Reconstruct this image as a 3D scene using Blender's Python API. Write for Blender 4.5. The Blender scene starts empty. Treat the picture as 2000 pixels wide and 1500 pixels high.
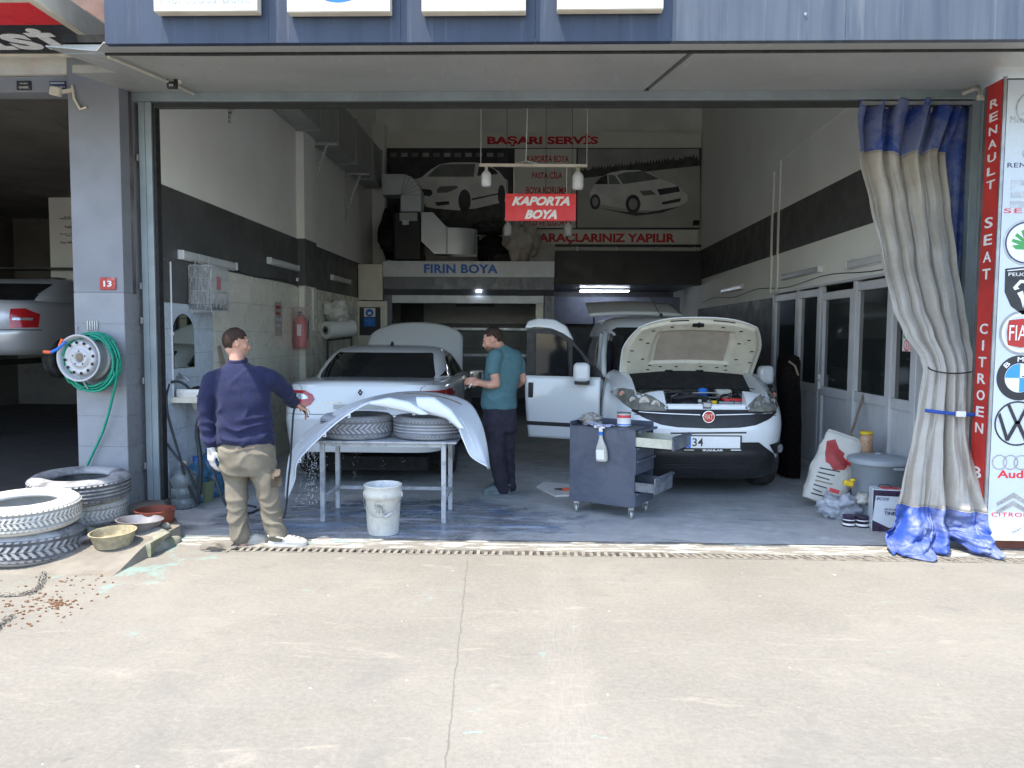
import bpy, bmesh, math, random
from math import sin, cos, pi, radians as RAD, sqrt, atan2, hypot
from mathutils import Vector as V, Matrix, Euler, noise
from mathutils.bvhtree import BVHTree
from mathutils.geometry import delaunay_2d_cdt
random.seed(7)
SC = bpy.context.scene
COL = SC.collection

# ---------------------------------------------------------------- camera, sky, sun, exposure
CAMZ = 1.65
YAW, PITCH, ROLL, F = RAD(1.72), math.atan(98 / 1500.0), 0.0065, 1500.0
CAMROT = Matrix.Rotation(YAW, 3, 'Z') @ Matrix.Rotation(pi / 2 - PITCH, 3, 'X') @ Matrix.Rotation(ROLL, 3, 'Z')
cd = bpy.data.cameras.new('camera'); cam = bpy.data.objects.new('camera', cd); COL.objects.link(cam)
cd.sensor_width = 36.0; cd.lens = 27.0; cd.clip_start = 0.05; cd.clip_end = 800
cam.matrix_world = Matrix.Translation((0, 0, CAMZ)) @ CAMROT.to_4x4()
SC.camera = cam

SUN_D = V((0.33, 0.295, -1.0)).normalized()           # the way the sunlight travels
sun_el = math.asin(-SUN_D.z); to_sun = -SUN_D
w = bpy.data.worlds.new('World'); SC.world = w; w.use_nodes = True
nt = w.node_tree; bg = nt.nodes['Background']
sky = nt.nodes.new('ShaderNodeTexSky'); sky.sky_type = 'NISHITA'; sky.sun_disc = False
sky.sun_elevation = sun_el; sky.sun_rotation = atan2(to_sun.x, to_sun.y); sky.air_density = 1.0; sky.dust_density = 1.2
nt.links.new(sky.outputs[0], bg.inputs[0]); bg.inputs[1].default_value = 0.15
sl = bpy.data.lights.new('sun', 'SUN'); so = bpy.data.objects.new('sun', sl); COL.objects.link(so)
sl.energy = 2.3; sl.angle = RAD(0.53); sl.color = (1.0, 0.93, 0.81)
so.rotation_euler = SUN_D.to_track_quat('-Z', 'Y').to_euler(); so.location = (-6, -8, 20)
SC.view_settings.view_transform = 'Standard'; SC.view_settings.look = 'None'
SC.view_settings.exposure = 1.95; SC.view_settings.gamma = 1.0; SC.view_settings.use_curve_mapping = False
SC.render.engine = 'CYCLES'
SC.cycles.max_bounces = 12; SC.cycles.diffuse_bounces = 10; SC.cycles.glossy_bounces = 4; SC.cycles.transmission_bounces = 6
SC.cycles.use_denoising = True; SC.cycles.caustics_reflective = False; SC.cycles.caustics_refractive = False

# ---------------------------------------------------------------- a survey helper: photo pixel + a known plane -> metres
def at(px, py, Y=None, X=None, Z=None):
    d = CAMROT @ V(((px - 1000) / F, -(py - 750) / F, -1.0))
    if Y is not None: t = Y / d.y
    elif X is not None: t = X / d.x
    else: t = (Z - CAMZ) / d.z
    return V((d.x * t, d.y * t, CAMZ + d.z * t))

# ---------------------------------------------------------------- mesh builder
class MB:
    def __init__(s): s.v = []; s.f = []; s.m = []; s.sm = []
    def add(s, vs, fs, mi=0, smooth=False):
        o = len(s.v); s.v += [tuple(p) for p in vs]
        for f in fs: s.f.append([i + o for i in f]); s.m.append(mi); s.sm.append(smooth)
        return s
    def box(s, x0, x1, y0, y1, z0, z1, mi=0):
        return s.add([(x0,y0,z0),(x1,y0,z0),(x1,y1,z0),(x0,y1,z0),(x0,y0,z1),(x1,y0,z1),(x1,y1,z1),(x0,y1,z1)],
                     [(3,2,1,0),(4,5,6,7),(0,1,5,4),(1,2,6,5),(2,3,7,6),(3,0,4,7)], mi)
    def obox(s, c, size, R=None, mi=0):
        R = R or Matrix.Identity(3); hx, hy, hz = size[0]/2, size[1]/2, size[2]/2; c = V(c)
        vs = [c + R @ V(p) for p in [(-hx,-hy,-hz),(hx,-hy,-hz),(hx,hy,-hz),(-hx,hy,-hz),(-hx,-hy,hz),(hx,-hy,hz),(hx,hy,hz),(-hx,hy,hz)]]
        return s.add(vs, [(3,2,1,0),(4,5,6,7),(0,1,5,4),(1,2,6,5),(2,3,7,6),(3,0,4,7)], mi)
    def bar(s, p0, p1, wd, ht, mi=0, up=(0,0,1)):
        p0, p1 = V(p0), V(p1); d = (p1 - p0); L = d.length; d.normalize()
        u = V(up)
        if abs(d.dot(u)) > .95: u = V((0,1,0)) if abs(d.y) < .9 else V((1,0,0))
        a = d.cross(u).normalized(); b = a.cross(d)
        R = Matrix((a, d, b)).transposed()
        return s.obox((p0 + p1) / 2, (wd, L, ht), R, mi)
    def tube(s, pts, r, n=8, mi=0, caps=True, squash=None):
        pts = [V(p) for p in pts]; k = len(pts); rs = r if isinstance(r, (list, tuple)) else [r] * k
        vs = []; prev = None
        for i, p in enumerate(pts):
            d = (pts[min(i+1, k-1)] - pts[max(i-1, 0)])
            if d.length < 1e-9: d = V((0,0,1))
            d.normalize()
            if prev is None:
                u = V((0,0,1)) if abs(d.z) < .9 else V((1,0,0)); a = d.cross(u).normalized()
            else:
                a = (prev - d * prev.dot(d))
                a = a.normalized() if a.length > 1e-6 else d.orthogonal().normalized()
            prev = a; b = d.cross(a)
            for j in range(n):
                t = 2*pi*j/n; sx, sy = (1, 1) if not squash else squash
                vs.append(p + a * (cos(t) * rs[i] * sx) + b * (sin(t) * rs[i] * sy))
        fs = [[i*n+j, i*n+(j+1)%n, (i+1)*n+(j+1)%n, (i+1)*n+j] for i in range(k-1) for j in range(n)]
        s.add(vs, fs, mi, True)
        if caps: s.add([vs[j] for j in range(n)], [list(range(n))[::-1]], mi); s.add([vs[(k-1)*n+j] for j in range(n)], [list(range(n))], mi)
        return s
    def lathe(s, prof, c=(0,0,0), n=24, mi=0, R=None, closed=False, mis=None):
        c = V(c); R = R or Matrix.Identity(3); k = len(prof); vs = []
        for r, z in prof:
            for j in range(n):
                t = 2*pi*j/n; vs.append(c + R @ V((r*cos(t), r*sin(t), z)))
        o = len(s.v); s.v += [tuple(p) for p in vs]
        for i in range(k if closed else k-1):
            for j in range(n):
                i2 = (i+1) % k
                s.f.append([o+i*n+j, o+i*n+(j+1)%n, o+i2*n+(j+1)%n, o+i2*n+j]); s.m.append(mis[i] if mis else mi); s.sm.append(True)
        return s
    def prism(s, poly, fr, t, mi=0):
        # poly: 2-D outline; fr: (origin, axis_u, axis_v); t: thickness along u x v
        o, a, b = V(fr[0]), V(fr[1]), V(fr[2]); nn = a.cross(b).normalized()
        n = len(poly); A = [o + a*p[0] + b*p[1] for p in poly]; B = [p + nn*t for p in A]
        return s.add(A + B, [list(range(n))[::-1], list(range(n, 2*n))] + [[i, (i+1)%n, n+(i+1)%n, n+i] for i in range(n)], mi)
    def grid(s, fn, nu, nv, mi=0, smooth=True, thick=0, wrap=False):
        P = [[V(fn(i/(nu-1), j/(nv-1))) for i in range(nu)] for j in range(nv)]
        vs = [p for r in P for p in r]
        fs = [[j*nu+i, j*nu+i+1, (j+1)*nu+i+1, (j+1)*nu+i] for j in range(nv-1) for i in range(nu-1)]
        s.add(vs, fs, mi, smooth); return s
    def disc(s, c, r, n=20, nrm=(0,-1,0), mi=0, r0=0):
        c = V(c); nn = V(nrm).normalized(); a = nn.orthogonal().normalized(); b = nn.cross(a)
        P = [c + a*(r*cos(2*pi*j/n)) + b*(r*sin(2*pi*j/n)) for j in range(n)]
        if r0 <= 0: return s.add(P, [list(range(n))], mi)
        Q = [c + a*(r0*cos(2*pi*j/n)) + b*(r0*sin(2*pi*j/n)) for j in range(n)]
        return s.add(P + Q, [[j, (j+1)%n, n+(j+1)%n, n+j] for j in range(n)], mi)
    def mesh(s, name, mats):
        me = bpy.data.meshes.new(name); me.from_pydata(s.v, [], s.f)
        for m in (mats if isinstance(mats, (list, tuple)) else [mats]): me.materials.append(m)
        me.polygons.foreach_set('material_index', s.m); me.polygons.foreach_set('use_smooth', s.sm); me.update()
        return me
    def build(s, name, mats, parent=None, smooth=None, bevel=0, weld=False, sub=0, solid=0, label=None, seg=2):
        me = s.mesh(name, mats)
        if weld:
            bm = bmesh.new(); bm.from_mesh(me); bmesh.ops.remove_doubles(bm, verts=bm.verts, dist=1e-5)
            bmesh.ops.recalc_face_normals(bm, faces=bm.faces); bm.to_mesh(me); bm.free()
        if smooth is not None:
            me.polygons.foreach_set('use_smooth', [True] * len(me.polygons)); me.set_sharp_from_angle(angle=RAD(smooth))
        o = bpy.data.objects.new(name, me); COL.objects.link(o)
        if parent: o.parent = parent
        if solid: m = o.modifiers.new('solid', 'SOLIDIFY'); m.thickness = solid; m.offset = 0
        if bevel:
            m = o.modifiers.new('bevel', 'BEVEL'); m.width = bevel; m.segments = seg; m.limit_method = 'ANGLE'; m.angle_limit = RAD(40)
            me.polygons.foreach_set('use_smooth', [True] * len(me.polygons)); me.set_sharp_from_angle(angle=RAD(35))
        if sub: m = o.modifiers.new('sub', 'SUBSURF'); m.levels = sub; m.render_levels = sub
        if label: o['label'] = label
        return o

def thing(name, label, cat, group=None, loc=(0,0,0), rz=0, local=False):
    o = bpy.data.objects.new(name, None); COL.objects.link(o); o.empty_display_size = .1
    o['label'] = label; o['category'] = cat
    if group: o['group'] = group
    o.location = loc; o.rotation_euler = (0, 0, rz)
    if not local: AUTO.append(o)
    return o
AUTO = []
def tag(o, label, cat, group=None):
    o['label'] = label; o['category'] = cat
    if group: o['group'] = group
    AUTO.append(o); return o
def struct(o, kind='structure'):
    o['kind'] = kind; return o
def link_copy(src, parent=None):
    c = src.copy(); COL.objects.link(c); c.parent = parent
    return c
def copy_tree(o, parent=None):
    c = o.copy(); COL.objects.link(c); c.parent = parent
    for ch in list(o.children): copy_tree(ch, c)
    return c
def recentre():
    # every thing built in place gets its origin at its own base
    for o in AUTO:
        if o.type == 'EMPTY':
            pts = []
            def walk(q):
                for ch in q.children:
                    if ch.type == 'MESH' and len(ch.data.vertices):
                        M = ch.matrix_local if ch.parent is o else None
                        off = V((0,0,0)); p = ch
                        while p is not o: off = p.matrix_local @ off if False else off + p.location; p = p.parent
                        co = ch.bound_box; pts.extend([V(c) + off for c in co])
                    walk(ch)
            walk(o)
            if not pts: continue
            lo = V([min(p[i] for p in pts) for i in range(3)]); hi = V([max(p[i] for p in pts) for i in range(3)])
            c = V(((lo.x+hi.x)/2, (lo.y+hi.y)/2, lo.z))
            o.location = o.location + c
            for ch in o.children: ch.location = ch.location - c
        else:
            co = [V(p) for p in o.bound_box]
            lo = V([min(p[i] for p in co) for i in range(3)]); hi = V([max(p[i] for p in co) for i in range(3)])
            c = V(((lo.x+hi.x)/2, (lo.y+hi.y)/2, lo.z))
            o.data.transform(Matrix.Translation(-c)); o.location = o.location + c
            for ch in o.children: ch.location = ch.location - c

# ---------------------------------------------------------------- flat lettering
_dg = bpy.context.evaluated_depsgraph_get
def text_mesh(body, bold=0.0, shear=0.0, ext=0.0, sp=1.0, vert=False):
    cu = bpy.data.curves.new('txt', 'FONT'); cu.body = body; cu.size = 1; cu.offset = bold; cu.shear = shear; cu.extrude = ext
    cu.resolution_u = 3; cu.space_character = sp; cu.align_x = 'CENTER'; cu.space_line = 1.0
    o = bpy.data.objects.new('txt', cu); COL.objects.link(o); bpy.context.view_layer.update()
    me = bpy.data.meshes.new_from_object(o.evaluated_get(_dg()))
    bpy.data.objects.remove(o); bpy.data.curves.remove(cu)
    return me
def text(body, c, right, up, width, height, mat, parent=None, bold=0.02, shear=0.0, ext=0.004, name='lettering', sp=1.0, lift=0.0):
    """lettering centred on c; width x height metres over all its ink; right/up are unit vectors"""
    me = text_mesh(body, bold, shear, ext=0.01, sp=sp)
    xs = [v.co.x for v in me.vertices]; ys = [v.co.y for v in me.vertices]
    x0, x1, y0, y1 = min(xs), max(xs), min(ys), max(ys)
    sx = width / (x1 - x0) if width else height / (y1 - y0); sy = height / (y1 - y0) if height else sx
    r, u = V(right).normalized(), V(up).normalized(); n = r.cross(u); c = V(c)
    for v in me.vertices:
        a, b, d = v.co
        v.co = c + r * ((a - (x0+x1)/2) * sx) + u * ((b - (y0+y1)/2) * sy) + n * (lift + (ext if d > 0 else 0))
    me.materials.clear(); me.materials.append(mat); me.name = name
    o = bpy.data.objects.new(name, me); COL.objects.link(o)
    if parent: o.parent = parent
    return o

# ---------------------------------------------------------------- materials
class N:
    def __init__(s, m): s.t = m.node_tree; s.b = s.t.nodes['Principled BSDF']; s._co = None
    def node(s, ty, **kw):
        n = s.t.nodes.new(ty)
        for k, v in kw.items():
            if k.startswith('i_'): n.inputs[k[2:]].default_value = v
            else: setattr(n, k, v)
        return n
    def link(s, a, b): s.t.links.new(a, b)
    def co(s):
        if not s._co: s._co = s.node('ShaderNodeNewGeometry').outputs['Position']
        return s._co
    def noise(s, scale, detail=4, rough=.55, stretch=None, dist=0):
        n = s.node('ShaderNodeTexNoise'); n.inputs['Scale'].default_value = scale; n.inputs['Detail'].default_value = detail
        n.inputs['Roughness'].default_value = rough; n.inputs['Distortion'].default_value = dist
        c = s.co()
        if stretch: m = s.node('ShaderNodeMapping'); m.inputs['Scale'].default_value = stretch; s.link(c, m.inputs[0]); c = m.outputs[0]
        s.link(c, n.inputs['Vector']); return n.outputs['Fac']
    def ramp(s, fac, lo, hi, a=0.0, b=1.0):
        n = s.node('ShaderNodeMapRange'); n.inputs[1].default_value = lo; n.inputs[2].default_value = hi
        n.inputs[3].default_value = a; n.inputs[4].default_value = b; n.interpolation_type = 'SMOOTHSTEP'
        s.link(fac, n.inputs[0]); return n.outputs[0]
    def math(s, op, a, b=None, c=None):
        n = s.node('ShaderNodeMath', operation=op)
        for i, q in enumerate((a, b, c)):
            if q is None: continue
            if isinstance(q, (int, float)): n.inputs[i].default_value = q
            else: s.link(q, n.inputs[i])
        return n.outputs[0]
    def mix(s, fac, a, b, blend='MIX'):
        n = s.node('ShaderNodeMix', data_type='RGBA', blend_type=blend)
        for i, q in ((0, fac), (6, a), (7, b)):
            if isinstance(q, (int, float)): n.inputs[i].default_value = q
            elif isinstance(q, (tuple, list)): n.inputs[i].default_value = tuple(q[:3]) + (1,)
            else: s.link(q, n.inputs[i])
        return n.outputs[2]
    def bump(s, h, strength=.3, dist=.01):
        n = s.node('ShaderNodeBump'); n.inputs['Strength'].default_value = strength; n.inputs['Distance'].default_value = dist
        s.link(h, n.inputs['Height']); s.link(n.outputs[0], s.b.inputs['Normal'])
    def xyz(s):
        n = s.node('ShaderNodeSeparateXYZ'); s.link(s.co(), n.inputs[0]); return n.outputs
def newmat(name):
    m = bpy.data.materials.new(name); m.use_nodes = True; return m, N(m)
def P(name, col, rough=.6, metal=0.0, var=.12, scale=6.0, dirt=None, dirt_amt=.0, dirt_scale=3.0, bump=0.0, bscale=60, coat=0, spec=.5,
      emit=None, estr=0, alpha=None, trans=0, streak=False, ior=1.45, rvar=.1, sheen=0):
    m, n = newmat(name); b = n.b
    b.inputs['Roughness'].default_value = rough; b.inputs['Metallic'].default_value = metal
    b.inputs['Specular IOR Level'].default_value = spec; b.inputs['IOR'].default_value = ior
    c = tuple(col) + (1,)
    b.inputs['Base Color'].default_value = c
    if coat: b.inputs['Coat Weight'].default_value = coat; b.inputs['Coat Roughness'].default_value = .08
    if sheen: b.inputs['Sheen Weight'].default_value = sheen
    if trans: b.inputs['Transmission Weight'].default_value = trans
    if alpha is not None: b.inputs['Alpha'].default_value = alpha
    if emit: b.inputs['Emission Color'].default_value = tuple(emit) + (1,); b.inputs['Emission Strength'].default_value = estr
    if var or dirt:
        f = n.ramp(n.noise(scale, 5), .3, .7)
        lo = tuple(x*(1-var) for x in col); hi = tuple(min(1, x*(1+var)) for x in col)
        cc = n.mix(f, lo, hi)
        if dirt:
            g = n.noise(dirt_scale, 6, .65, stretch=(1, 1, .18) if streak else None)
            cc = n.mix(n.ramp(g, .62 - dirt_amt*.35, .78 - dirt_amt*.2, 0, min(1, dirt_amt*1.3)), cc, dirt)
        n.link(cc, b.inputs['Base Color'])
        if rvar: n.link(n.ramp(n.noise(scale*2.3, 4), .3, .7, max(.02, rough-rvar), min(1, rough+rvar)), b.inputs['Roughness'])
    if bump: n.bump(n.noise(bscale, 5, .6), bump, .004)
    return m
# ================================================================ materials
def m_outdoor():
    m, n = newmat('weathered_concrete'); b = n.b; x, y, z = n.xyz()
    big = n.ramp(n.noise(.55, 5, .6), .3, .7); mid = n.ramp(n.noise(2.6, 8, .68), .3, .72); fine = n.ramp(n.noise(34, 9, .78), .38, .64)
    c = n.mix(big, (.172, .162, .140), (.236, .221, .190)); c = n.mix(n.math('MULTIPLY', mid, .55), c, (.185, .176, .16))
    c = n.mix(n.math('MULTIPLY', fine, .20), c, (.37, .34, .28)); g = n.ramp(n.math('ADD', n.noise(75, 5, .8), n.math('MULTIPLY', n.noise(1.6, 5), .25)), .66, .78)
    c = n.mix(n.math('MULTIPLY', g, .45), c, (.13, .125, .115))
    bl_ = n.ramp(n.noise(1.1, 7, .75, dist=.8), .54, .68); c = n.mix(n.math('MULTIPLY', bl_, .62), c, (.165, .158, .145))
    b2 = n.ramp(n.noise(5.5, 7, .75, dist=.5), .56, .70); c = n.mix(n.math('MULTIPLY', b2, .42), c, (.15, .146, .135))
    b3 = n.ramp(n.noise(2.3, 8, .8, stretch=(.5, 1.5, 1), dist=1.0), .57, .66); c = n.mix(n.math('MULTIPLY', b3, .40), c, (.33, .30, .25))
    # long wiping scratches and swept marks
    st = n.ramp(n.noise(5, 6, .7, stretch=(.5, 2.6, 1), dist=.6), .55, .75); c = n.mix(n.math('MULTIPLY', st, .3), c, (.34, .315, .265))
    # dusty tyre track leading out of the shop
    wob = n.math('ADD', x, n.math('MULTIPLY', n.noise(1.2, 2), .12)); tr = n.math('ABSOLUTE', n.math('SUBTRACT', wob, .22))
    trk = n.math('MULTIPLY', n.ramp(tr, .06, .15, 1, 0), n.ramp(n.noise(14, 4, .7, stretch=(6, .5, 1)), .35, .6))
    c = n.mix(n.math('MULTIPLY', trk, .09), c, (.42, .39, .345))
    # pale dusty pools of dried water
    pl = n.ramp(n.noise(.9, 9, .75, dist=.4), .56, .72); c = n.mix(n.math('MULTIPLY', pl, .22), c, (.34, .315, .265))
    # old teal paint ground into the concrete, stronger by the tyres and along the sill
    tn = n.noise(2.1, 7, .7, dist=.8)
    sill = n.math('MULTIPLY', n.ramp(y, 5.54, 5.78), n.ramp(x, 2.4, 0.6, 0, 1)); left = n.math('MULTIPLY', n.ramp(x, -1.6, -2.9), n.ramp(y, 4.2, 5.1))
    thr = n.math('ADD', n.math('MULTIPLY', left, .13), tn)
    c = n.mix(n.ramp(thr, .63, .72, 0, .5), c, (.20, .36, .33)); 
    t2 = n.ramp(n.math('ADD', n.noise(3.4, 7, .7, stretch=(.45, 1.5, 1)), n.math('MULTIPLY', n.ramp(y, 5.73, 5.76), .07)), .66, .70, 0, .62); c = n.mix(t2, c, (.22, .40, .37))
    wp = n.math('MULTIPLY', n.ramp(y, 5.75, 5.78), n.ramp(n.noise(11, 6, .7, stretch=(.35, 2, 1)), .50, .58)); c = n.mix(n.math('MULTIPLY', wp, .7), c, (.62, .63, .60))
    # the long crack
    cx = n.math('ADD', n.math('MULTIPLY', y, .0), n.math('MULTIPLY', n.math('SUBTRACT', n.noise(3.4, 9, .8), .5), .07))
    dx = n.math('SUBTRACT', x, n.math('ADD', n.math('MULTIPLY', n.math('SUBTRACT', y, 2.9), -.058), -.33))
    cr = n.ramp(n.math('ABSOLUTE', n.math('ADD', dx, cx)), .0008, .0036, 1, 0); cr = n.math('MULTIPLY', cr, n.ramp(y, 5.52, 5.45, 0, 1))
    c = n.mix(n.math('MULTIPLY', cr, .24), c, (.10, .095, .085))
    # hairline side cracks
    vo = n.node('ShaderNodeTexVoronoi', feature='DISTANCE_TO_EDGE'); vo.inputs['Scale'].default_value = .55
    wv = n.node('ShaderNodeVectorMath', operation='ADD'); nz = n.node('ShaderNodeTexNoise'); nz.inputs['Scale'].default_value = 2.2; nz.inputs['Detail'].default_value = 7
    n.link(n.co(), nz.inputs['Vector']); sc = n.node('ShaderNodeVectorMath', operation='SCALE'); sc.inputs['Scale'].default_value = .9
    n.link(nz.outputs['Color'], sc.inputs[0]); n.link(n.co(), wv.inputs[0]); n.link(sc.outputs[0], wv.inputs[1]); n.link(wv.outputs[0], vo.inputs['Vector'])
    hc = n.math('MULTIPLY', n.ramp(vo.outputs['Distance'], .0015, .006, 1, 0), n.ramp(n.noise(.8, 2), .52, .6)); c = n.mix(n.math('MULTIPLY', hc, .45), c, (.17, .16, .145))
    # small dark oil spots and white flecks
    sp = n.ramp(n.noise(7, 3, .5), .73, .77); c = n.mix(n.math('MULTIPLY', sp, .6), c, (.13, .125, .12))
    fl = n.ramp(n.noise(19, 2, .4), .77, .80); c = n.mix(n.math('MULTIPLY', fl, .7), c, (.62, .6, .55))
    n.link(c, b.inputs['Base Color']); b.inputs['Roughness'].default_value = .9; b.inputs['Specular IOR Level'].default_value = .25
    h = n.math('ADD', n.math('MULTIPLY', n.noise(22, 8, .7), .7), n.math('MULTIPLY', n.noise(2.5, 6, .6), 1.6)); h = n.math('SUBTRACT', h, n.math('MULTIPLY', cr, 1.2))
    n.bump(h, .55, .012); return m
def m_shopfloor():
    m, n = newmat('painted_shop_floor'); b = n.b; x, y, z = n.xyz()
    big = n.ramp(n.noise(.7, 6, .65), .3, .7); mid = n.ramp(n.noise(4, 8, .7, dist=.5), .3, .7)
    c = n.mix(big, (.38, .395, .40), (.52, .53, .52)); c = n.mix(n.math('MULTIPLY', mid, .6), c, (.28, .295, .30))
    sw = n.ramp(n.noise(3, 7, .75, stretch=(.6, 2.4, 1), dist=1.1), .52, .7); c = n.mix(n.math('MULTIPLY', sw, .75), c, (.64, .66, .68))
    c = n.mix(n.math('MULTIPLY', n.ramp(n.noise(90, 4, .7), .55, .75), .4), c, (.09, .10, .11))
    # the washed patch in front of the white car: wet, blue paint and chalky wash water
    dx = n.math('DIVIDE', n.math('SUBTRACT', x, -1.25), 1.75); dy = n.math('DIVIDE', n.math('SUBTRACT', y, 6.75), .85)
    d = n.math('SQRT', n.math('ADD', n.math('MULTIPLY', dx, dx), n.math('MULTIPLY', dy, dy)))
    d = n.math('ADD', d, n.math('MULTIPLY', n.math('SUBTRACT', n.noise(3.0, 6, .7), .5), 1.3)); wet = n.ramp(d, .75, 1.02, 1, 0)
    c = n.mix(n.math('MULTIPLY', wet, .7), c, (.10, .115, .14))
    bl = n.math('MULTIPLY', wet, n.ramp(n.noise(2.4, 7, .7, stretch=(.5, 1.6, 1), dist=.5), .5, .62)); c = n.mix(n.math('MULTIPLY', bl, .55), c, (.07, .18, .36))
    fo = n.math('MULTIPLY', wet, n.ramp(n.noise(6.5, 8, .75, stretch=(.35, 1.8, 1), dist=.8), .50, .62)); c = n.mix(n.math('MULTIPLY', fo, .65), c, (.55, .58, .68))
    # teal left in patches
    tl = n.ramp(n.noise(1.7, 8, .75, stretch=(.7, 1.6, 1), dist=.8), .55, .66, 0, .6); c = n.mix(tl, c, (.10, .27, .28))
    dk = n.ramp(n.noise(1.3, 7, .75, stretch=(.6, 1.5, 1), dist=.9), .56, .66, 0, .6); c = n.mix(dk, c, (.10, .11, .12))
    n.link(c, b.inputs['Base Color'])
    r = n.math('SUBTRACT', n.ramp(n.noise(5, 6, .6), .3, .7, .48, .78), n.math('MULTIPLY', n.math('SUBTRACT', wet, n.math('MULTIPLY', fo, .5)), .36))
    n.link(r, b.inputs['Roughness']); n.bump(n.math('ADD', n.noise(40, 6, .7), n.math('MULTIPLY', n.noise(4, 5), 1.2)), .22, .006); return m
def m_streaked(name, base, dark, pale):
    m, n = newmat(name); b = n.b; x, y, z = n.xyz()
    c = n.mix(n.ramp(n.noise(1.1, 4), .3, .7), tuple(q*.86 for q in base), base)
    s1 = n.ramp(n.noise(9, 5, .6, stretch=(1, 1, .06)), .42, .68); c = n.mix(n.math('MULTIPLY', s1, .6), c, dark)
    s2 = n.ramp(n.noise(23, 5, .6, stretch=(1, 1, .05)), .55, .72); c = n.mix(n.math('MULTIPLY', s2, .5), c, pale)
    s3 = n.ramp(n.noise(60, 3, .6, stretch=(1, 1, .04)), .62, .72); c = n.mix(n.math('MULTIPLY', s3, .4), c, dark)
    n.link(c, b.inputs['Base Color']); b.inputs['Roughness'].default_value = .5; n.bump(n.noise(1.5, 3), .25, .03); return m
def m_soffit():
    m, n = newmat('stained_soffit_board'); b = n.b
    c = n.mix(n.ramp(n.noise(1.0, 4), .3, .7), (.33, .34, .32), (.40, .405, .39))
    s = n.ramp(n.noise(7, 6, .7, stretch=(2.2, .35, 1), dist=.3), .56, .72); c = n.mix(n.math('MULTIPLY', s, .5), c, (.56, .56, .53))
    s = n.ramp(n.noise(16, 6, .7, stretch=(3, .3, 1), dist=.3), .58, .68); c = n.mix(n.math('MULTIPLY', s, .5), c, (.17, .17, .155))
    s = n.ramp(n.noise(2.5, 6, .7), .6, .75); c = n.mix(n.math('MULTIPLY', s, .4), c, (.14, .14, .13))
    n.link(c, b.inputs['Base Color']); b.inputs['Roughness'].default_value = .42; return m
def m_dust(name, base, dust, amt=.5, rough=.7, scale=7, bump=.3):
    m, n = newmat(name); b = n.b
    f = n.ramp(n.noise(scale, 7, .7, dist=.4), .5 - amt*.25, .66 - amt*.15); c = n.mix(n.math('MULTIPLY', f, min(1, amt*1.4)), base, dust)
    c = n.mix(n.math('MULTIPLY', n.ramp(n.noise(scale*8, 4, .7), .55, .7), .35), c, tuple(q*.6 for q in dust))
    n.link(c, b.inputs['Base Color']); b.inputs['Roughness'].default_value = rough; n.bump(n.noise(60, 5, .7), bump, .003); return m

M = {}
M['ground'] = m_outdoor(); M['floor'] = m_shopfloor(); M['soffit'] = m_soffit()
M['fascia_shaded'] = m_streaked('shaded_fascia_panel', (.026, .042, .078), (.010, .017, .040), (.085, .095, .12))  # shaded copy of the fascia: the box signs' shadow is put into its colour
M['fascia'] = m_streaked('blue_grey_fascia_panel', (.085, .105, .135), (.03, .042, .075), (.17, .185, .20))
M['plaster'] = P('white_plaster', (.83, .84, .80), .75, var=.03, scale=1.5, dirt=(.74, .74, .69), dirt_amt=.25, dirt_scale=1.2, bump=.25, bscale=30)
M['plaster_old'] = P('brown_render', (.20, .12, .09), .85, var=.2, scale=2, dirt=(.10, .06, .05), dirt_amt=.5)
M['band'] = P('dark_grey_wall_paint', (.085, .087, .087), .5, var=.12, scale=2, dirt=(.13, .13, .128), dirt_amt=.3, dirt_scale=2, bump=.15, bscale=30)
M['ceiling'] = P('dusty_ceiling', (.78, .78, .74), .85, var=.05, scale=1)
M['backwall'] = P('grey_back_wall', (.80, .80, .75), .8, var=.1, scale=1.2)
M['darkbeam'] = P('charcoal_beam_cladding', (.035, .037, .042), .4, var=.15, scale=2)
M['pillar'] = P('grey_blue_pillar_paint', (.23, .245, .275), .55, var=.08, scale=2.5, dirt=(.26, .27, .28), dirt_amt=.3, dirt_scale=3, bump=.2, bscale=25)
M['reveal'] = P('grey_reveal_paint', (.22, .22, .23), .55, var=.12, scale=2, dirt=(.32, .32, .31), dirt_amt=.35, dirt_scale=5, streak=True)
M['reveal_dirty'] = P('flaking_dark_paint', (.11, .09, .09), .6, var=.3, scale=5, dirt=(.42, .40, .38), dirt_amt=.35, dirt_scale=9, streak=True)
M['tile_blue'] = P('skylit_bluish_tile', (.54, .61, .68), .28, var=.06, scale=3, rvar=.05, dirt=(.42, .47, .52), dirt_amt=.25, dirt_scale=6)  # blue of the skylight near the opening is put into this tile colour
M['tile_cream'] = P('cream_glazed_tile', (.74, .72, .62), .28, var=.04, scale=2, rvar=.05, dirt=(.55, .52, .44), dirt_amt=.2, dirt_scale=1.5)
M['grout'] = P('grey_grout', (.26, .26, .25), .85, var=.2, scale=9)
M['tile_pillar'] = P('pillar_glazed_tile', (.25, .268, .30), .35, var=.07, scale=4, dirt=(.55, .56, .57), dirt_amt=.15, dirt_scale=11)
M['alu'] = P('brushed_aluminium', (.64, .65, .66), .38, .2, var=.06, scale=4)
M['alu_frame'] = P('silver_coated_frame', (.56, .57, .59), .38, .05, var=.06, scale=4)
M['frame_green'] = P('grey_green_steel_frame', (.27, .32, .34), .42, .15, var=.1, scale=4, dirt=(.42, .42, .40), dirt_amt=.2, dirt_scale=9, streak=True)
M['galv'] = P('galvanised_duct', (.38, .40, .39), .42, .45, var=.08, scale=2, rvar=0, dirt=(.26, .26, .24), dirt_amt=.25, dirt_scale=1.5)
M['galv_bright'] = P('bright_galvanised_sheet', (.58, .61, .62), .38, .6, var=.05, scale=3, rvar=0)
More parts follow.
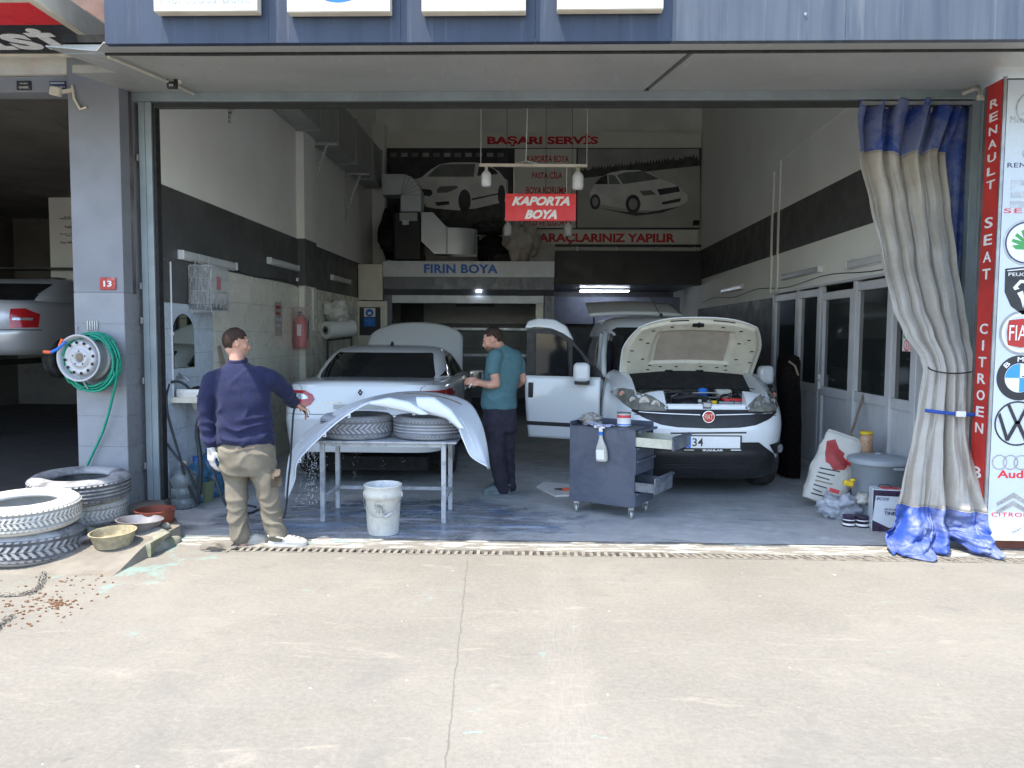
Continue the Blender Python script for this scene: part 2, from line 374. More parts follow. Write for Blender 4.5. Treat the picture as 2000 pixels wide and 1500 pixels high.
M['galv_dark'] = P('duct_flange', (.06, .065, .06), .5, .3)
M['black'] = P('black_plastic', (.018, .018, .02), .45, var=.2)
M['blackrough'] = P('black_rough', (.012, .012, .012), .9, var=.3)
M['rubber'] = P('black_rubber', (.025, .025, .026), .75, var=.3, scale=15, bump=.2)
M['white'] = P('white_paint', (.72, .73, .72), .45, var=.04)
M['white_plastic'] = P('white_plastic', (.70, .71, .70), .35, var=.04)
M['signwhite'] = P('white_light_box_film', (.58, .65, .72), .3, var=.03, scale=1.5, dirt=(.48, .50, .50), dirt_amt=.2, dirt_scale=1.5)
M['signbox'] = P('white_box_sign_film', (.80, .82, .82), .25, var=.03)
M['signtrim'] = P('cream_sign_trim', (.62, .58, .49), .5, var=.1)
M['red'] = P('red_sign_film', (.50, .035, .03), .38, var=.12, scale=4, dirt=(.30, .03, .03), dirt_amt=.2)
M['redbright'] = P('bright_red_sign', (.72, .035, .045), .35, var=.05)
M['redtext'] = P('red_print', (.60, .03, .035), .5, var=.05)
M['bluetext'] = P('blue_print', (.02, .16, .60), .45, var=.05)
M['navy'] = P('navy_print', (.03, .04, .12), .4, var=.05)
M['greentext'] = P('green_print', (.06, .36, .10), .4, var=.05)
M['skyblue'] = P('sky_blue_print', (.05, .32, .68), .35, var=.04)
M['chromeprint'] = P('silver_print', (.40, .41, .42), .3, .4, var=.15, scale=12)
M['darkprint'] = P('charcoal_print', (.03, .03, .035), .4, var=.05)
M['chrome'] = P('chrome', (.75, .76, .78), .12, 1.0, var=0)
M['steel'] = P('worn_steel', (.35, .36, .37), .42, .7, var=.15, scale=8)
M['carwhite'] = P('white_car_paint', (.74, .77, .78), .22, var=0, coat=.8)
M['carprimer'] = P('pale_blue_wet_primer', (.70, .76, .83), .3, var=0, coat=.4)
M['carsilver'] = P('silver_car_paint', (.55, .56, .58), .34, .3, var=0, coat=.5)
M['cargrey'] = P('grey_primer_door', (.12, .125, .13), .5, var=.1)
M['glass'] = P('dark_tinted_glass', (.012, .014, .016), .06, var=0, spec=.7)
M['glass_int'] = P('window_glass', (.02, .024, .024), .07, var=0, spec=.75)
M['taillight'] = P('red_tail_lens', (.42, .012, .018), .12, var=.08, scale=30, coat=.6)
M['lensclear'] = P('clear_lens', (.45, .46, .47), .12, .5, var=.35, scale=40, coat=.8)
M['lensdark'] = P('smoked_lens', (.24, .24, .21), .1, .2, var=.3, scale=14, coat=.8)
M['hoodunder'] = P('cream_underhood_paint', (.58, .55, .44), .42, var=.05, dirt=(.36, .31, .24), dirt_amt=.3, dirt_scale=9)
M['hoodpad'] = P('tan_hood_recess', (.36, .31, .25), .55, var=.12, scale=5)
M['tyre_white'] = m_dust('whitewashed_tyre', (.42, .41, .39), (.62, .61, .57), .95, .8, 5, .5)
M['tyre_grey'] = m_dust('overspray_dusted_tyre', (.12, .12, .125), (.38, .385, .39), .65, .8, 3.5, .5)
M['tyre_blue'] = m_dust('grey_blue_oversprayed_tyre', (.25, .27, .31), (.42, .44, .48), .85, .7, 4, .5)
M['groove_white'] = P('dusty_pale_groove', (.40, .39, .365), .9, var=.2)
M['groove_grey'] = P('dark_groove', (.13, .13, .135), .9, var=.3)
M['groove_blue'] = P('grey_groove', (.20, .21, .235), .9, var=.2)
M['tyre_dark'] = m_dust('dusty_black_tyre', (.03, .03, .03), (.10, .10, .10), .3, .8, 8, .4)
M['rim'] = P('grey_steel_wheel', (.42, .43, .45), .45, .3, var=.1, scale=8, dirt=(.30, .24, .16), dirt_amt=.2, dirt_scale=8)
M['hosegreen'] = P('green_garden_hose', (.01, .28, .18), .35, var=.15, scale=14)
M['hosedark'] = P('dark_rubber_hose', (.02, .026, .034), .5, var=.2)
M['orange'] = P('orange_plastic', (.72, .13, .04), .4)
M['plaque'] = P('red_number_plaque', (.42, .05, .04), .5, var=.15, scale=20, dirt=(.62, .56, .54), dirt_amt=.3, dirt_scale=20)
M['curtain'] = m_dust('beige_pvc_curtain', (.32, .295, .25), (.42, .405, .365), .35, .36, 2, .12)
M['curtainblue'] = m_dust('blue_tarpaulin', (.020, .060, .30), (.22, .25, .34), .42, .52, 4, .25)
M['curtaindark'] = P('dark_curtain_back', (.07, .07, .075), .6)
M['cabinet'] = m_dust('grey_blue_hammered_cabinet', (.055, .068, .105), (.10, .112, .145), .45, .42, 3, .08)
M['cabinet_in'] = m_dust('dusty_drawer_metal', (.075, .09, .12), (.20, .21, .22), .5, .5, 6, .1)
M['cream_worn'] = m_dust('cream_worn_paint', (.48, .47, .36), (.60, .60, .52), .5, .5, 20, .2)
M['tablemetal'] = m_dust('paint_crusted_steel', (.26, .28, .31), (.48, .50, .52), .6, .5, 9, .4)
M['bucket'] = m_dust('paint_splashed_white_bucket', (.46, .47, .45), (.62, .63, .60), .6, .5, 7, .4)
M['bin'] = P('grey_plastic_bin', (.30, .34, .38), .45, var=.05, dirt=(.22, .25, .28), dirt_amt=.3)
M['sack'] = P('white_woven_sack', (.56, .55, .50), .6, var=.06, scale=6, bump=.3, bscale=220)
M['sackred'] = P('red_sack_print', (.35, .04, .04), .55, var=.15, scale=12)
M['kraft'] = P('brown_kibble', (.20, .105, .055), .8, var=.3, scale=50)
M['yellow'] = P('yellow_plastic', (.70, .48, .03), .4)
M['fur'] = P('black_felt', (.010, .008, .008), .97, var=.5, scale=40, bump=.9, bscale=150, spec=.1)
M['wood'] = P('weathered_wood', (.22, .17, .12), .75, var=.25, scale=8)
M['skin'] = P('skin', (.50, .27, .19), .5, var=.1, scale=14, dirt=(.42, .17, .12), dirt_amt=.25, dirt_scale=12)
M['hair'] = P('short_brown_hair', (.045, .026, .018), .8, var=.5, scale=120, bump=.8, bscale=350)
M['beard'] = P('stubble', (.16, .09, .065), .8, var=.4, scale=160, bump=.5, bscale=350)
M['jumper'] = P('navy_knit', (.010, .014, .052), .95, var=.15, scale=40, bump=.35, bscale=420, sheen=.06)
M['khaki'] = P('khaki_work_cotton', (.175, .155, .118), .88, var=.1, scale=9, dirt=(.17, .15, .11), dirt_amt=.3, dirt_scale=6, bump=.3, bscale=350)
M['tee'] = P('teal_jersey', (.070, .155, .175), .88, var=.08, scale=9, bump=.2, bscale=400)
M['darktrouser'] = P('dark_work_cotton', (.028, .026, .042), .9, var=.18, scale=8, bump=.3, bscale=350)
M['clogwhite'] = P('white_foam_clog', (.44, .43, .40), .55, var=.08, dirt=(.34, .33, .30), dirt_amt=.3, dirt_scale=20)
M['cloggrey'] = P('grey_blue_foam_clog', (.13, .17, .19), .6, var=.2, scale=16)
M['glovewhite'] = m_dust('chalky_plaster_hand', (.40, .30, .25), (.58, .58, .58), .7, .7, 26, .3)
M['rust'] = P('rust_red_pan', (.24, .06, .035), .55, var=.3, scale=10, dirt=(.10, .05, .04), dirt_amt=.5, dirt_scale=8)
M['panmetal'] = P('dented_grey_pan', (.26, .25, .26), .5, .4, var=.2, scale=9, dirt=(.22, .12, .13), dirt_amt=.4, dirt_scale=7)
M['panstone'] = P('crusted_yellow_pan', (.32, .28, .18), .85, var=.25, scale=16, dirt=(.14, .11, .07), dirt_amt=.4, dirt_scale=10, bump=.6, bscale=60)
M['mossy'] = P('mossy_broken_concrete', (.27, .26, .22), .92, var=.2, scale=8, dirt=(.13, .17, .08), dirt_amt=.55, dirt_scale=6, bump=.8, bscale=25)
M['bluepet'] = P('blue_water_bottle', (.10, .30, .52), .12, var=.05, trans=.55, alpha=1, spec=.6)
M['greenpet'] = P('dusty_clear_bottle', (.30, .35, .36), .25, var=.15, trans=.5, dirt=(.34, .35, .32), dirt_amt=.3, dirt_scale=6)
M['bluecap'] = P('blue_cap', (.03, .10, .38), .45)
M['porcelain'] = P('stained_porcelain', (.66, .66, .62), .22, var=.06, dirt=(.36, .30, .24), dirt_amt=.3, dirt_scale=7)
M['mirror'] = P('mirror_glass', (.55, .60, .58), .03, 1.0, var=0)
M['cage'] = P('galvanised_cage_wire', (.55, .56, .55), .4, .5, var=.1)
M['film'] = P('crumpled_clear_film', (.55, .57, .58), .18, var=.2, scale=12, alpha=.28, spec=.8, bump=.9, bscale=18)
M['ledlit'] = P('lit_led_tube', (.9, .93, 1), .4, var=0, emit=(.80, .88, 1.0), estr=9)
M['lampoff'] = P('unlit_diffuser', (.60, .62, .62), .4, var=.03)
M['bulb'] = P('opal_bulb', (.72, .76, .78), .3, var=.02)
M['photodark'] = P('dark_photo_print', (.045, .045, .048), .5, var=.5, scale=3)
M['photocar'] = P('printed_white_car', (.74, .74, .70), .5, var=.1, scale=3)
M['photogrey'] = P('printed_grey', (.36, .36, .34), .5, var=.15, scale=2)
M['phototree'] = P('printed_dark_trees', (.06, .065, .055), .5, var=.4, scale=8)
M['photoglass'] = P('printed_car_glass', (.17, .18, .17), .5, var=.2, scale=3)
M['banner'] = P('dusty_banner_vinyl', (.78, .76, .68), .5, var=.05, scale=2, dirt=(.62, .60, .53), dirt_amt=.35, dirt_scale=2)
M['booth'] = P('booth_grey_sheet', (.56, .60, .63), .4, .1, var=.06)
M['boothdark'] = P('booth_dark_sheet', (.13, .14, .16), .4, .2, var=.1)
M['tinred'] = P('tin_red_band', (.55, .06, .07), .4)
M['rag'] = P('stained_grey_rag', (.30, .29, .27), .9, var=.5, scale=22, bump=.4)
M['ragblue'] = P('pale_blue_cloth', (.42, .45, .62), .85, var=.15, scale=10)
M['milky'] = P('dirty_milky_plastic', (.46, .46, .42), .4, var=.1, dirt=(.34, .32, .24), dirt_amt=.4, dirt_scale=9)
M['thinner'] = P('dark_print_on_tin', (.05, .035, .07), .35, .2, var=.3, scale=6)
M['plate'] = P('number_plate_white', (.78, .79, .78), .35, var=.02)
M['bag'] = P('translucent_carrier_bag', (.50, .54, .62), .3, var=.25, scale=14, alpha=.55, bump=.6, bscale=30)
M['jar'] = P('jar_of_dry_pulses', (.42, .26, .16), .3, var=.35, scale=70)
M['brickred'] = P('terracotta_post', (.20, .07, .05), .7, var=.2)
# ================================================================ the setting
WL, WR, YB = -3.42, 3.45, 16.5
# outdoor concrete, in one sheet with the drain channel left open
b = MB(); b.add([(-70,-60,0),(70,-60,0),(70,5.62,0),(-70,5.62,0),(-70,5.75,0),(70,5.75,0),(70,30,0),(-70,30,0),
                 (-2.50,5.62,0),(-2.50,5.75,0),(6,5.62,0),(6,5.75,0),(-2.50,5.62,-.09),(-2.50,5.75,-.09),(6,5.62,-.09),(6,5.75,-.09)],
                [(0,1,2,10,8,3),(4,9,11,5,6,7),(3,8,9,4),(10,2,5,11),(8,10,14,12),(11,9,13,15),(12,14,15,13),(9,8,12,13),(10,11,15,14)])
ground = struct(b.build('ground', M['ground']))
b = MB(); b.add([(-3.42,6.03,.004),(4.2,6.05,.004),(4.2,19.6,.004),(-3.42,19.6,.004)], [(0,1,2,3)])
shop_floor = struct(b.build('shop_floor', M['floor']))

# drain grating: rails and every bar a piece
dr = thing('drain_grating', 'rusty steel drain grating across the shop threshold', 'drain grating')
M['grate'] = m_dust('rusty_grate', (.13,.115,.10), (.30,.27,.22), .6, .75, 14, .5)
MB().box(-2.50,4.9,5.62,5.631,-.03,.006).build('rail', M['grate'], dr); MB().box(-2.50,4.9,5.739,5.75,-.03,.006).build('rail', M['grate'], dr)
bar = MB().obox((0,0,0),(.026,.118,.022),Matrix.Rotation(.42,3,'Z')).mesh('bar', M['grate'])
k = 0; x = -2.45
while x < 4.85:
    if random.random() > .04 or x > 0:
        o = bpy.data.objects.new('bar', bar); COL.objects.link(o); o.parent = dr
        o.location = (x, 5.685, -.008 + random.uniform(-.004,.003)); o.rotation_euler = (random.uniform(-.03,.03), 0, random.uniform(-.06,.06) + (.0 if x > 1 else -.42)); k += 1
    x += .0565

# raised pavement by the left pillar, broken kerb stone
def pav(u, v):
    yy = 4.72 + v*2.17; xx = -9 + u*(9-2.84-.58*max(0,min(1,(yy-6.0)/.88)))
    t = max(0, min(1, (yy-4.95)/.60)); t = t*t*(3-2*t)
    return (xx, yy, -.004 + .104*t + .012*noise.noise(V((xx*1.7, yy*1.7, 0)))*t)
b = MB().grid(pav, 50, 18)
edge = [pav(1, j/17) for j in range(18)]
b.add([p for p in edge] + [(p[0]+.02, p[1], -.02) for p in edge], [[j, 18+j, 19+j, j+1] for j in range(17)])
M['pave'] = P('dirty_pavement_concrete', (.21,.19,.158), .9, var=.14, scale=5, dirt=(.12,.113,.098), dirt_amt=.5, dirt_scale=4, bump=.5, bscale=30)
struct(b.build('raised_pavement', M['pave']))
def stone(name, x0,x1,y0,y1,z0,z1, seed, jit=.03, n=6):
    bm = bmesh.new(); bmesh.ops.create_cube(bm, size=1); bmesh.ops.subdivide_edges(bm, edges=bm.edges, cuts=n, use_grid_fill=True)
    for v in bm.verts:
        c = v.co.copy(); 
        r = noise.noise(c*2.2 + V((seed,seed*2,0))); q = c.length
        v.co = V((c.x*(x1-x0)+(x0+x1)/2, c.y*(y1-y0)+(y0+y1)/2, c.z*(z1-z0)+(z0+z1)/2)) + c.normalized()*(r*jit*1.6 - max(0,q-.62)*jit*2.2)
    me = bpy.data.meshes.new(name); bm.to_mesh(me); bm.free(); me.materials.append(M['mossy'])
    for p in me.polygons: p.use_smooth = True
    me.set_sharp_from_angle(angle=RAD(38)); o = bpy.data.objects.new(name, me); COL.objects.link(o); return o
o = stone('kerb_stone', -3.22,-2.80,5.44,5.86,-.03,.105, 3.1, .05); tag(o, 'broken mossy kerb stone beside the food pans', 'kerb stone')
o = stone('concrete_chunk', -2.52,-2.30,5.60,5.80,-.03,.035, 7.7, .05); o.data.materials[0] = M['pave']; tag(o, 'low crumbled lump of concrete at the end of the drain', 'concrete lump')

# walls --------------------------------------------------------------------------------------------
def wbox(name, x0,x1,y0,y1,z0,z1, mat, parent=None):
    o = MB().box(x0,x1,y0,y1,z0,z1).build(name, mat, parent)
    if parent is None: struct(o)
    return o
wall_left = wbox('wall_left', -3.60, WL, 6.985, YB+3, 0, 6.42, M['plaster'])
wall_right = struct(MB().box(WR,WR+.2,6.985,YB+3,2.27,6.42).box(WR,WR+.2,11.22,YB+3,0,2.268).build('wall_right', M['plaster']))
wbox('wall_back', WL-.2, WR+.2, YB+.01, YB+.21, 2.72, 6.42, M['backwall'])
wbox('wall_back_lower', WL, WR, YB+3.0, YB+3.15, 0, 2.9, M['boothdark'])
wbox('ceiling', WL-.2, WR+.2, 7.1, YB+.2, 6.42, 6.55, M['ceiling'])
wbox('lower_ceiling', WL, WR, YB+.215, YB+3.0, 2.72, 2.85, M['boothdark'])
wbox('wall_front', WL-.2, 3.9, 7.002, 7.12, 3.77, 6.42, M['plaster'])
wbox('upper_facade', -12, 8.0, 6.62, 6.90, 4.02, 7.2, M['plaster_old'])
wbox('wall_stub_right', WR, 3.98, 6.99, 7.12, 0, 3.76, M['reveal_dirty'])
# dark painted bands, real coats a little proud of the plaster
wbox('painted_band', WL, WL+.004, 6.99, 10.998, 2.32, 2.99, M['band'], wall_left)
wbox('painted_band', WL, WL+.004, 6.99, 8.02, 1.92, 2.318, M['band'], wall_left)
wbox('painted_band', WL, WL+.004, 11.572, YB, 2.32, 2.99, M['band'], wall_left)
wbox('painted_band', WR-.004, WR, 6.99, YB, 2.81, 3.42, M['band'], wall_right)
wbox('painted_band', WR-.004, WR, 11.24, YB, 0, 2.2, M['band'], wall_right)
MB().prism([(7.2,4.22),(11.6,4.10),(11.6,4.14),(7.2,4.26)], ((WR-.012,0,0),(0,1,0),(0,0,1)), .012).build('plaster_ridge', M['plaster'], wall_right)
# pilaster on the left wall
wbox('pilaster', WL, -3.31, 11.0, 11.57, 2.32, 6.42, M['plaster'])
for q in [o for o in COL.objects if o.name == 'pilaster']:
    wbox('painted_band', WL+.001, -3.306, 10.996, 11.574, 2.322, 2.99, M['band'], q)
pil2 = wbox('pilaster', WL, -3.318, 11.008, 11.562, 0, 2.318, M['grout'])
wbox('back_pilaster', WL, -3.17, YB-.35, YB, 2.7, 6.0, M['plaster'])
# tiles: each tile its own piece, proud of the grout bed
def tile_run(parent, mat, a0, a1, b0, b1, ta, tb, place, gap=.004, thick=.006, name='tile'):
    na, nb = max(1, round((a1-a0)/ta)), max(1, round((b1-b0)/tb)); ta, tb = (a1-a0)/na, (b1-b0)/nb
    me = MB().box(-ta/2+gap/2, ta/2-gap/2, 0, thick, -tb/2+gap/2, tb/2-gap/2).mesh(name, mat)
    for i in range(na):
        for j in range(nb):
            o = bpy.data.objects.new(name, me); COL.objects.link(o); o.parent = parent
            p, rz = place(a0 + (i+.5)*ta, b0 + (j+.5)*tb)
            o.location = p; o.rotation_euler = (random.uniform(-.002,.002), 0, rz + random.uniform(-.003,.003))
wbox('grout_bed', WL, WL+.003, 6.99, 8.05, 0, 1.918, M['grout'], wall_left)
wbox('grout_bed', WL, WL+.003, 8.052, 10.99, 0, 2.316, M['grout'], wall_left)
wbox('grout_bed', WL, WL+.003, 11.575, 14.7, 0, 2.316, M['grout'], wall_left)
lw = lambda y, z: ((WL+.003, y, z), -pi/2)
tile_run(wall_left, M['tile_blue'], 7.0, 8.05, 0, 1.918, .40, .24, lw)
tile_run(wall_left, M['tile_cream'], 8.06, 10.98, 0, 2.316, .60, .33, lw)
tile_run(wall_left, M['tile_cream'], 11.58, 14.7, 0, 2.316, .60, .33, lw)
tile_run(pil2, M['tile_cream'], -3.41, -3.318, 0, 2.318, .09, .33, lambda x, z: ((x, 11.004, z), pi))
tile_run(pil2, M['tile_cream'], 11.01, 11.56, 0, 2.318, .55, .33, lambda y, z: ((-3.316, y, z), -pi/2))

# door frame, soffit, fascia, pillars -----------------------------------------------------------------
fr = thing('shutter_frame', 'grey green steel door frame around the wide shop opening', 'door frame')
MB().box(-3.63,3.90,6.86,6.99,3.690,3.768).build('header_beam', M['frame_green'], fr, bevel=.004)
MB().box(-3.42,3.75,6.90,6.99,3.655,3.688).box(-3.42,3.75,6.885,6.90,3.64,3.652).build('header_rail', M['galv_dark'], fr)
b = MB().box(-3.555,-3.50,6.88,6.985,.10,3.689).box(-3.497,-3.44,6.88,6.985,.10,3.689).box(-3.50,-3.497,6.90,6.98,.10,3.689)
b.build('post', M['frame_green'], fr, bevel=.004)
MB().box(-3.438,-3.41,6.90,6.98,.02,3.65).build('guide_rail', M['rubber'], fr)
MB().box(3.755,3.82,6.88,6.985,0,3.689).box(3.825,3.89,6.89,6.985,0,3.689).build('post', M['frame_green'], fr, bevel=.004)
MB().box(-3.60,-3.40,6.84,7.0,-.0,.10).build('plinth', M['pave'], fr)
for z in (3.20,2.06,1.75,1.20,.42): MB().box(-3.575,-3.556,6.865,6.88,z-.03,z+.03).build('latch', M['steel'], fr, bevel=.003)

# soffit board, slightly falling to the street, with its left corner cut away
def sz(y): return 3.503 + (y-5.0)/(6.9-5.0)*(3.772-3.503)
def slab(b, poly, t=.06, mi=0, dz=0.0):
    n = len(poly); A = [(x, y, sz(y)+dz) for x, y in poly]; B = [(x, y, sz(y)+dz+t) for x, y in poly]
    b.add(A + B, [list(range(n)), list(range(n, 2*n))[::-1]] + [[i, n+i, n+(i+1)%n, (i+1)%n] for i in range(n)], mi)
sof = struct(bpy.data.objects.new('soffit', None)); COL.objects.link(sof)
b = MB(); slab(b, [(-2.80,5.0),(6.5,5.0),(6.5,5.285),(-2.98,5.285),(-2.98,5.235)], .008); slab(b, [(-3.235,5.09),(-2.982,5.235),(-2.982,5.285),(-3.25,5.285)], .008); b.build('front_board', M['soffit'], sof)
b = MB(); slab(b, [(-3.25,5.30),(1.02,5.30),(.92,6.86),(-3.25,6.86)]); b.build('board', M['soffit'], sof)
b = MB(); slab(b, [(-3.595,5.975),(-3.251,5.97),(-3.251,6.86),(-3.595,6.86)]); b.build('board', M['soffit'], sof)
wbox('added_sun_board', -11, -3.40, 5.85, 6.615, 4.03, 4.06, M['galv_dark'])  # mostly hidden board, added to keep sun off the left pillar
b = MB(); slab(b, [(1.065,5.30),(6.5,5.30),(6.5,6.86),(.965,6.86)]); b.build('board', M['soffit'], sof)
b = MB(); slab(b, [(-3.25,5.28),(6.5,5.28),(6.5,6.6),(-3.25,6.6)], .05, 0, .07); b.build('backing', M['blackrough'], sof)
MB().tube([(-2.95,5.29,sz(5.29)-.006),(-2.3,5.29,sz(5.29)-.012),(-1.0,5.30,sz(5.3)-.008),(1.0,5.295,sz(5.3)-.010),(4.2,5.295,sz(5.3)-.006)], .011, 6).build('cable', M['rubber'], sof)

fa = thing('fascia', 'blue grey metal fascia over the shop front with rain streaks', 'fascia')
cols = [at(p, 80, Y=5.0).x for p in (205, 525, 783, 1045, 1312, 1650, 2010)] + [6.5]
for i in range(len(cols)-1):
    MB().box(cols[i]+.001, cols[i+1]-.001, 4.998-(.0015 if i % 2 else 0), 5.05, 3.498, 4.7).build('panel', M['fascia_shaded' if i < 4 else 'fascia'], fa)  # panels around the box signs take the shadow-toned copy, the rest the lit one
MB().box(-2.80,6.5,5.052,6.60,4.55,4.69).box(-2.80,-2.76,5.052,6.6,3.93,4.54).build('top_cover', M['galv_dark'], fa)
MB().disc((at(1573,27,Y=4.99).x, 4.990, at(1573,27,Y=4.99).z), .010, 12).build('bolt', M['steel'], fa)

# left pillar with its glazed blocks
pl = thing('pillar', 'grey blue tiled pillar with a hose reel between the two garages', 'pillar')
MB().box(-4.045,-3.605,6.655,7.12,.0,4.018).box(-4.049,-3.601,6.65,7.12,1.99,4.018).build('shaft', M['pillar'], pl, bevel=.004)
tile_run(pl, M['tile_pillar'], -4.049, -3.601, .09, 1.985, .5, .272, lambda x, z: ((x, 6.655, z), pi), gap=.003, thick=.006, name='block')
M['tile_side'] = P('grey_side_tile', (.25,.255,.27), .35, var=.08, scale=4, dirt=(.33,.33,.33), dirt_amt=.2)
tile_run(pl, M['tile_side'], 6.655, 7.0, .09, 1.985, .4, .272, lambda y, z: ((-3.605, y, z), -pi/2), gap=.003, thick=.006, name='block')
MB().box(-3.603,-3.600,6.80,6.86,.1,3.9).build('paint_strip', M['reveal_dirty'], pl)
# small square drain cover on the pillar
v_ = MB()
for i in range(5): v_.box(-3.935+i*.021,-3.922+i*.021,6.640,6.648,1.66,1.74)
v_.build('vent', M['steel'], pl)
np_ = MB().box(*sorted((at(195,555,Y=6.64).x, at(226,555,Y=6.64).x)), 6.636, 6.647, at(210,566,Y=6.64).z, at(210,542,Y=6.64).z).build('number_plaque', M['plaque'], None, bevel=.003)
tag(np_, 'small red house number plaque reading 13 on the pillar', 'number plaque')
c = at(210,554,Y=6.635); text('13', (c.x, 6.636, c.z), (1,0,0), (0,0,1), .072, .052, M['white'], np_, bold=.03, ext=.002)

# neighbour garage on the left, deep and dark
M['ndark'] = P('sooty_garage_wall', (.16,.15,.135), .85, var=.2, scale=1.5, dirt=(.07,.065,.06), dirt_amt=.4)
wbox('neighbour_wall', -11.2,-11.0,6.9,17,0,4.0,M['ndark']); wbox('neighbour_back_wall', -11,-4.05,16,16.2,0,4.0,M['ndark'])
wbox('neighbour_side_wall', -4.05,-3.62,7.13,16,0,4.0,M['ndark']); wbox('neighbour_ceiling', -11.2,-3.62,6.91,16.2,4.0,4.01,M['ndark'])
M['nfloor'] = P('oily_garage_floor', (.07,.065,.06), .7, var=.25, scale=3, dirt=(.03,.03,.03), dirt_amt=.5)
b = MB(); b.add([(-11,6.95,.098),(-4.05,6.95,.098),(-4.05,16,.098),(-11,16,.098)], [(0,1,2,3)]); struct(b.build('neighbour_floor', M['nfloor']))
li = thing('lintel', 'peeling pink and white lintel over the neighbouring garage', 'lintel')
M['pinkwhite'] = P('peeling_pink_white', (.62,.60,.55), .7, var=.06, scale=6, dirt=(.55,.34,.30), dirt_amt=.35, dirt_scale=5)
MB().box(-11,-4.055,6.66,6.90,3.86,4.015).build('upper_board', M['pinkwhite'], li, bevel=.004)
MB().box(-11,-4.055,6.70,6.90,3.72,3.857).build('lower_board', M['pillar'], li, bevel=.004)
def sticker(cx, cy, wd, ht, mat, txt, lab, tm, nm='sticker'):
    c = at(cx, cy, Y=6.695); o = MB().box(c.x-wd/2, c.x+wd/2, 6.691, 6.699, c.z-ht/2, c.z+ht/2).build(nm, mat); tag(o, lab, 'sticker')
    for i, t in enumerate(txt): text(t[0], (c.x+t[3]*wd, 6.691, c.z+t[4]*ht), (1,0,0), (0,0,1), wd*t[1], ht*t[2], tm, o, ext=.0015, bold=.03)
sticker(47,167,.128,.078,M['darkprint'],[('OTO SERVIS',.55,.14,0,.2),('GNSIR',.7,.26,0,-.22)],'small dark sticker on the lintel of the neighbouring garage',M['signtrim'])
sticker(113,167,.14,.072,M['navy'],[('BACDODULEM',.85,.2,0,.27),('7/24',.42,.28,-.25,-.2),('0 544 3',.38,.16,.25,-.2)],'small navy sticker reading 7/24 at the lintel end',M['white'])
# neighbour's red and black sign seen from below
cs = thing('canopy_sign', 'red and black light box sign over the neighbouring garage', 'sign')
MB().box(-8,-3.29,5.0,6.0,3.80,3.93).build('box', M['galv_dark'], cs)
MB().box(-8,-3.30,5.03,5.42,3.785,3.799).build('red_panel', M['redbright'], cs)
MB().box(-8,-3.30,5.42,5.97,3.785,3.799).build('black_panel', M['darkprint'], cs)
MB().box(-3.298,-3.235,4.97,6.03,3.77,3.94).box(-8,-3.30,5.972,6.03,3.775,3.94).box(-8,-3.30,4.93,5.028,3.77,3.94).build('sign_trim', M['signtrim'], cs, bevel=.004)
text('İSİ', (-3.82,5.68,3.784), (1,0,0), (0,-1,0), .64, .40, M['signbox'], cs, bold=.05, ext=.003, sp=1.1)
MB().prism([(-4.35,0),(-4.02,0),(-4.12,.10)], ((0,5.27,3.782),(1,0,0),(0,-1,0)), .003).build('emblem', M['bluetext'], cs)
cl = thing('camera_lamp', 'white floodlight bracket fixed below the end of the pink lintel', 'floodlight')
c = at(112,180,Y=6.62); MB().obox((c.x,6.60,c.z),(.09,.05,.075),Matrix.Rotation(.2,3,'Y')).build('lamp_head', M['signtrim'], cl, bevel=.008)
MB().bar((c.x+.04,6.62,c.z),(c.x+.13,6.66,c.z+.03),.03,.03).build('bracket', M['signtrim'], cl)
MB().tube([(c.x+.12,6.64,c.z+.06),(c.x+.14,6.63,c.z-.05),(c.x+.19,6.63,c.z-.14),(c.x+.24,6.64,c.z-.12)],.012,6).build('cord', M['signtrim'], cl)

# conduit and sensor below the soffit
cdt = thing('conduit', 'white cable conduit running under the soffit to the door header', 'conduit')
p0, p1, p2 = at(212,88,Y=5.32), at(342,163,Y=6.35), at(378,178,Y=6.84)
p0.z = sz(5.32)-.02; p1.z = sz(6.3)-.02
MB().tube([(p0.x,5.32,p0.z),(at(338,165,Z=p1.z).x,6.3,p1.z),(p2.x,6.83,sz(6.83)-.02)], .011, 8).build('pipe', M['signtrim'], cdt)
a = at(341,160,Y=6.3); sn = thing('sensor', 'small black motion sensor on a white round base under the soffit', 'sensor')
MB().lathe([(.0,0),(.05,0),(.045,-.02),(0,-.022)],(a.x+.01,6.3,sz(6.3)),20).build('base_plate', M['signtrim'], sn)
MB().obox((a.x,6.26,a.z-.02),(.085,.04,.095)).build('housing', M['black'], sn, bevel=.012)
MB().obox((a.x,6.238,a.z),(.045,.006,.03)).obox((a.x,6.238,a.z-.045),(.035,.006,.018)).build('window', M['steel'], sn)
wp = thing('drain_pipe', 'short white bent pipe above the red vertical sign', 'pipe')
pts = [at(1882,182,Y=6.84), at(1908,172,Y=6.7), at(1915,176,Y=6.5), at(1914,192,Y=6.4), at(1928,192,Y=6.3)]
MB().tube(pts, .018, 10).build('pipe', M['signtrim'], wp); MB().tube([pts[1]+V((-.012,0,.0)), pts[1]+V((.014,0,-.002))], .024, 10).tube([pts[3]+V((0,0,.02)), pts[3]+V((0,0,-.012))], .024, 10).build('elbow', M['signtrim'], wp)
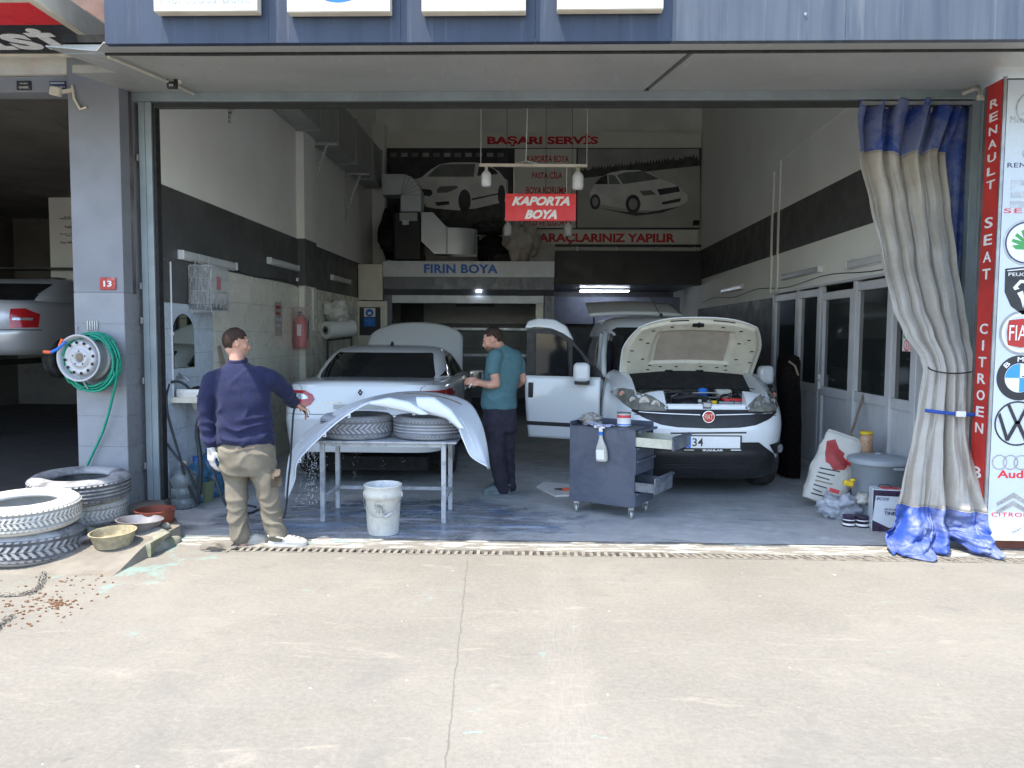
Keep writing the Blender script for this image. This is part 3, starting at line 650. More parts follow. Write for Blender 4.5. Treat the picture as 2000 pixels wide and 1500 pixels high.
# ================================================================ the glazed office on the right
of = thing('office_front', 'silver framed glazed office partition with a door along the right wall', 'glazed partition')
struct_room = MB().box(WR+.02,6.2,11.23,11.4,0,2.6).box(6.2,6.4,6.98,11.4,0,2.6).box(3.99,6.4,6.99,7.12,0,2.6).box(WR+.21,6.4,6.98,11.4,2.6,2.7).build('office_wall', M['plaster']); struct(struct_room)
YS = [11.18, 10.17, 9.39, 8.37, 7.52, 7.02]      # mullion centre lines, from the back to the shutter
XF0, XF1 = WR-.03, WR+.03
SILL, TOP = 1.03, 2.19
for i, y in enumerate(YS):
    MB().box(XF0-.012, XF1, y-.04, y+.04, 0, TOP+.05).build('mullion', M['alu_frame'], of, bevel=.006)
for i in range(5):
    y1, y0 = YS[i]-.041, YS[i+1]+.041
    door = (i == 2)
    par = of
    if door:
        par = MB().box(XF0-.006,XF1-.006,y0+.008,y0+.088,.03,TOP-.03).box(XF0-.006,XF1-.006,y1-.088,y1-.008,.03,TOP-.03).box(XF0-.006,XF1-.006,y0+.088,y1-.088,TOP-.12,TOP-.03).box(XF0-.006,XF1-.006,y0+.088,y1-.088,.95,1.05).box(XF0-.006,XF1-.006,y0+.088,y1-.088,.03,.13).build('door', M['alu_frame'], of, bevel=.004)
        MB().obox((XF0-.02,y1-.05,1.10),(.03,.03,.17)).bar((XF0-.05,y1-.05,1.13),(XF0-.05,y1-.19,1.13),.018,.018).bar((XF0-.015,y1-.05,1.13),(XF0-.055,y1-.05,1.13),.02,.02).build('handle', M['white'], par, bevel=.004)
        g0, g1, a0, a1 = y0+.09, y1-.09, 1.052, TOP-.122
    else:
        MB().box(XF0,XF1,y0,y1,SILL-.07,SILL+.03).build('rail', M['alu_frame'], of, bevel=.004)
        MB().box(XF0,XF1,y0,y1,TOP-.06,TOP+.03).build('head_rail', M['alu_frame'], of, bevel=.004)
        MB().box(XF0,XF1,y0,y1,0,.08).build('base_rail', M['alu_frame'], of, bevel=.004)
        g0, g1, a0, a1 = y0+.002, y1-.002, SILL+.032, TOP-.062
        MB().box(XF0-.01,XF1-.02,g0,g0+.028,a0,a1).build('sash', M['alu'], of); MB().box(XF0-.01,XF1-.02,g1-.028,g1,a0,a1).build('sash', M['alu'], of)
    MB().box(WR-.004,WR+.004,g0,g1,a0,a1).build('pane', M['glass_int'], par)
    # lower infill of narrow vertical boards
    z0, z1 = (.132, .948) if door else (.082, SILL-.072)
    nb = max(3, round((g1-g0)/.105)); tb = (g1-g0)/nb
    M.setdefault('infill', P('grey_infill_board', (.52,.54,.57), .5, 0, var=.04, dirt=(.46,.48,.51), dirt_amt=.3, dirt_scale=4, streak=True))
    me = MB().box(-.006,.006,-tb/2+.002,tb/2-.002,z0,z1).mesh('board', M['infill'])
    for k in range(nb):
        o = bpy.data.objects.new('board', me); COL.objects.link(o); o.parent = par; o.location = (WR+random.uniform(-.001,.001), g0+(k+.5)*tb, 0)
MB().box(WR-.05,WR+.03,7.0,11.22,TOP+.052,TOP+.078).build('head_trim', M['alu_frame'], of)
# what shows through the office glass: bright tiled corner and a socket behind the far pane
c1 = MB().box(WR-.0075,WR-.0055,10.30,10.98,1.08,1.62).build('tiled_reflection_patch', M['tile_blue']) if False else None
# notice sheet on the pane nearest the curtain
a0_, a1_ = at(1763,640,X=WR-.012), at(1800,686,X=WR-.012)
y0, y1 = at(1800,660,X=WR-.012).y, at(1763,660,X=WR-.012).y; zt, zb = at(1764,640,X=WR-.012).z, at(1764,686,X=WR-.012).z
ns = MB().box(WR-.0125,WR-.009,y0,y1,zb,zt).build('notice_sheet', M['plate']); tag(ns, 'small white notice sheet with green and red fields on the office pane', 'notice')
zm = (zt+zb)/2; X_ = WR-.0135
MB().box(X_-.002,X_,y1-.16,y1-.02,zm+.01,zt-.015).build('green_field', M['greentext'], ns)
MB().box(X_-.002,X_,y0+.02,y1-.19,zm+.01,zt-.015).build('green_field', M['greentext'], ns)
MB().box(X_-.002,X_,y0+.02,y1-.16,zb+.09,zm-.015).build('red_field', M['redbright'], ns); MB().box(X_-.002,X_,y0+.02,y1-.16,zb+.015,zb+.08).build('red_field', M['redbright'], ns)
MB().disc((X_-.001,y1-.085,(zm+zb)/2),.055,20,(-1,0,0),r0=.044).build('ring', M['redbright'], ns)
ym = (y0+.02+y1-.16)/2
text('IZINSIZ', (X_-.002,ym,(zm+zb)/2+.03), (0,-1,0), (0,0,1), .17,.035, M['plate'], ns, ext=.001); text('GIRILMEZ', (X_-.002,ym,zb+.048), (0,-1,0), (0,0,1), .18,.035, M['plate'], ns, ext=.001)
text('/', (X_-.001,y1-.085,(zm+zb)/2), (0,-1,0), (0,0,1), .03,.08, M['redbright'], ns, ext=.001)

# cable trunking on the right wall
ct = thing('cable_trunking', 'pair of thin cable trunks climbing the right wall across the dark band', 'cable trunking')
for px in (1497, 1509):
    y = WR*F/(px-1045); MB().box(WR-.02,WR,y-.03,y+.03,2.28,4.12 if px > 1500 else 4.02).build('trunk', M['plaster'], ct)
MB().tube([(WR-.008, y_, 2.34 + .03*sin(y_*2.2)) for y_ in [7.0+.35*i for i in range(27)]], .006, 5).build('cable', M['black'], ct)
MB().tube([(WR-.008,7.3,2.36),(WR-.012,7.35,2.7),(WR-.008,7.32,3.2)], .006, 5).build('cable', M['black'], ct)
cf = thing('cable_coil', 'small tangled coil of wire hanging on the right wall by the curtain', 'wire coil')
for k in range(6):
    r_ = .06+.01*k; MB().tube([(WR-.03-.006*k, 7.33+r_*.6*cos(t*.5), 2.58+r_*1.3*sin(t*.5)) for t in range(14)], .004, 5).build('wire_loop', [M['wood'],M['black'],M['rust']][k%3], cf)

# ================================================================ strip lights
def striplight(name, side, ya, yb, z, lab, wd=.09, mat='lampoff'):
    x = WL if side < 0 else WR; s = 1 if side < 0 else -1
    o = thing(name, lab, 'strip light', 'unlit strip lights along the side walls')
    x0, x1 = sorted((x+s*.005, x+s*.035)); MB().box(x0,x1,ya,yb,z-wd/2,z+wd/2).build('lamp_base', M['white'], o, bevel=.004)
    x0, x1 = sorted((x+s*.036, x+s*.06)); MB().box(x0,x1,ya+.04,yb-.04,z-wd*.4,z+wd*.4).build('diffuser', M[mat], o, bevel=.008)
    for yy in (ya, yb-.03): x0, x1 = sorted((x+s*.036, x+s*.066)); MB().box(x0,x1,yy,yy+.03,z-wd*.47,z+wd*.47).build('end_cap', M['white'], o, bevel=.004)
    return o
striplight('strip_light', -1, 7.28, 8.62, 2.385, 'unlit strip light above the birdcage')
striplight('strip_light', -1, 9.72, 10.90, 2.56, 'unlit strip light just in front of the left pilaster', .085)
striplight('strip_light', -1, 12.75, 13.95, 2.57, 'unlit strip light beyond the left pilaster')
striplight('strip_light', 1, 9.40, 10.85, 2.455, 'grey strip light above the office windows', .08, 'galv_bright')
striplight('strip_light', 1, 12.9, 14.3, 2.45, 'farthest dim strip light on the right wall', .08, 'galv_bright')
striplight('strip_light', 1, 7.68, 8.60, 2.42, 'strip light half hidden above the office by the curtain', .09, 'lampoff')
wk = thing('power_cable', 'thin drooping cable on the left wall below the dark band', 'cable')
MB().tube([(WL+.02, 8.6+.2*i, 2.36-.03*sin(i*.55)-.004*i) for i in range(13)], .006, 5).build('cable', M['black'], wk)
MB().obox((WL+.03,10.9,2.40),(.03,.03,.05)).build('plug', M['white'], wk)
pp = thing('water_pipe', 'thin white water pipe down the left wall beside the mirror', 'pipe')
MB().tube([(WL+.012,7.12,2.30),(WL+.012,7.12,1.02),(WL+.012,7.16,.98)], .009, 8).build('pipe', M['white_plastic'], pp)
MB().obox((WL+.012,7.12,1.63),(.03,.03,.03)).build('clip', M['white_plastic'], pp)
p2 = thing('drop_cable', 'short white cable trunk hanging on the side of the pilaster', 'cable')
MB().tube([(-3.30,11.35,2.31),(-3.30,11.35,1.74)], .012, 6).build('trunk', M['white_plastic'], p2); MB().obox((-3.29,11.35,1.71),(.03,.04,.05)).build('socket', M['white'], p2)

# ================================================================ duct run
du = thing('air_duct', 'galvanised rectangular air duct along the top of the left wall', 'air duct')
edges = [7.2, 7.9, 8.78, 9.70, 10.98, 11.9, 13.1, 14.4, 15.3]
for i in range(len(edges)-1):
    MB().box(WL+.012,-3.055,edges[i]+.012,edges[i+1]-.012,4.51,5.22).build('duct_section', M['galv'], du)
    MB().box(WL+.006,-3.035,edges[i+1]-.012,edges[i+1]+.012,4.49,5.24).build('flange', M['galv'], du)
def bracket(y, z=4.50, L=.42, drop=.62, name='wall_bracket', lab=''):
    o = thing(name, lab, 'bracket', 'perforated steel brackets under the duct')
    for nm, p0, p1 in (('post',(WL+.012,y,z-drop),(WL+.012,y,z)), ('arm',(WL+.02,y,z-.018),(WL+L,y,z-.018)), ('strut',(WL+.02,y,z-drop*.82),(WL+L*.62,y,z-.03))):
        q = MB().bar(p0,p1,.035,.010, up=(0,1,0)).build(nm, M['alu'], o)
        d = V(p1)-V(p0); n_ = int(d.length/.045)
        h = MB()
        for k in range(n_): h.obox(V(p0)+d*((k+.5)/n_)+V((.001,-.0185,0)), (.012,.003,.016))
        h.build('slots', M['black'], q)
bracket(8.58, 4.50, .40, .55, lab='perforated bracket under the duct nearest the entrance')
bracket(11.62, 4.49, .44, .92, lab='perforated bracket under the duct at the pilaster')
bracket(13.8, 4.49, .44, .90, lab='perforated bracket under the duct farthest from the entrance')
# fan, elbows on the booth roof
def rect_sweep(b, stations, mi=0):
    # stations: (centre, half-width vec, half-height vec)
    vs = []
    for c, a, h in stations: c, a, h = V(c), V(a), V(h); vs += [c-a-h, c+a-h, c+a+h, c-a+h]
    fs = [[i*4+j, i*4+(j+1)%4, i*4+4+(j+1)%4, i*4+4+j] for i in range(len(stations)-1) for j in range(4)]
    k = len(stations)-1; fs += [[3,2,1,0],[k*4,k*4+1,k*4+2,k*4+3]]
    b.add(vs, fs, mi); return b
YD = 15.1
ex = thing('duct_elbow', 'ribbed galvanised duct elbow turning down to the fan', 'duct elbow')
st_ = [((-3.05+.0,YD,4.55),(0,.2,0),(0,0,.22))]
c0 = at(787,384,Y=YD)
cen = V((at(787,380,Y=YD).x, YD, at(787,384,Y=YD).z)); rr = .18
pts = [(at(752,364,Y=YD)), at(772,364,Y=YD)]
zt = at(770,344,Y=YD).z; zbm = at(770,384,Y=YD).z; zc = (zt+zbm)/2; hh = (zt-zbm)/2
st_ = [((at(750,364,Y=YD).x,YD,zc),(0,.2,0),(0,0,hh)), ((at(786,364,Y=YD).x,YD,zc),(0,.2,0),(0,0,hh))]
ox = at(786,364,Y=YD).x
for k in range(1,7):
    t = k/6*pi/2; c = V((ox + hh*sin(t)*1.0, YD, zbm + hh*cos(t))); st_.append((c, (0,.2,0), (hh*sin(t),0,hh*cos(t))))
zb2 = at(804,416,Y=YD).z; st_.append(((ox+hh,YD,zb2),(0,.2,0),(hh,0,.0)))
e = rect_sweep(MB(), st_).build('elbow_body', M['galv_bright'], ex)
for k in range(2,8):
    c, a, h = st_[k]; a = V(a)*1.04; h = V(h)*1.05; d = .012
    nrm = V((h.z,0,-h.x)).normalized()*.008
    rect_sweep(MB(), [(V(c)-nrm,a,h),(V(c)+nrm,a,h)]).build('rib', M['galv'], ex)
fn = thing('extractor_fan', 'black extractor fan housing on the spray booth roof', 'fan')
q0, q1 = at(778,470,Y=YD), at(826,418,Y=YD)
ROOFZ = 3.05
MB().box(q0.x-.05,q1.x,YD-.28,YD+.28,ROOFZ,q1.z).build('housing', M['black'], fn, bevel=.03)
MB().box(at(780,430,Y=YD-.3).x,at(815,430,Y=YD-.3).x,YD-.30,YD-.283,at(800,436,Y=YD).z,at(800,420,Y=YD).z).build('cover_plate', M['galv'], fn, bevel=.005)
MB().obox((at(792,434,Y=YD-.31).x,YD-.31,at(792,434,Y=YD-.31).z),(.13,.02,.10)).build('junction_box', M['lampoff'], fn, bevel=.01)
MB().lathe([(.0,-.22),(.17,-.20),(.21,0),(.21,.06),(.0,.07)],(q0.x-.12,YD-.1,ROOFZ+.40),24,R=Matrix.Rotation(pi/2,3,'Y')).build('motor', M['blackrough'], fn)
tr_ = thing('duct_transition', 'bright sheet metal duct transition stepping down beside the fan', 'duct')
A = [at(822,418,Y=YD), at(848,418,Y=YD), at(875,447,Y=YD), at(875,498,Y=YD), at(851,498,Y=YD), at(822,470,Y=YD)]
MB().prism([(p.x,p.z) for p in A][::-1], ((0,YD+.2,0),(1,0,0),(0,0,1)), .42).build('duct_body', M['galv_bright'], tr_)
MB().box(A[2].x-.008,A[2].x+.014,YD-.235,YD+.21,A[3].z-.02,A[2].z+.02).build('flange', M['galv'], tr_)
MB().box(A[0].x-.01,A[0].x+.012,YD-.235,YD+.21,A[5].z-.02,A[0].z+.02).build('flange', M['galv'], tr_)
el = thing('curved_duct_end', 'curved galvanised duct end resting on the spray booth roof', 'duct elbow')
xa, xb = A[2].x+.014, at(930,470,Y=YD).x; za, zb_ = A[2].z, max(A[3].z, ROOFZ+.005)
def curv(u, v):
    t = u*pi/2*1.05; return (xa + (xb-xa)*sin(min(t,pi/2)), YD-.2 + .30*(1-cos(min(t, pi/2))), zb_ + (za-zb_)*v)
b = MB().grid(curv, 14, 3); b.prism([(p[0],p[1]) for p in [curv(i/13,0) for i in range(14)]]+[(xb,YD+.3),(xa,YD+.3)], ((0,0,za-.006),(1,0,0),(0,1,0)), .006)
b.box(xa,xb,YD+.29,YD+.30,zb_,za); b.build('duct_body', M['galv_bright'], el)

# ================================================================ spray booth
bo = thing('spray_booth', 'grey spray booth with blue lettering and a dark open front', 'spray booth')
YB0 = 14.7
bx = lambda px, py=540: at(px, py, Y=YB0).x
bz = lambda py, px=900: at(px, py, Y=YB0).z
MB().box(bx(748),bx(1083),YB0,YB0+.25,bz(541),bz(510)).build('header', M['booth'], bo, bevel=.004)
b = MB(); b.prism([(YB0-.015,bz(541)-.002),(YB0-.015,bz(565)),(YB0+.06,bz(576)),(YB0+.24,bz(576)),(YB0+.24,bz(541)-.002)], ((bx(749),0,0),(0,1,0),(0,0,1)), bx(1082)-bx(749)); b.build('header_lip', M['boothdark'], bo)
MB().box(bx(1064),bx(1083),YB0+.02,YB0+.2,0,bz(577)).build('post', M['boothdark'], bo); MB().box(bx(750),bx(765),YB0+.02,YB0+.2,0,bz(577)).build('post', M['boothdark'], bo)
MB().box(bx(757),bx(1062),YB0+.03,YB0+.12,bz(592),bz(577)).build('door_head', M['booth'], bo)
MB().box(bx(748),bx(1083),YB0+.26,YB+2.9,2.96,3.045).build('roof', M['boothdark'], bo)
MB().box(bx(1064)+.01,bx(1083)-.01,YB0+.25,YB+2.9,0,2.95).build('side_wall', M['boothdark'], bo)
text('FIRIN BOYA', (bx(900), YB0-.002, bz(525)), (1,0,0), (0,0,1), bx(972)-bx(828), bz(516)-bz(534), M['bluetext'], bo, bold=.035, sp=1.05)
for i in range(9):
    MB().box(bx(1047),bx(1062),YB0+.13,YB0+.145,.02+i*.27,.28+i*.27).build('tile', M['tile_cream'], bo)
# inside the booth: rear wall tiles, rollers and rails
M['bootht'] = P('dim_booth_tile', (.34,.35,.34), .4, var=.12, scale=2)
for i in range(7):
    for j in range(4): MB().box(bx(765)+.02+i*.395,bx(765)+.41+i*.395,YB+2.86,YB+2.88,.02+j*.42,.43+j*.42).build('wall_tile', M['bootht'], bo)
MB().box(bx(800)-.4,bx(1000)+.6,YB+2.8,YB+2.85,1.9,2.5).build('plenum', M['booth'], bo)
for i, zz in enumerate((1.72,1.18)): MB().box(bx(790),bx(1050),YB0+1.2,YB0+1.26,zz,zz+.05).build('rail', M['steel'], bo)
MB().box(bx(880),bx(960),YB0+1.0,YB0+1.1,2.20,2.26).build('rail', M['black'], bo)
lt = MB().obox(at(935,569,Y=YB0-.02),(.09,.03,.03)).build('led_spot', M['ledlit']); tag(lt, 'tiny lit white led under the spray booth header', 'led light')
# white control cabinets left of the booth
ucab = thing('control_cabinet', 'cream control cabinet high on the left of the spray booth', 'cabinet')
MB().box(WL+.02,bx(748)-.01,YB0+.005,YB0+.4,bz(586,720),bz(516,720)).build('body', M['tile_cream'], ucab, bevel=.004); 
MB().box(bx(705),bx(741),YB0-.008,YB0+.003,bz(581,720),bz(521,720)).build('door', M['tile_cream'], ucab, bevel=.004)
lcab = thing('control_cabinet', 'cream floor cabinet carrying a blue mask notice', 'cabinet')
MB().box(bx(690),bx(756),YB0-.03,YB0+.4,0,bz(588,720)).build('body', M['tile_cream'], lcab, bevel=.005)
MB().box(bx(699),bx(748),YB0-.05,YB0-.032,.1,bz(597,720)).build('door', M['tile_cream'], lcab, bevel=.004)
po = MB().box(bx(703),bx(744),YB0-.062,YB0-.052,bz(655,720),bz(600,720)).build('notice', M['darkprint']); tag(po, 'blue and white mask notice on the cream cabinet', 'notice')
MB().box(bx(712),bx(734),YB0-.068,YB0-.0625,bz(619,720),bz(602,720)).build('white_field', M['plate'], po)
MB().disc((bx(723),YB0-.070,bz(611,723)),.075,24).build('round_emblem', M['bluetext'], po); MB().box(bx(712),bx(734),YB0-.068,YB0-.0625,bz(638,720),bz(621,720)).build('blue_field', M['bluetext'], po)
MB().obox((bx(723),YB0-.072,bz(612,723)),(.06,.002,.05)).build('mask_mark', M['plate'], po)
text('MASKENI\nTAK', (bx(723),YB0-.069,bz(629,723)), (1,0,0), (0,0,1), .16,.10, M['skyblue'], po, ext=.002)
# charcoal beam, lit tube in the back room
YM = 16.2
mx = lambda px: at(px, 520, Y=YM).x
mz = lambda py: at(1220, py, Y=YM).z
wbox('mezzanine_beam', mx(1084), WR-.006, YM, YM+.28, mz(556), mz(490), M['darkbeam'])
rl = thing('guard_rail', 'low dark rail with short posts above the charcoal beam', 'rail')
MB().box(mx(1084),WR-.01,YM+.1,YM+.16,mz(478)-.03,mz(478)+.02).build('rail', M['darkbeam'], rl)
for px in (1128,1205,1283,1358): MB().box(mx(px)-.03,mx(px)+.03,YM+.1,YM+.16,mz(490),mz(478)-.03).build('post', M['booth'], rl)
tb_ = thing('lit_tube_light', 'lit cold white tube light in the dark back room', 'tube light')
a, c = at(1133,569,Y=18), at(1228,568,Y=18)
MB().tube([a, c], .022, 10).build('tube', M['ledlit'], tb_); MB().box(a.x-.03,c.x+.03,18-.03,18.03,a.z+.024,a.z+.06).build('lamp_base', M['white'], tb_)
M['bluegrey'] = P('blue_grey_back_room', (.20,.22,.30), .7, var=.1)
wbox('back_room_panel', mx(1084), WR, 18.6, 18.7, 1.9, 2.55, M['bluegrey'])

# ================================================================ clutter on the booth roof
hp = []
def lump(name, c, size, mat, seed, lab, cat, amp=.35, sub=3, fold=4.0):
    bm = bmesh.new(); bmesh.ops.create_icosphere(bm, subdivisions=sub, radius=.5)
    for v in bm.verts:
        d = v.co.copy(); n_ = noise.fractal(d*fold + V((seed,0,seed*1.7)), .8, 2.1, 4) ; m_ = abs(noise.noise(d*fold*1.6 + V((0,seed,0))))
        q = d*(1 + amp*n_ - amp*.6*m_); v.co = V((q.x*size[0], q.y*size[1], max(-.48, q.z)*size[2])) 
    me = bpy.data.meshes.new(name); bm.to_mesh(me); bm.free(); me.materials.append(mat)
    for p in me.polygons: p.use_smooth = True
    o = bpy.data.objects.new(name, me); COL.objects.link(o); o.data.transform(Matrix.Translation(V(c))); tag(o, lab, cat); return o
M['tarp'] = P('pale_dusty_tarpaulin', (.48,.44,.38), .8, var=.15, scale=6, bump=.5, bscale=18)
c = at(1015,470,Y=15.4); lump('tarpaulin', (c.x,15.4,ROOFZ+.42), (.62,.5,.86), M['tarp'], 3.3, 'pale bundled tarpaulin at the right end of the booth roof', 'tarpaulin', .45, 4, 2.6)
def tyre_profile(R, r, W):
    # outer radius R, bead radius r, width W; tread grooves built in
    h = W/2; p = [(r, -h*.72), (r+.012, -h*.86), (r+(R-r)*.35, -h*.98), (r+(R-r)*.72, -h*.97), (R-.022, -h*.84), (R-.006, -h*.72)]
    g = [(-.52, 1), (-.44, 0), (-.40, 0), (-.34,1)]
    tr = []
    for c_ in (-.42, -.14, .14, .42):
        tr += [(R, h*(c_-.075)), (R-.008, h*(c_-.055)), (R-.008, h*(c_+.055)), (R, h*(c_+.075))]
    p += tr + [(q[0], -q[1]) for q in reversed(p)]
    p += [(r-.004, h*.55), (r+.03, h*.45), (R-.045, h*.6), (R-.03, 0), (R-.045, -h*.6), (r+.03, -h*.45), (r-.004, -h*.55)]
    return p
def tyre_mesh(R, r, W, mat, n=72, blocks=True, pattern=0):
    b = MB(); b.lathe(tyre_profile(R, r, W), (0,0,W/2), n, closed=True)
    return b
def tread(R, W, n=64, slant=.5, mat=None, vee=False):
    # the cross grooves, as thin raised sipes' edges: small blocks standing proud of the shoulder
    b = MB(); h = W/2
    for s in (-1, 1):
        for k in range(n):
            t = 2*pi*(k + (.5 if s > 0 else 0))/n; vs = []
            seg = [(.58, 0), (.72, .35), (.86, .75)]
            for z_, dt in seg:
                for q in (-.30, .30):
                    tt = t + (dt*slant + q)*2*pi/n; rr = R + .0035 - (0 if z_ < .7 else (.012 if z_ < .8 else .028)); vs.append((rr*cos(tt), rr*sin(tt), h + s*z_*h))
            b.add(vs, [(0,1,3,2),(2,3,5,4)], 0)
            b.add([(p[0]*.985, p[1]*.985, p[2]) for p in vs] + vs, [(0,6,8,2),(2,8,10,4),(1,3,9,7),(3,5,11,9),(0,1,7,6),(4,10,11,5)], 0)
        if vee:
            for k in range(n):
                t = 2*pi*k/n; vs = []
                for z_, dt in ((.02,0),(.13,.25),(.28,.6),(.40,.75)) :
                    for q in (-.26,.26):
                        tt = t + (dt*slant*1.4+q)*2*pi/n; rr = R+.003; vs.append((rr*cos(tt), rr*sin(tt), h+s*z_*h))
                b.add(vs, [(0,1,3,2),(2,3,5,4),(4,5,7,6)], 0); 
    return b
rf = [(at(800,475,Y=15.9),.33),(at(955,450,Y=15.9),.34),(at(985,492,Y=15.7),.33),(at(905,440,Y=16.0),.33)]
labs = ['dark tyre lying behind the fan on the booth roof','dark tyre stacked uppermost beside the tarpaulin','dark tyre lying under the pile beside the tarpaulin','dark tyre at the back of the roof pile']
zz = [ROOFZ, ROOFZ+.64, ROOFZ, ROOFZ+.42]
for (c, R_), lab, z_ in zip(rf, labs, zz):
    o = tyre_mesh(R_, R_*.6, .21, None, 40).build('tyre', M['tyre_dark']); o.data.transform(Matrix.Translation((c.x, c.y, z_))); tag(o, lab, 'tyre', 'old tyres piled on the spray booth roof')
lump('cover_heap', (at(960,480,Y=16).x, 16.0, ROOFZ+.30), (.75,.5,.62), M['blackrough'], 9.1, 'dark heap of covers behind the duct end on the booth roof', 'covers', .3, 3)
lump('cover_heap', (at(770,470,Y=15.9).x-.05, 15.9, ROOFZ+.62), (.55,.5,1.1), M['blackrough'], 5.1, 'tall black shrouded heap in the corner over the booth', 'covers', .25, 3)

# ================================================================ wall banner
ban = thing('wall_banner', 'wide vinyl banner with red lettering and two car photos on the back wall', 'banner')
YN = 16.42
nx = lambda px, py=360: at(px, py, Y=YN).x
nz = lambda py, px=1060: at(px, py, Y=YN).z
def panel(nm, x0, x1, y0, y1, mat, d=0.0):
    return MB().box(nx(x0), nx(x1), YN-.012-d, YN-d, nz(y1), nz(y0)).build(nm, mat, ban)
panel('top_strip', 752, 1368, 258, 289, M['banner'])
panel('backing', 752, 1368, 289, 447, M['darkprint'], -.014)
lp = panel('photo_panel', 753, 1001, 292, 445, M['photodark'])
panel('price_panel', 1005, 1125, 291, 445, M['banner'])
rp = panel('photo_panel', 1128, 1364, 291, 444, M['photogrey'])
panel('bottom_strip', 990, 1364, 449, 477, M['banner'])
def btxt(s, x0, x1, y0, y1, **k): return text(s, (nx((x0+x1)/2), YN-.0125, nz((y0+y1)/2, (x0+x1)/2)), (1,0,0), (0,0,1), nx(x1)-nx(x0), nz(y0)-nz(y1), M['redtext'], ban, ext=.003, **k)
btxt('BAŞARI SERVİS', 951, 1167, 262, 286, bold=.045); btxt('I ARAÇLARINIZ YAPILIR', 1041, 1320, 456, 477, bold=.04)
btxt('KAPORTA BOYA', 1029, 1110, 304, 317, bold=.02); btxt('PASTA CİLA', 1039, 1098, 333, 349, bold=.02); btxt('BOYA KORUMA', 1028, 1108, 365, 379, bold=.02); btxt('KASKO VE SİGORTA', 1014, 1118, 427, 441, bold=.02)
MB().obox((nx(1360), YN-.06, nz(436,1360)), (.12,.12,.10)).build('clip_lamp', M['black'], ban, bevel=.02)
def ppoly(par, nm, pts, mat, lvl):
    pp_ = [(nx(x,y), nz(y, x)) for x, y in pts]
    a_ = sum(pp_[i][0]*pp_[(i+1)%len(pp_)][1]-pp_[(i+1)%len(pp_)][0]*pp_[i][1] for i in range(len(pp_)))
    if a_ < 0: pp_ = pp_[::-1]
    y_ = YN-.0125-.0016*lvl
    o = MB().prism(pp_, ((0,y_,0),(1,0,0),(0,0,1)), .0012).build(nm, mat, par); return o
C = lambda x, y: (680+x/2.778, 180+y/2.778)     # survey pixels of an enlarged crop
def pc(par, nm, pts, mat, lvl): return ppoly(par, nm, [C(*p) for p in pts], mat, lvl)
# left photo: dark hall, white saloon three-quarter front
pc(lp,'printed_floor',[(205,640),(400,620),(890,560),(890,730),(205,730)],M['phototree'],1)
for i in range(11): pc(lp,'printed_window',[(230+i*58,330),(265+i*58,330),(265+i*58,352),(230+i*58,352)],M['photogrey'] if i%2 else M['photoglass'],1)
pc(lp,'printed_car',[(350,478),(400,462),(450,420),(500,392),(560,382),(690,382),(760,395),(820,432),(850,470),(866,480),(868,560),(850,596),(690,632),(600,642),(470,632),(420,622),(395,560),(395,520),(352,500)],M['photocar'],2)
pc(lp,'printed_windscreen',[(428,460),(470,418),(505,393),(690,390),(682,460)],M['photoglass'],3)
pc(lp,'printed_window',[(700,455),(710,405),(765,405),(800,425),(815,445)],M['photodark'],3)
pc(lp,'printed_grille',[(398,525),(450,530),(460,550),(445,566),(402,560)],M['photodark'],3)
pc(lp,'printed_headlight',[(482,528),(500,512),(590,508),(597,520),(540,545),(484,548)],M['photoglass'],3)
pc(lp,'printed_intake',[(470,598),(548,592),(550,610),(482,618)],M['photodark'],3)
pc(lp,'printed_sill_stripe',[(670,578),(830,545),(830,552),(670,588)],M['photodark'],3)
for cx_, cy_, rx, ry in ((632,590,34,62),(832,558,20,55)): pc(lp,'printed_wheel',[(cx_+rx*cos(t*pi/8),cy_+ry*sin(t*pi/8)) for t in range(16)],M['photodark'],4)
# right photo: beach with tree line, silver saloon
pc(rp,'printed_sand',[(1246,470),(1908,400),(1908,735),(1246,735)],P('printed_sand',(.46,.46,.42),.5,var=.1,scale=2),1)
tl_ = [(1246,452)]; random.seed(3)
for i in range(42):
    xx = 1250+i*15.6; base_ = 425 - (xx-1246)*.115; tl_ += [(xx, base_-random.uniform(-4,20)), (xx+8, base_+random.uniform(0,10))]
tl_ += [(1908,400),(1246,470)]; pc(rp,'printed_tree_line',tl_,M['phototree'],2)
pc(rp,'printed_car',[(1310,548),(1340,498),(1370,462),(1420,438),(1490,425),(1580,424),(1640,440),(1690,470),(1770,500),(1800,520),(1840,560),(1842,590),(1800,620),(1680,642),(1600,642),(1500,632),(1370,610),(1320,590)],M['photocar'],3)
pc(rp,'printed_windscreen',[(1458,452),(1500,436),(1600,428),(1688,472),(1490,500)],M['photoglass'],4)
pc(rp,'printed_window',[(1336,500),(1368,464),(1405,448),(1408,500)],M['photodark'],4); pc(rp,'printed_window',[(1414,500),(1412,448),(1445,452),(1478,500)],M['photoglass'],4)
pc(rp,'printed_grille',[(1675,528),(1790,512),(1800,540),(1690,560)],M['photodark'],4); pc(rp,'printed_headlight',[(1580,538),(1640,532),(1672,556),(1600,562)],M['photoglass'],4)
pc(rp,'printed_intake',[(1700,598),(1805,575),(1800,595),(1705,612)],M['photodark'],4); pc(rp,'printed_plate',[(1718,575),(1800,562),(1800,578),(1720,590)],M['banner'],4)
pc(rp,'printed_shadow',[(1350,628),(1500,650),(1620,655),(1830,612),(1700,655),(1560,672)],M['phototree'],2)
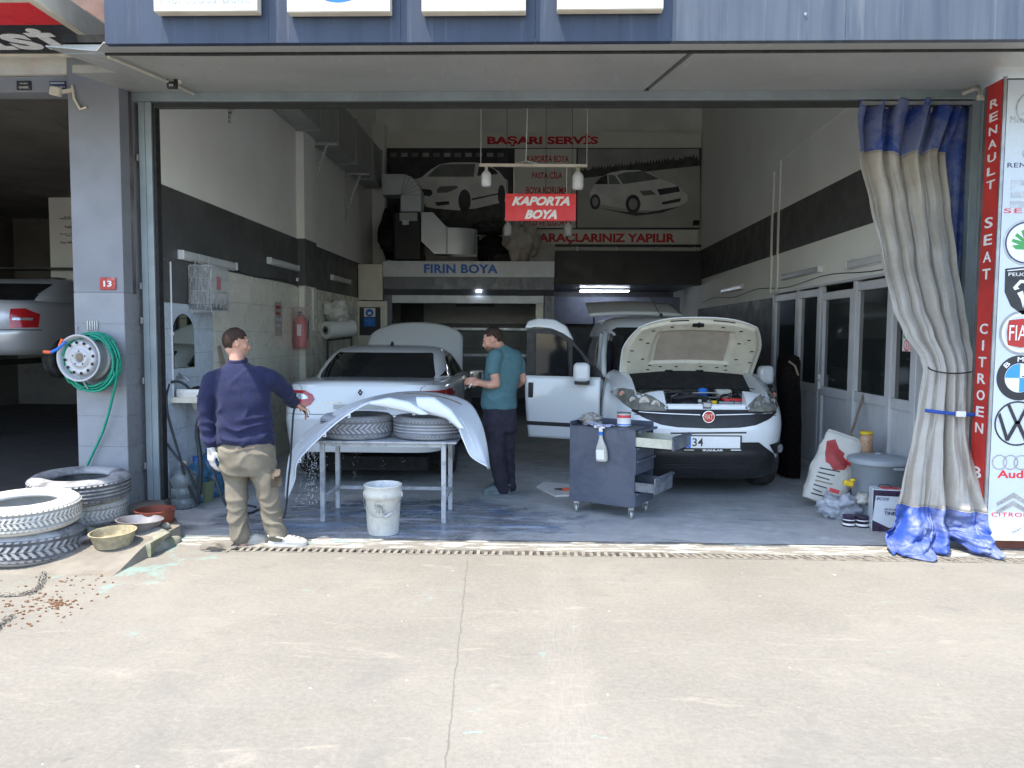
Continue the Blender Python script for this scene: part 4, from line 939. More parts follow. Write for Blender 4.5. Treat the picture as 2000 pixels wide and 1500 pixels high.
for cx_, cy_, rx, ry in ((1340,596,28,42),(1545,608,40,52)): pc(rp,'printed_wheel',[(cx_+rx*cos(t*pi/8),cy_+ry*sin(t*pi/8)) for t in range(16)],M['photodark'],5); pc(rp,'printed_rim',[(cx_+rx*.6*cos(t*pi/8),cy_+ry*.6*sin(t*pi/8)) for t in range(16)],M['photogrey'],6)

# ================================================================ hanging lamp bars and sign
YH = 8.4
hx = lambda px, py=322: at(px, py, Y=YH).x
hz = lambda py, px=1040: at(px, py, Y=YH).z
hb = thing('lamp_bar', 'thin white bar with a bulb at each end, hung on strings above the red sign', 'hanging lamp')
MB().bar((hx(936),YH,hz(322.5)),(hx(1147),YH,hz(324)),.03,.03).build('bar', M['signtrim'], hb)
def bulb(par, x, z, s, mat=M['bulb']):
    q = MB().lathe([(0,.0),(.018*s,0),(.018*s,-.05*s),(.030*s,-.06*s)],(x,YH if par is hb else YH2,z),16).build('lamp_holder', M['signtrim'], par)
    MB().lathe([(.026*s,-.055*s),(.05*s,-.085*s),(.055*s,-.10*s),(.055*s,-.20*s),(.045*s,-.222*s),(0,-.226*s)],(x,YH if par is hb else YH2,z),24).build('bulb', mat, par)
bulb(hb, hx(950), hz(324), .98); bulb(hb, hx(1129), hz(325), 1.1)
for px in (939, 1146): MB().tube([(hx(px),YH,hz(322)),(hx(px)+.002,YH,5.6)], .0035, 5).build('string', M['white'], hb)
MB().tube([(hx(1000),YH,hz(322)),(hx(1027),YH,hz(314)),(hx(1036),YH-.1,5.6)], .0045, 5).build('string', M['white'], hb)
MB().tube([(hx(1060),YH,hz(322)),(hx(1027),YH,hz(314))], .0045, 5).build('string', M['white'], hb)
sg = thing('hanging_sign', 'red hanging sign reading KAPORTA BOYA in white slanted letters', 'sign')
MB().box(hx(987,400),hx(1125,400),YH-.01,YH+.01,hz(431.5),hz(378.5)).build('board', M['redbright'], sg, bevel=.002)
text('KAPORTA', (hx(1056,393), YH-.0105, hz(393)), (1,0,0), (0,0,1), hx(1113)-hx(1000), hz(384)-hz(402), M['signbox'], sg, bold=.05, shear=.35, ext=.002)
text('BOYA', (hx(1056,419), YH-.0105, hz(419)), (1,0,0), (0,0,1), hx(1087)-hx(1024), hz(410)-hz(428), M['signbox'], sg, bold=.05, shear=.35, ext=.002)
for px in (1004, 1107): MB().tube([(hx(px),YH,hz(379)),(hx(px),YH,hz(323))], .003, 5).build('string', M['signtrim'], sg)
YH2 = 12.0
h2 = thing('lamp_bar', 'dim second bar with two bulbs, lower and farther in behind the red sign', 'hanging lamp')
a, c = at(985,428,Y=YH2), at(1118,428,Y=YH2); MB().bar(a, c, .03,.03).build('bar', M['steel'], h2)
for px in (992,1110): bulb(h2, at(px,430,Y=YH2).x, a.z, 1.15, M['lampoff'])
for px in (990, 1066, 1117): MB().tube([(at(px,428,Y=YH2).x,YH2,a.z),(at(px,204,Y=YH2).x,YH2,6.41)], .004, 5).build('string', M['black'], h2)
# ================================================================ shop-front signs
names = [(401, 300, 503, 29, 'white box sign with grey lettering at the left end of the fascia'), (661, 560, 762, 30, 'white box sign with the foot of a blue oval emblem'),
         (925, 823, 1027, 29, 'blank looking white box sign third from the left on the fascia'), (1192, 1088, 1296, 25, 'white box sign rightmost on the fascia')]
for i, (cx, xa, xb, yb, lab) in enumerate(names):
    t = thing('box_sign', lab, 'sign', 'white box signs on the fascia')
    a, c = at(xa, yb-7, Y=4.915), at(xb, yb-7, Y=4.915)
    z0 = (a.z+c.z)/2
    MB().box(a.x,c.x,4.918,4.990,z0,z0+.46).build('box', M['signtrim'], t, bevel=.006)
    MB().box(a.x+.004,c.x-.004,4.912,4.917,z0+.004,z0+.456).build('face', M['signbox'], t)
    if i == 0: text('Mercedes Benz', ((a.x+c.x)/2, 4.9115, z0+.085), (1,0,0), (0,0,1), .57, .075, M['chromeprint'], t, bold=0, ext=.002)
    if i == 1:
        b = MB(); b.prism([(.16*cos(k*pi/14), .10*sin(k*pi/14)) for k in range(28)], (((a.x+c.x)/2,4.9115,z0+.155),(1,0,0),(0,0,1)), .002).build('emblem', M['bluetext'], t)
# the corner light box: red edge with stacked letters, white face with emblems
XE, YF, YR = 3.462, 5.95, 6.15
ls = thing('corner_light_box', 'tall white light box with car maker emblems and a red lettered edge', 'sign')
MB().box(XE+.008,4.72,YF+.006,YR-.004,.10,3.57).build('box', M['galv_dark'], ls)
MB().box(XE+.03,4.70,YF-.006,YF+.004,.13,3.555).build('face', M['signwhite'], ls)
MB().box(XE,XE+.022,YF-.010,YF+.005,.085,3.58).build('edge_trim', M['steel'], ls)
MB().box(XE+.03,4.72,YF-.014,YF+.0,.085,.128).build('bottom_trim', M['signtrim'], ls)
MB().box(XE-.003,XE+.007,YF+.012,YR-.006,.10,3.57).build('red_edge', M['red'], ls)
MB().box(XE-.006,XE+.02,YR-.004,YR+.03,.10,3.57).build('edge_trim', M['reveal_dirty'], ls)
YC = (YF+YR)/2
lz = lambda py: at(1925, py, Y=YC).z
def stack(word, ytop, ybot):
    n_ = len(word); zt, zb = lz(ytop), lz(ybot); p = (zt-zb)/n_
    for k, ch in enumerate(word):
        h = p*.62; w_ = .024 if ch == 'I' else .105
        text(ch, (XE-.0035, YC, zt-(k+.5)*p), (0,-1,0), (0,0,1), w_, h, M['signbox'], ls, bold=.015, ext=.002)
stack('RENAULT', 188, 374); stack('SEAT', 418, 552); stack('CITROEN', 626, 852); stack('B', 905, 940)
Xc = at(1990,738,Y=5.95).x
fzz = lambda py: at(1992, py, Y=YF).z
FY = YF-.0065
def ring(c, r, r0, mat, nm='ring', lift=0, n=36, sy=1.0):
    b = MB()
    A = [(c[0]+r*cos(2*pi*k/n), c[1]+r*sy*sin(2*pi*k/n)) for k in range(n)]
    if r0 <= 0: b.prism(A, ((0,FY-lift,0),(1,0,0),(0,0,1)), .0018)
    else:
        B = [(c[0]+r0*cos(2*pi*k/n), c[1]+(r0-(r-r*sy))*sin(2*pi*k/n)) for k in range(n)]
        y0, y1 = FY-lift, FY-lift-.0018
        vs = [(p[0],y0,p[1]) for p in A+B] + [(p[0],y1,p[1]) for p in A+B]
        b.add(vs, [[2*n+k,2*n+(k+1)%n,3*n+(k+1)%n,3*n+k] for k in range(n)] + [[k,(k+1)%n,2*n+(k+1)%n,2*n+k] for k in range(n)] + [[n+(k+1)%n,n+k,3*n+k,3*n+(k+1)%n] for k in range(n)])
    return b.build(nm, mat, ls)
def shp(pts, c, s, mat, lift=0, nm='emblem_piece'):
    pp_ = [(c[0]+p[0]*s, c[1]+p[1]*s) for p in pts]
    ar = sum(pp_[i][0]*pp_[(i+1)%len(pp_)][1]-pp_[(i+1)%len(pp_)][0]*pp_[i][1] for i in range(len(pp_)))
    if ar < 0: pp_ = pp_[::-1]
    return MB().prism(pp_, ((0,FY-lift,0),(1,0,0),(0,0,1)), .0018).build(nm, mat, ls)
def wtxt(s, c, wd, ht, mat, lift=0, **k): return text(s, (c[0], FY-lift, c[1]), (1,0,0), (0,0,1), wd, ht, mat, ls, ext=.0018, **k)
off = lambda py: (Xc + .0, fzz(py))
c = off(212); ring(c, .125, .113, M['chromeprint'], 'star_ring')
for k in range(3):
    t = pi/2+k*2*pi/3; shp([(cos(t),sin(t)),(.11*cos(t+pi/3),.11*sin(t+pi/3)),(0,0),(.11*cos(t-pi/3),.11*sin(t-pi/3))], c, .115, M['chromeprint'])
wtxt('Mercedes-Benz', (Xc+.02, fzz(234)), .36, .050, M['chromeprint'], bold=0)
c = off(300)
for s_ in (1,-1): shp([(0,1),(s_*.62,0),(0,-1),(0,-.62),(s_*.36,0),(0,.62)] if s_ > 0 else [(0,1),(-.62,0),(0,-1),(0,-.70),(-.30,0),(0,.70)], c, .105, M['chromeprint'] if s_ > 0 else M['steel'])
wtxt('RENAULT', (Xc+.005, fzz(323)), .34, .035, M['navy'], bold=0, sp=1.1)
c = off(378)
shp([(-1,.75),(1,.75),(1,.45),(-.55,.45),(-1,.2)], c, .13, M['chromeprint']); shp([(-1,.1),(.6,.1),(1,-.15),(1,-.2),(.5,-.25),(-1,-.25)], c, .13, M['chromeprint']); shp([(-1,-.45),(1,-.45),(1,-.8),(-1,-.8)], c, .13, M['chromeprint'])
wtxt('SEAT', (Xc-.01, fzz(412)), .33, .035, M['redbright'], bold=0, sp=1.1)
c = off(474); ring(c, .170, .157, M['chromeprint'], 'badge_ring'); ring(c, .156, .146, M['navy'], 'badge_ring'); ring(c, .143, 0, M['signbox'], 'badge_disc')
shp([(-.75,-.15),(-.55,-.35),(-.1,-.38),(.1,-.15),(.6,-.15),(.6,.05),(.3,.75),(.1,.72),(.05,.3),(-.12,.7),(-.3,.62),(-.12,.2),(-.5,.5),(-.62,.36),(-.2,.05),(-.72,.2),(-.78,.05),(-.35,-.12)], c, .14, M['greentext'], .002)
c = off(566); shp([(-.88,.95),(0,1.05),(.88,.95),(.86,-.1),(.55,-.75),(0,-1.15),(-.55,-.75),(-.86,-.1)], c, .165, M['darkprint'], 0, 'shield')
shp([(-.80,.88),(0,.97),(.80,.88),(.78,.84),(0,.92),(-.78,.84)], c, .165, M['signbox'], .002); wtxt('PEUGEOT', (c[0], c[1]+.115), .24, .026, M['signbox'], .002, bold=0)
shp([(-.5,.1),(-.2,.45),(.25,.42),(.1,.3),(-.15,.3),(-.3,.12),(-.2,.05),(-.42,-.02)], c, .165, M['signbox'], .002, 'lion_head'); shp([(.05,.2),(.4,.3),(.5,-.1),(.3,-.6),(.35,-.1),(.15,.1)], c, .165, M['signbox'], .002, 'lion_mane'); shp([(-.3,-.15),(-.05,-.05),(.05,-.45),(0,-.85),(-.12,-.45)], c, .165, M['signbox'], .002, 'lion_mane'); shp([(.12,-.05),(.2,-.1),(.2,-.7),(.08,-.8)], c, .165, M['signbox'], .002, 'lion_mane')
shp([(.15,-.8),(.5,-.8),(.5,-1.5),(.15,-1.5)], (c[0],c[1]-.03), .16, M['orange'], 0, 'orange_patch')
c = off(650); ring(c, .168, .150, M['steel'], 'badge_ring'); ring(c, .149, .128, M['signbox'], 'badge_ring')
shp([(-.8,.75),(0,.85),(.8,.75),(.88,0),(.8,-.75),(0,-.9),(-.8,-.75),(-.88,0)], c, .125, M['red'], .002, 'badge_shield'); wtxt('FIAT', c, .19, .115, M['signbox'], .004, bold=.0)
c = off(738); ring(c, .172, .112, M['darkprint'], 'badge_ring'); ring(c, .111, 0, M['signbox'], 'badge_disc')
for k in (1,3): shp([(0,0)]+[(cos(k*pi/2+j*pi/20), sin(k*pi/2+j*pi/20)) for j in range(11)], c, .108, M['skyblue'], .002, 'badge_quarter')
for ch, a in (('B',.75*pi),('M',.5*pi),('W',.25*pi)): 
    r_ = V((sin(a),0,-cos(a))); u_ = V((cos(a),0,sin(a))); text(ch, (c[0]+.141*cos(a), FY-.002, c[1]+.141*sin(a)), r_, u_, .045, .036, M['signbox'], ls, ext=.0018)
c = off(827); ring(c, .172, .160, M['darkprint'], 'badge_ring')
for pts in ([(-.5,.84),(-.37,.9),(0,.1),(.37,.9),(.5,.84),(.1,-.02),(-.1,-.02)], [(-.90,.35),(-.8,.5),(-.42,-.58),(-.08,.12),(.08,.12),(.42,-.58),(.8,.5),(.90,.35),(.5,-.82),(.36,-.82),(0,-.1),(-.36,-.82),(-.5,-.82)]): shp(pts, c, .163, M['darkprint'], .002)
for k in range(4): ring((Xc-.118+k*.082, fzz(903)), .058, .050, M['chromeprint'], 'linked_ring', .0004*k, 28)
wtxt('Audi', (Xc-.02, fzz(926)), .22, .062, M['redbright'], bold=.02)
c = off(985)
for dz in (.0, -.062): shp([(-1,-.15),(0,.5),(1,-.15),(.95,-.35),(0,.18),(-.95,-.35)], (c[0],c[1]+dz+.03), .125, M['chromeprint'])
wtxt('CITROËN', (Xc+.005, fzz(1004)), .33, .040, M['redbright'], bold=0, sp=1.1)
text('Reklam Tabela', (Xc+.07, FY, fzz(1030)), (1,0,.55), (-.3,0,1), .16, .022, M['chromeprint'], ls, ext=.0015, bold=0)
tk = MB().box(XE+.05,4.7,6.02,6.3,0,.10).build('sign_footing', M['brickred']); tag(tk, 'dark reddish footing in the gap beneath the corner light box', 'footing')
tp = lump('blue_sheet', (4.02,5.98,.06), (.32,.2,.12), M['curtainblue'], 2.2, 'scrap of blue sheet on the ground under the right end of the light box', 'tarpaulin', .5, 3)

# ================================================================ the gathered curtain
cu = thing('shop_curtain', 'beige plastic curtain with blue hems gathered at the right of the opening', 'curtain')
keys = [  # photo row, left px, right px, depth, fold amplitude
    (195, 1676, 1880, 6.93, .055), (232, 1672, 1868, 6.92, .075), (300, 1678, 1845, 6.90, .075), (400, 1701, 1856, 6.84, .07), (500, 1722, 1868, 6.72, .07), (600, 1746, 1884, 6.55, .07),
    (650, 1768, 1892, 6.44, .065), (700, 1800, 1900, 6.32, .055), (722, 1806, 1902, 6.28, .05), (800, 1797, 1897, 6.20, .065), (860, 1786, 1900, 6.14, .07),
    (950, 1767, 1914, 6.03, .085), (1010, 1752, 1926, 5.93, .10), (1050, 1742, 1936, 5.84, .10), (1080, 1735, 1946, 5.78, .10)]
rows = []
for py, xl, xr, d, amp in keys:
    a, c = at(xl, py, Y=d), at(xr, py, Y=d); rows.append((a.z, a.x, c.x, d, amp))
def crow(z):
    for i in range(len(rows)-1):
        if z >= rows[i+1][0] or i == len(rows)-2:
            t = (rows[i][0]-z)/(rows[i][0]-rows[i+1][0]); t = max(0, min(1, t)); t = t*t*(3-2*t)*.5 + t*.5
            return [rows[i][k]*(1-t)+rows[i+1][k]*t for k in range(1,5)]
ztop, zbot = rows[0][0], .012
NF = 4.6
def curt(u, v, z0, z1, flare=0.0, seed=0):
    z = z0 + (z1-z0)*v; xl, xr, d, amp = crow(z)
    zz = max(0, min(1, (1.2-z)/1.2)); uw = u + .055*noise.noise(V((u*4.2, z*.35, 7.3))) + .03*noise.noise(V((u*9, z*.5, 2.2)))
    ph = uw*(NF - 1.3*zz)*2*pi + 1.3*noise.noise(V((u*2.2, z*.5, 3.1))) + .35*sin(z*1.3)
    s = sin(ph); fold = .62*s + .24*sin(ph*2.1+1.1+z*.4)*noise.noise(V((u*5, z*.45, 12)))*2 + .25*sin(ph*.47+2)
    fold += .26*(.5-abs(noise.noise(V((u*11, z*.55, 21)))*2)) + .12*(.5-abs(noise.noise(V((u*24+z*.6, z*1.3, 5)))*2))
    am = amp*(.85+.7*noise.noise(V((u*3, z*.6, 9))))
    x = xl + (xr-xl)*(u + .018*cos(ph)*min(1, u*8, (1-u)*8))
    y = d + am*fold + .022*noise.noise(V((u*7, z*2.2, 1))) + .010*noise.noise(V((u*17, z*5, 4)))
    if z > 3.1:                                    # slack loops between the curtain hooks
        k = (z-3.1)/(ztop-3.1); y += -.05*k*sin(u*5*2*pi+.8); x += .022*k*sin(u*7*2*pi); z -= .055*k*k*abs(sin(u*5*pi))
    if flare:
        rg = lambda q_: (1-abs(noise.noise(q_))*2.2)
        cr = noise.noise(V((u*3.5, v*1.8, seed)))*.13 + rg(V((u*6+v*2, v*4, seed+4)))*.030 + rg(V((u*12-v*3, v*8, seed+1)))*.012
        y += flare*v*cr*2 - .05*v*v; x += flare*v*noise.noise(V((u*4, v*3, seed+9)))*.08; z = z + max(0, flare*(v**3)*(noise.noise(V((u*6,0,seed)))*.07+.012))
        z = max(z, .006)
    return (x, y, z)
zh = at(1750, 298, Y=6.9).z; zs = at(1840, 985, Y=6.0).z
hemw = lambda u: .02*sin(u*9) + .015*sin(u*23)
b = MB().grid(lambda u, v: curt(u, v, ztop, zh+hemw(u)), 150, 34); b.build('top_hem', M['curtainblue'], cu, solid=.004)
b = MB().grid(lambda u, v: curt(u, v, zh+hemw(u), zs-.05*u), 150, 100); b.build('curtain_body', M['curtain'], cu, solid=.004)
b = MB().grid(lambda u, v: curt(u, v, zs-.05*u, zbot, 1.0, 5.5), 170, 50); b.build('bottom_hem', M['curtainblue'], cu, solid=.004)
for k in range(14):
    u_ = .03+.94*k/13; p_ = V(curt(u_, 0, ztop-.03, zh)); MB().disc(p_+V((0,-.006,0)), .011, 12, (0,-1,0), 0, .006).build('eyelet', M['steel'], cu)
for v_ in (.0,):
    for zz_, mt in ((zh, 'milky'), (zs, 'milky')): MB().tube([V(curt(k/90, 0, zz_+(hemw(k/90) if zz_ == zh else -.05*k/90), zbot))+V((0,-.004,0)) for k in range(91)], .0022, 4).build('hem_seam', M[mt], cu)
# blue strip that hangs straight behind the gathered bundle
def strip(u, v):
    z = 3.64 - v*2.1; xa = at(1838+v*20, 400, Y=6.95).x; xb = 3.765 - .05*v*v; return (xa+(xb-xa)*u, 6.94+.02*sin(u*7+v*3), z)
MB().grid(strip, 24, 30).build('back_strip', M['curtainblue'], cu, solid=.004)
MB().box(2.80,3.75,6.865,6.882,3.645,3.675).build('curtain_rail', M['steel'], cu)
# rope at the waist and blue strap lower down
def girth(z, off=.02, n=26):
    xl, xr, d, amp = crow(z); return [(xl+(xr-xl)*(.5-.5*cos(t*pi/(n-1))), d-amp-off - .02*sin(t*pi/(n-1)), z) for t in range(n)]
g_ = girth(at(1850,716,Y=6.3).z, .015)
g_ = [(p[0],p[1],p[2]-.05*math.sin(pi*min(1,i/25))) for i, p in enumerate(g_)]
rope = MB().tube(g_[:-2] + [(3.70,5.945,at(1950,735,Y=5.94).z),(3.9,5.93,at(1998,742,Y=5.93).z),(4.3,5.93,1.26)], .006, 6).build('tie_cord', M['black'], cu)
g2 = girth(at(1850,800,Y=6.2).z, .012)
sb_ = MB(); vs = []
for p in g2: vs += [(p[0],p[1],p[2]+.014-.03*sin((p[0]-g2[0][0])*4)),(p[0],p[1]-.002,p[2]-.014-.03*sin((p[0]-g2[0][0])*4))]
sb_.add(vs, [(2*i,2*i+2,2*i+3,2*i+1) for i in range(len(g2)-1)], 0, True); st = sb_.build('strap', P('blue_strap', (.012,.06,.30), .5), cu, solid=.004)
m_ = g2[15]; MB().obox((m_[0], m_[1]-.012, m_[2]-.024), (.075,.016,.045)).build('buckle', M['white_plastic'], st, bevel=.004)

# ================================================================ tyres
def whole_tyre(name, c, R, r, W, mat, lab, grp, tilt=(0,0), n=56, vee=True, slant=.6, rz=0):
    gm = M['groove_white'] if mat is M['tyre_white'] else M['groove_blue'] if mat is M['tyre_blue'] else M['groove_grey']
    pf = tyre_profile(R, r, W); ms = []
    for i in range(len(pf)):
        a_, c_ = pf[i], pf[(i+1)%len(pf)]; rr_ = min(a_[0], c_[0]); ms.append(1 if (rr_ > R-.012 and (vee or rr_ < R-.004 or abs(a_[1]) > W*.30)) else 0)
    t = tag(MB().lathe(pf, (0,0,W/2), 72, closed=True, mis=ms).build(name, [mat, gm]), lab, 'tyre', grp)
    q = tread(R, W, n, slant, vee=vee).build('tread_blocks', mat, t); q['kind'] = 'stuff'
    t.rotation_euler = (tilt[0], tilt[1], rz); t.location = c; AUTO.remove(t)
    return t
G1 = 'old tyres stacked as kerb guards at the left'
def px_c(px, d): return at(px, 900, Y=d).x
whole_tyre('tyre', (-3.66,5.41,.012), .352,.205,.225, M['tyre_grey'], 'grey dusted lower tyre of the front stack', G1, n=44, rz=.4)
whole_tyre('tyre', (-3.69,5.39,.243), .362,.215,.205, M['tyre_white'], 'white painted upper tyre of the front stack', G1, tilt=(.02,-.03), n=64, rz=1.1)
whole_tyre('tyre', (-3.66,6.12,.09), .29,.18,.19, M['tyre_white'], 'pale lower tyre squeezed under the rear stack by the pillar', G1, n=52)
whole_tyre('tyre', (px_c(158,6.12),6.10,.285), .375,.22,.205, M['tyre_grey'], 'wide grey black upper tyre of the rear stack by the pillar', G1, tilt=(.03,.02), n=54, slant=.2, vee=False)

# ================================================================ bowls, stones, chain and kibble by the tyres
def pan(name, px, py, d, R, r, h, mat, lab, zb=.1, inner=None, tilt=(0,0), n=30):
    c = at(px, py, Y=d); t = tag(MB().lathe([(0,0),(r,0),(R,h),(R+.008,h+.003),(R-.004,h+.004),(r-.006,.012),(0,.012)],(0,0,0),n).build(name, mat, smooth=45), lab, 'pan'); AUTO.remove(t)
    t.location = (c.x, d, zb); t.rotation_euler = (tilt[0], tilt[1], 0)
    f = MB(); f.lathe([(0,h*.42+.006),(r+(R-r)*.35,h*.42)],(0,0,0),n).build('food_residue', inner or M['blackrough'], t)
    return t
p = pan('feeding_pan', 222, 1055, 5.46, .155, .125, .10, M['panstone'], 'crusted yellowish pan nearest the kerb stone, full of dry remains', .085, M['panstone'], (.05,-.03))
MB().tube([(-.15,-.02,.07),(-.20,-.03,.06),(-.24,-.02,.03)], .022, 7).build('handle', M['panmetal'], p)
pan('feeding_pan', 272, 1030, 5.78, .165, .12, .095, M['panmetal'], 'dented grey pan between the yellowish and the red pans', .10, M['mossy'], (-.03,.04))
pan('feeding_pan', 303, 1010, 6.08, .15, .14, .115, M['rust'], 'rusty red pan at the foot of the steel door frame', .09, M['blackrough'])
def pebble(px, py, d, s, lab, seed): 
    c = at(px, py, Y=d); return lump('stone', (c.x, d, s*.35+.09), (s, s*.8, s*.7), M['mossy'], seed, lab, 'stone', .3, 2)
pebble(172,1055,5.62,.13,'pale rounded stone wedged between the tyres and the pan',1.2); pebble(322,1036,5.88,.09,'small pale stone behind the kerb stone',4.7)
# chain: alternating links
def link_mesh(a=.017, c_=.010, r=.0032):
    pts = [(a*cos(t), (c_)*sin(t), 0) for t in [2*pi*k/12 for k in range(13)]]; return MB().tube(pts, r, 5, caps=False).mesh('link', M['grate'])
lm = link_mesh()
def chain(px_pts, lab):
    t = thing('steel_chain', lab, 'chain'); P_ = [at(x, y, Z=.012) for x, y in px_pts]
    for off_ in (0, .016):
        acc = 0; k = 0; i = 0
        for i in range(len(P_)-1):
            a, c = P_[i]+V((off_,off_*.4,0)), P_[i+1]+V((off_,off_*.4,0)); L = (c-a).length; n_ = max(1, int(L/.026)); ang = atan2(c.y-a.y, c.x-a.x)
            for j in range(n_):
                o = bpy.data.objects.new('link', lm); COL.objects.link(o); o.parent = t; p = a.lerp(c, (j+.5)/n_); o.location = (p.x+random.uniform(-.003,.003), p.y, .010+random.uniform(0,.006)+off_*.4)
                o.rotation_euler = ((pi/2 if k % 2 else 0)+random.uniform(-.3,.3), random.uniform(-.1,.1), ang+random.uniform(-.3,.3)); k += 1
chain([(80,1118),(78,1132),(70,1148),(55,1158),(30,1162),(0,1163),(-20,1160)], 'rusty steel chain trailing from under the front tyre stack')
chain([(20,1202),(8,1210),(-8,1222),(-20,1236)], 'short end of rusty chain at the left edge of the ground')
random.seed(11); kb = MB(); 
def kib(px, py):
    p = at(px, py, Z=.006); s = random.uniform(.004,.0085); a = random.uniform(0, pi); R_ = Matrix.Rotation(a,3,'Z')
    kb.obox((p.x,p.y,s*.5),(s*1.9,s*1.1,s),R_)
for cx, cy, sx, sy, n_ in ((208,1092,14,5,70),(185,1108,26,8,36),(105,1172,30,7,34),(60,1188,40,12,40),(112,1178,8,4,40),(150,1140,40,16,34),(30,1205,30,15,20),(130,1160,70,30,22)):
    for k in range(n_): kib(cx+random.gauss(0,sx), cy+random.gauss(0,sy))
o = kb.build('kibble', M['kraft']); o['kind'] = 'stuff'; o['label'] = 'brown cat kibble scattered over the concrete by the tyres'

# ================================================================ wheel rim and hose on the pillar
hr = thing('hose_reel', 'grey steel wheel rim fixed to the pillar as a hose reel', 'wheel')
C_ = at(161, 699, Y=6.46); RX = Matrix.Rotation(pi/2,3,'X')@Matrix.Rotation(0,3,'Z')
tiltm = Matrix.Rotation(-.10,3,'Z') @ Matrix.Rotation(pi/2,3,'X')
# profile (r, axial towards the camera)
pr = [(.030,-.0),(.032,.035),(.055,.045),(.075,.045),(.085,.030),(.105,.028),(.128,.042),(.146,.030),(.155,.0),(.168,-.012),(.176,.03),(.186,.052),(.200,.056),(.204,.045),(.192,.036),(.184,-.02),(.170,-.07),(.186,-.085),(.200,-.09),(.202,-.10),(.18,-.10),(.16,-.08),(.15,-.04),(.03,-.02)]
MB().lathe(pr, C_, 48, R=tiltm, closed=True).build('rim', M['rim'], hr)
def onrim(r, a, z): return C_ + tiltm @ V((r*cos(a), r*sin(a), z))
for k in range(12): 
    a = 2*pi*k/12+.13; 
    if k in (5,): continue
    MB().disc(onrim(.132,a,.0455), .0135, 14, tiltm@V((0,0,1)), 0).build('vent_hole', M['blackrough'], hr)
for k in range(5): a = 2*pi*k/5+.3; MB().disc(onrim(.060,a,.047), .007, 10, tiltm@V((0,0,1))).build('bolt_hole', M['blackrough'], hr)
MB().disc(onrim(0,0,.037), .030, 20, tiltm@V((0,0,1))).build('hub_hole', M['wood'], hr)
MB().bar(onrim(.17,pi/2-.02,.05), onrim(.27,pi/2+.12,.0), .014,.010).build('hanger', M['steel'], hr); MB().bar(onrim(.15,-pi/2+.05,.05), onrim(.27,-pi/2+.15,.0), .014,.010).build('hanger', M['steel'], hr)
ho = thing('garden_hose', 'green garden hose coiled round the steel wheel and trailing down', 'hose')
hc = at(181, 706, Y=6.5); pts = []
random.seed(5)
loops = 13
for i in range(loops*26):
    a = 2*pi*i/26; k = i/26; R_ = .192 + .046*((k*1.7) % 1) + .008*sin(k*5)
    pts.append((hc.x - .012 + R_*.98*cos(a) + .010*sin(k*2.2), 6.60 - .135*((k*.618) % 1) - .01, hc.z + R_*1.08*sin(a) - .012*(k*.37 % 1)))
MB().tube(pts, .0105, 7).build('coil', M['hosegreen'], ho)
tail = [at(x, y, Y=d) for x, y, d in ((230,700,6.50),(226,745,6.50),(221,770,6.53),(212,808,6.58),(200,845,6.6),(184,880,6.61),(170,910,6.6),(160,940,6.58),(155,965,6.55))]
def smooth_path(P_, n=8):
    out = []
    for i in range(len(P_)-1):
        p0, p1, p2, p3 = P_[max(i-1,0)], P_[i], P_[i+1], P_[min(i+2,len(P_)-1)]
        for k in range(n):
            t = k/n; out.append(.5*((2*p1)+(p2-p0)*t+(2*p0-5*p1+4*p2-p3)*t*t+(3*p1-p0-3*p2+p3)*t**3))
    return out + [P_[-1]]
MB().tube(smooth_path(tail), .0115, 8).build('tail', M['hosegreen'], ho)
nz_ = [at(x, y, Y=6.42) for x, y in ((128,668),(112,682),(100,688),(86,687))]
MB().tube(nz_[:3], .014, 8).build('coupling', M['bluetext'], ho); MB().tube(nz_[2:], [.014,.017], 10).build('nozzle', M['orange'], ho)
MB().tube([at(122,662,Y=6.42), at(116,676,Y=6.42)], .013, 8).build('collar', M['orange'], ho)

# ================================================================ bench table with tyres and bumper cover
tt = thing('work_table', 'paint crusted steel work table standing in the wash water', 'table')
TZ = .715; tx0, tx1, ty0, ty1 = at(604,862,Y=6.56).x, at(892,862,Y=6.56).x, 6.54, 7.14
MB().box(tx0,tx1,ty0,ty1,TZ-.018,TZ).build('table_top', M['tablemetal'], tt, bevel=.004)
legs = [(-1.845,6.58),(-.785,6.58),(-1.845,7.10),(-.785,7.10)]
for x, y in legs: MB().box(x-.02,x+.02,y-.02,y+.02,.0,TZ-.02).build('leg', M['tablemetal'], tt, bevel=.003)
MB().box(-1.822,-.808,7.085,7.115,.185,.215).build('stretcher', M['tablemetal'], tt)
for x in (-1.845,-.785): MB().box(x-.015,x+.015,6.602,7.078,.185,.215).build('stretcher', M['tablemetal'], tt)
MB().box(-1.822,-.808,6.57,6.59,TZ-.05,TZ-.02).build('apron', M['tablemetal'], tt)
whole_tyre('tyre', (at(698,850,Y=6.86).x,6.86,TZ+.002), .325,.195,.205, M['tyre_blue'], 'left tyre on the work table under the arched bumper', 'tyres on the work table', n=44, slant=.9, rz=.3)
whole_tyre('tyre', (at(837,850,Y=6.87).x,6.87,TZ+.002), .320,.195,.195, M['tyre_blue'], 'right tyre on the work table, patchy blue black', 'tyres on the work table', n=60, slant=.3, vee=False, rz=.9, tilt=(0,.015))
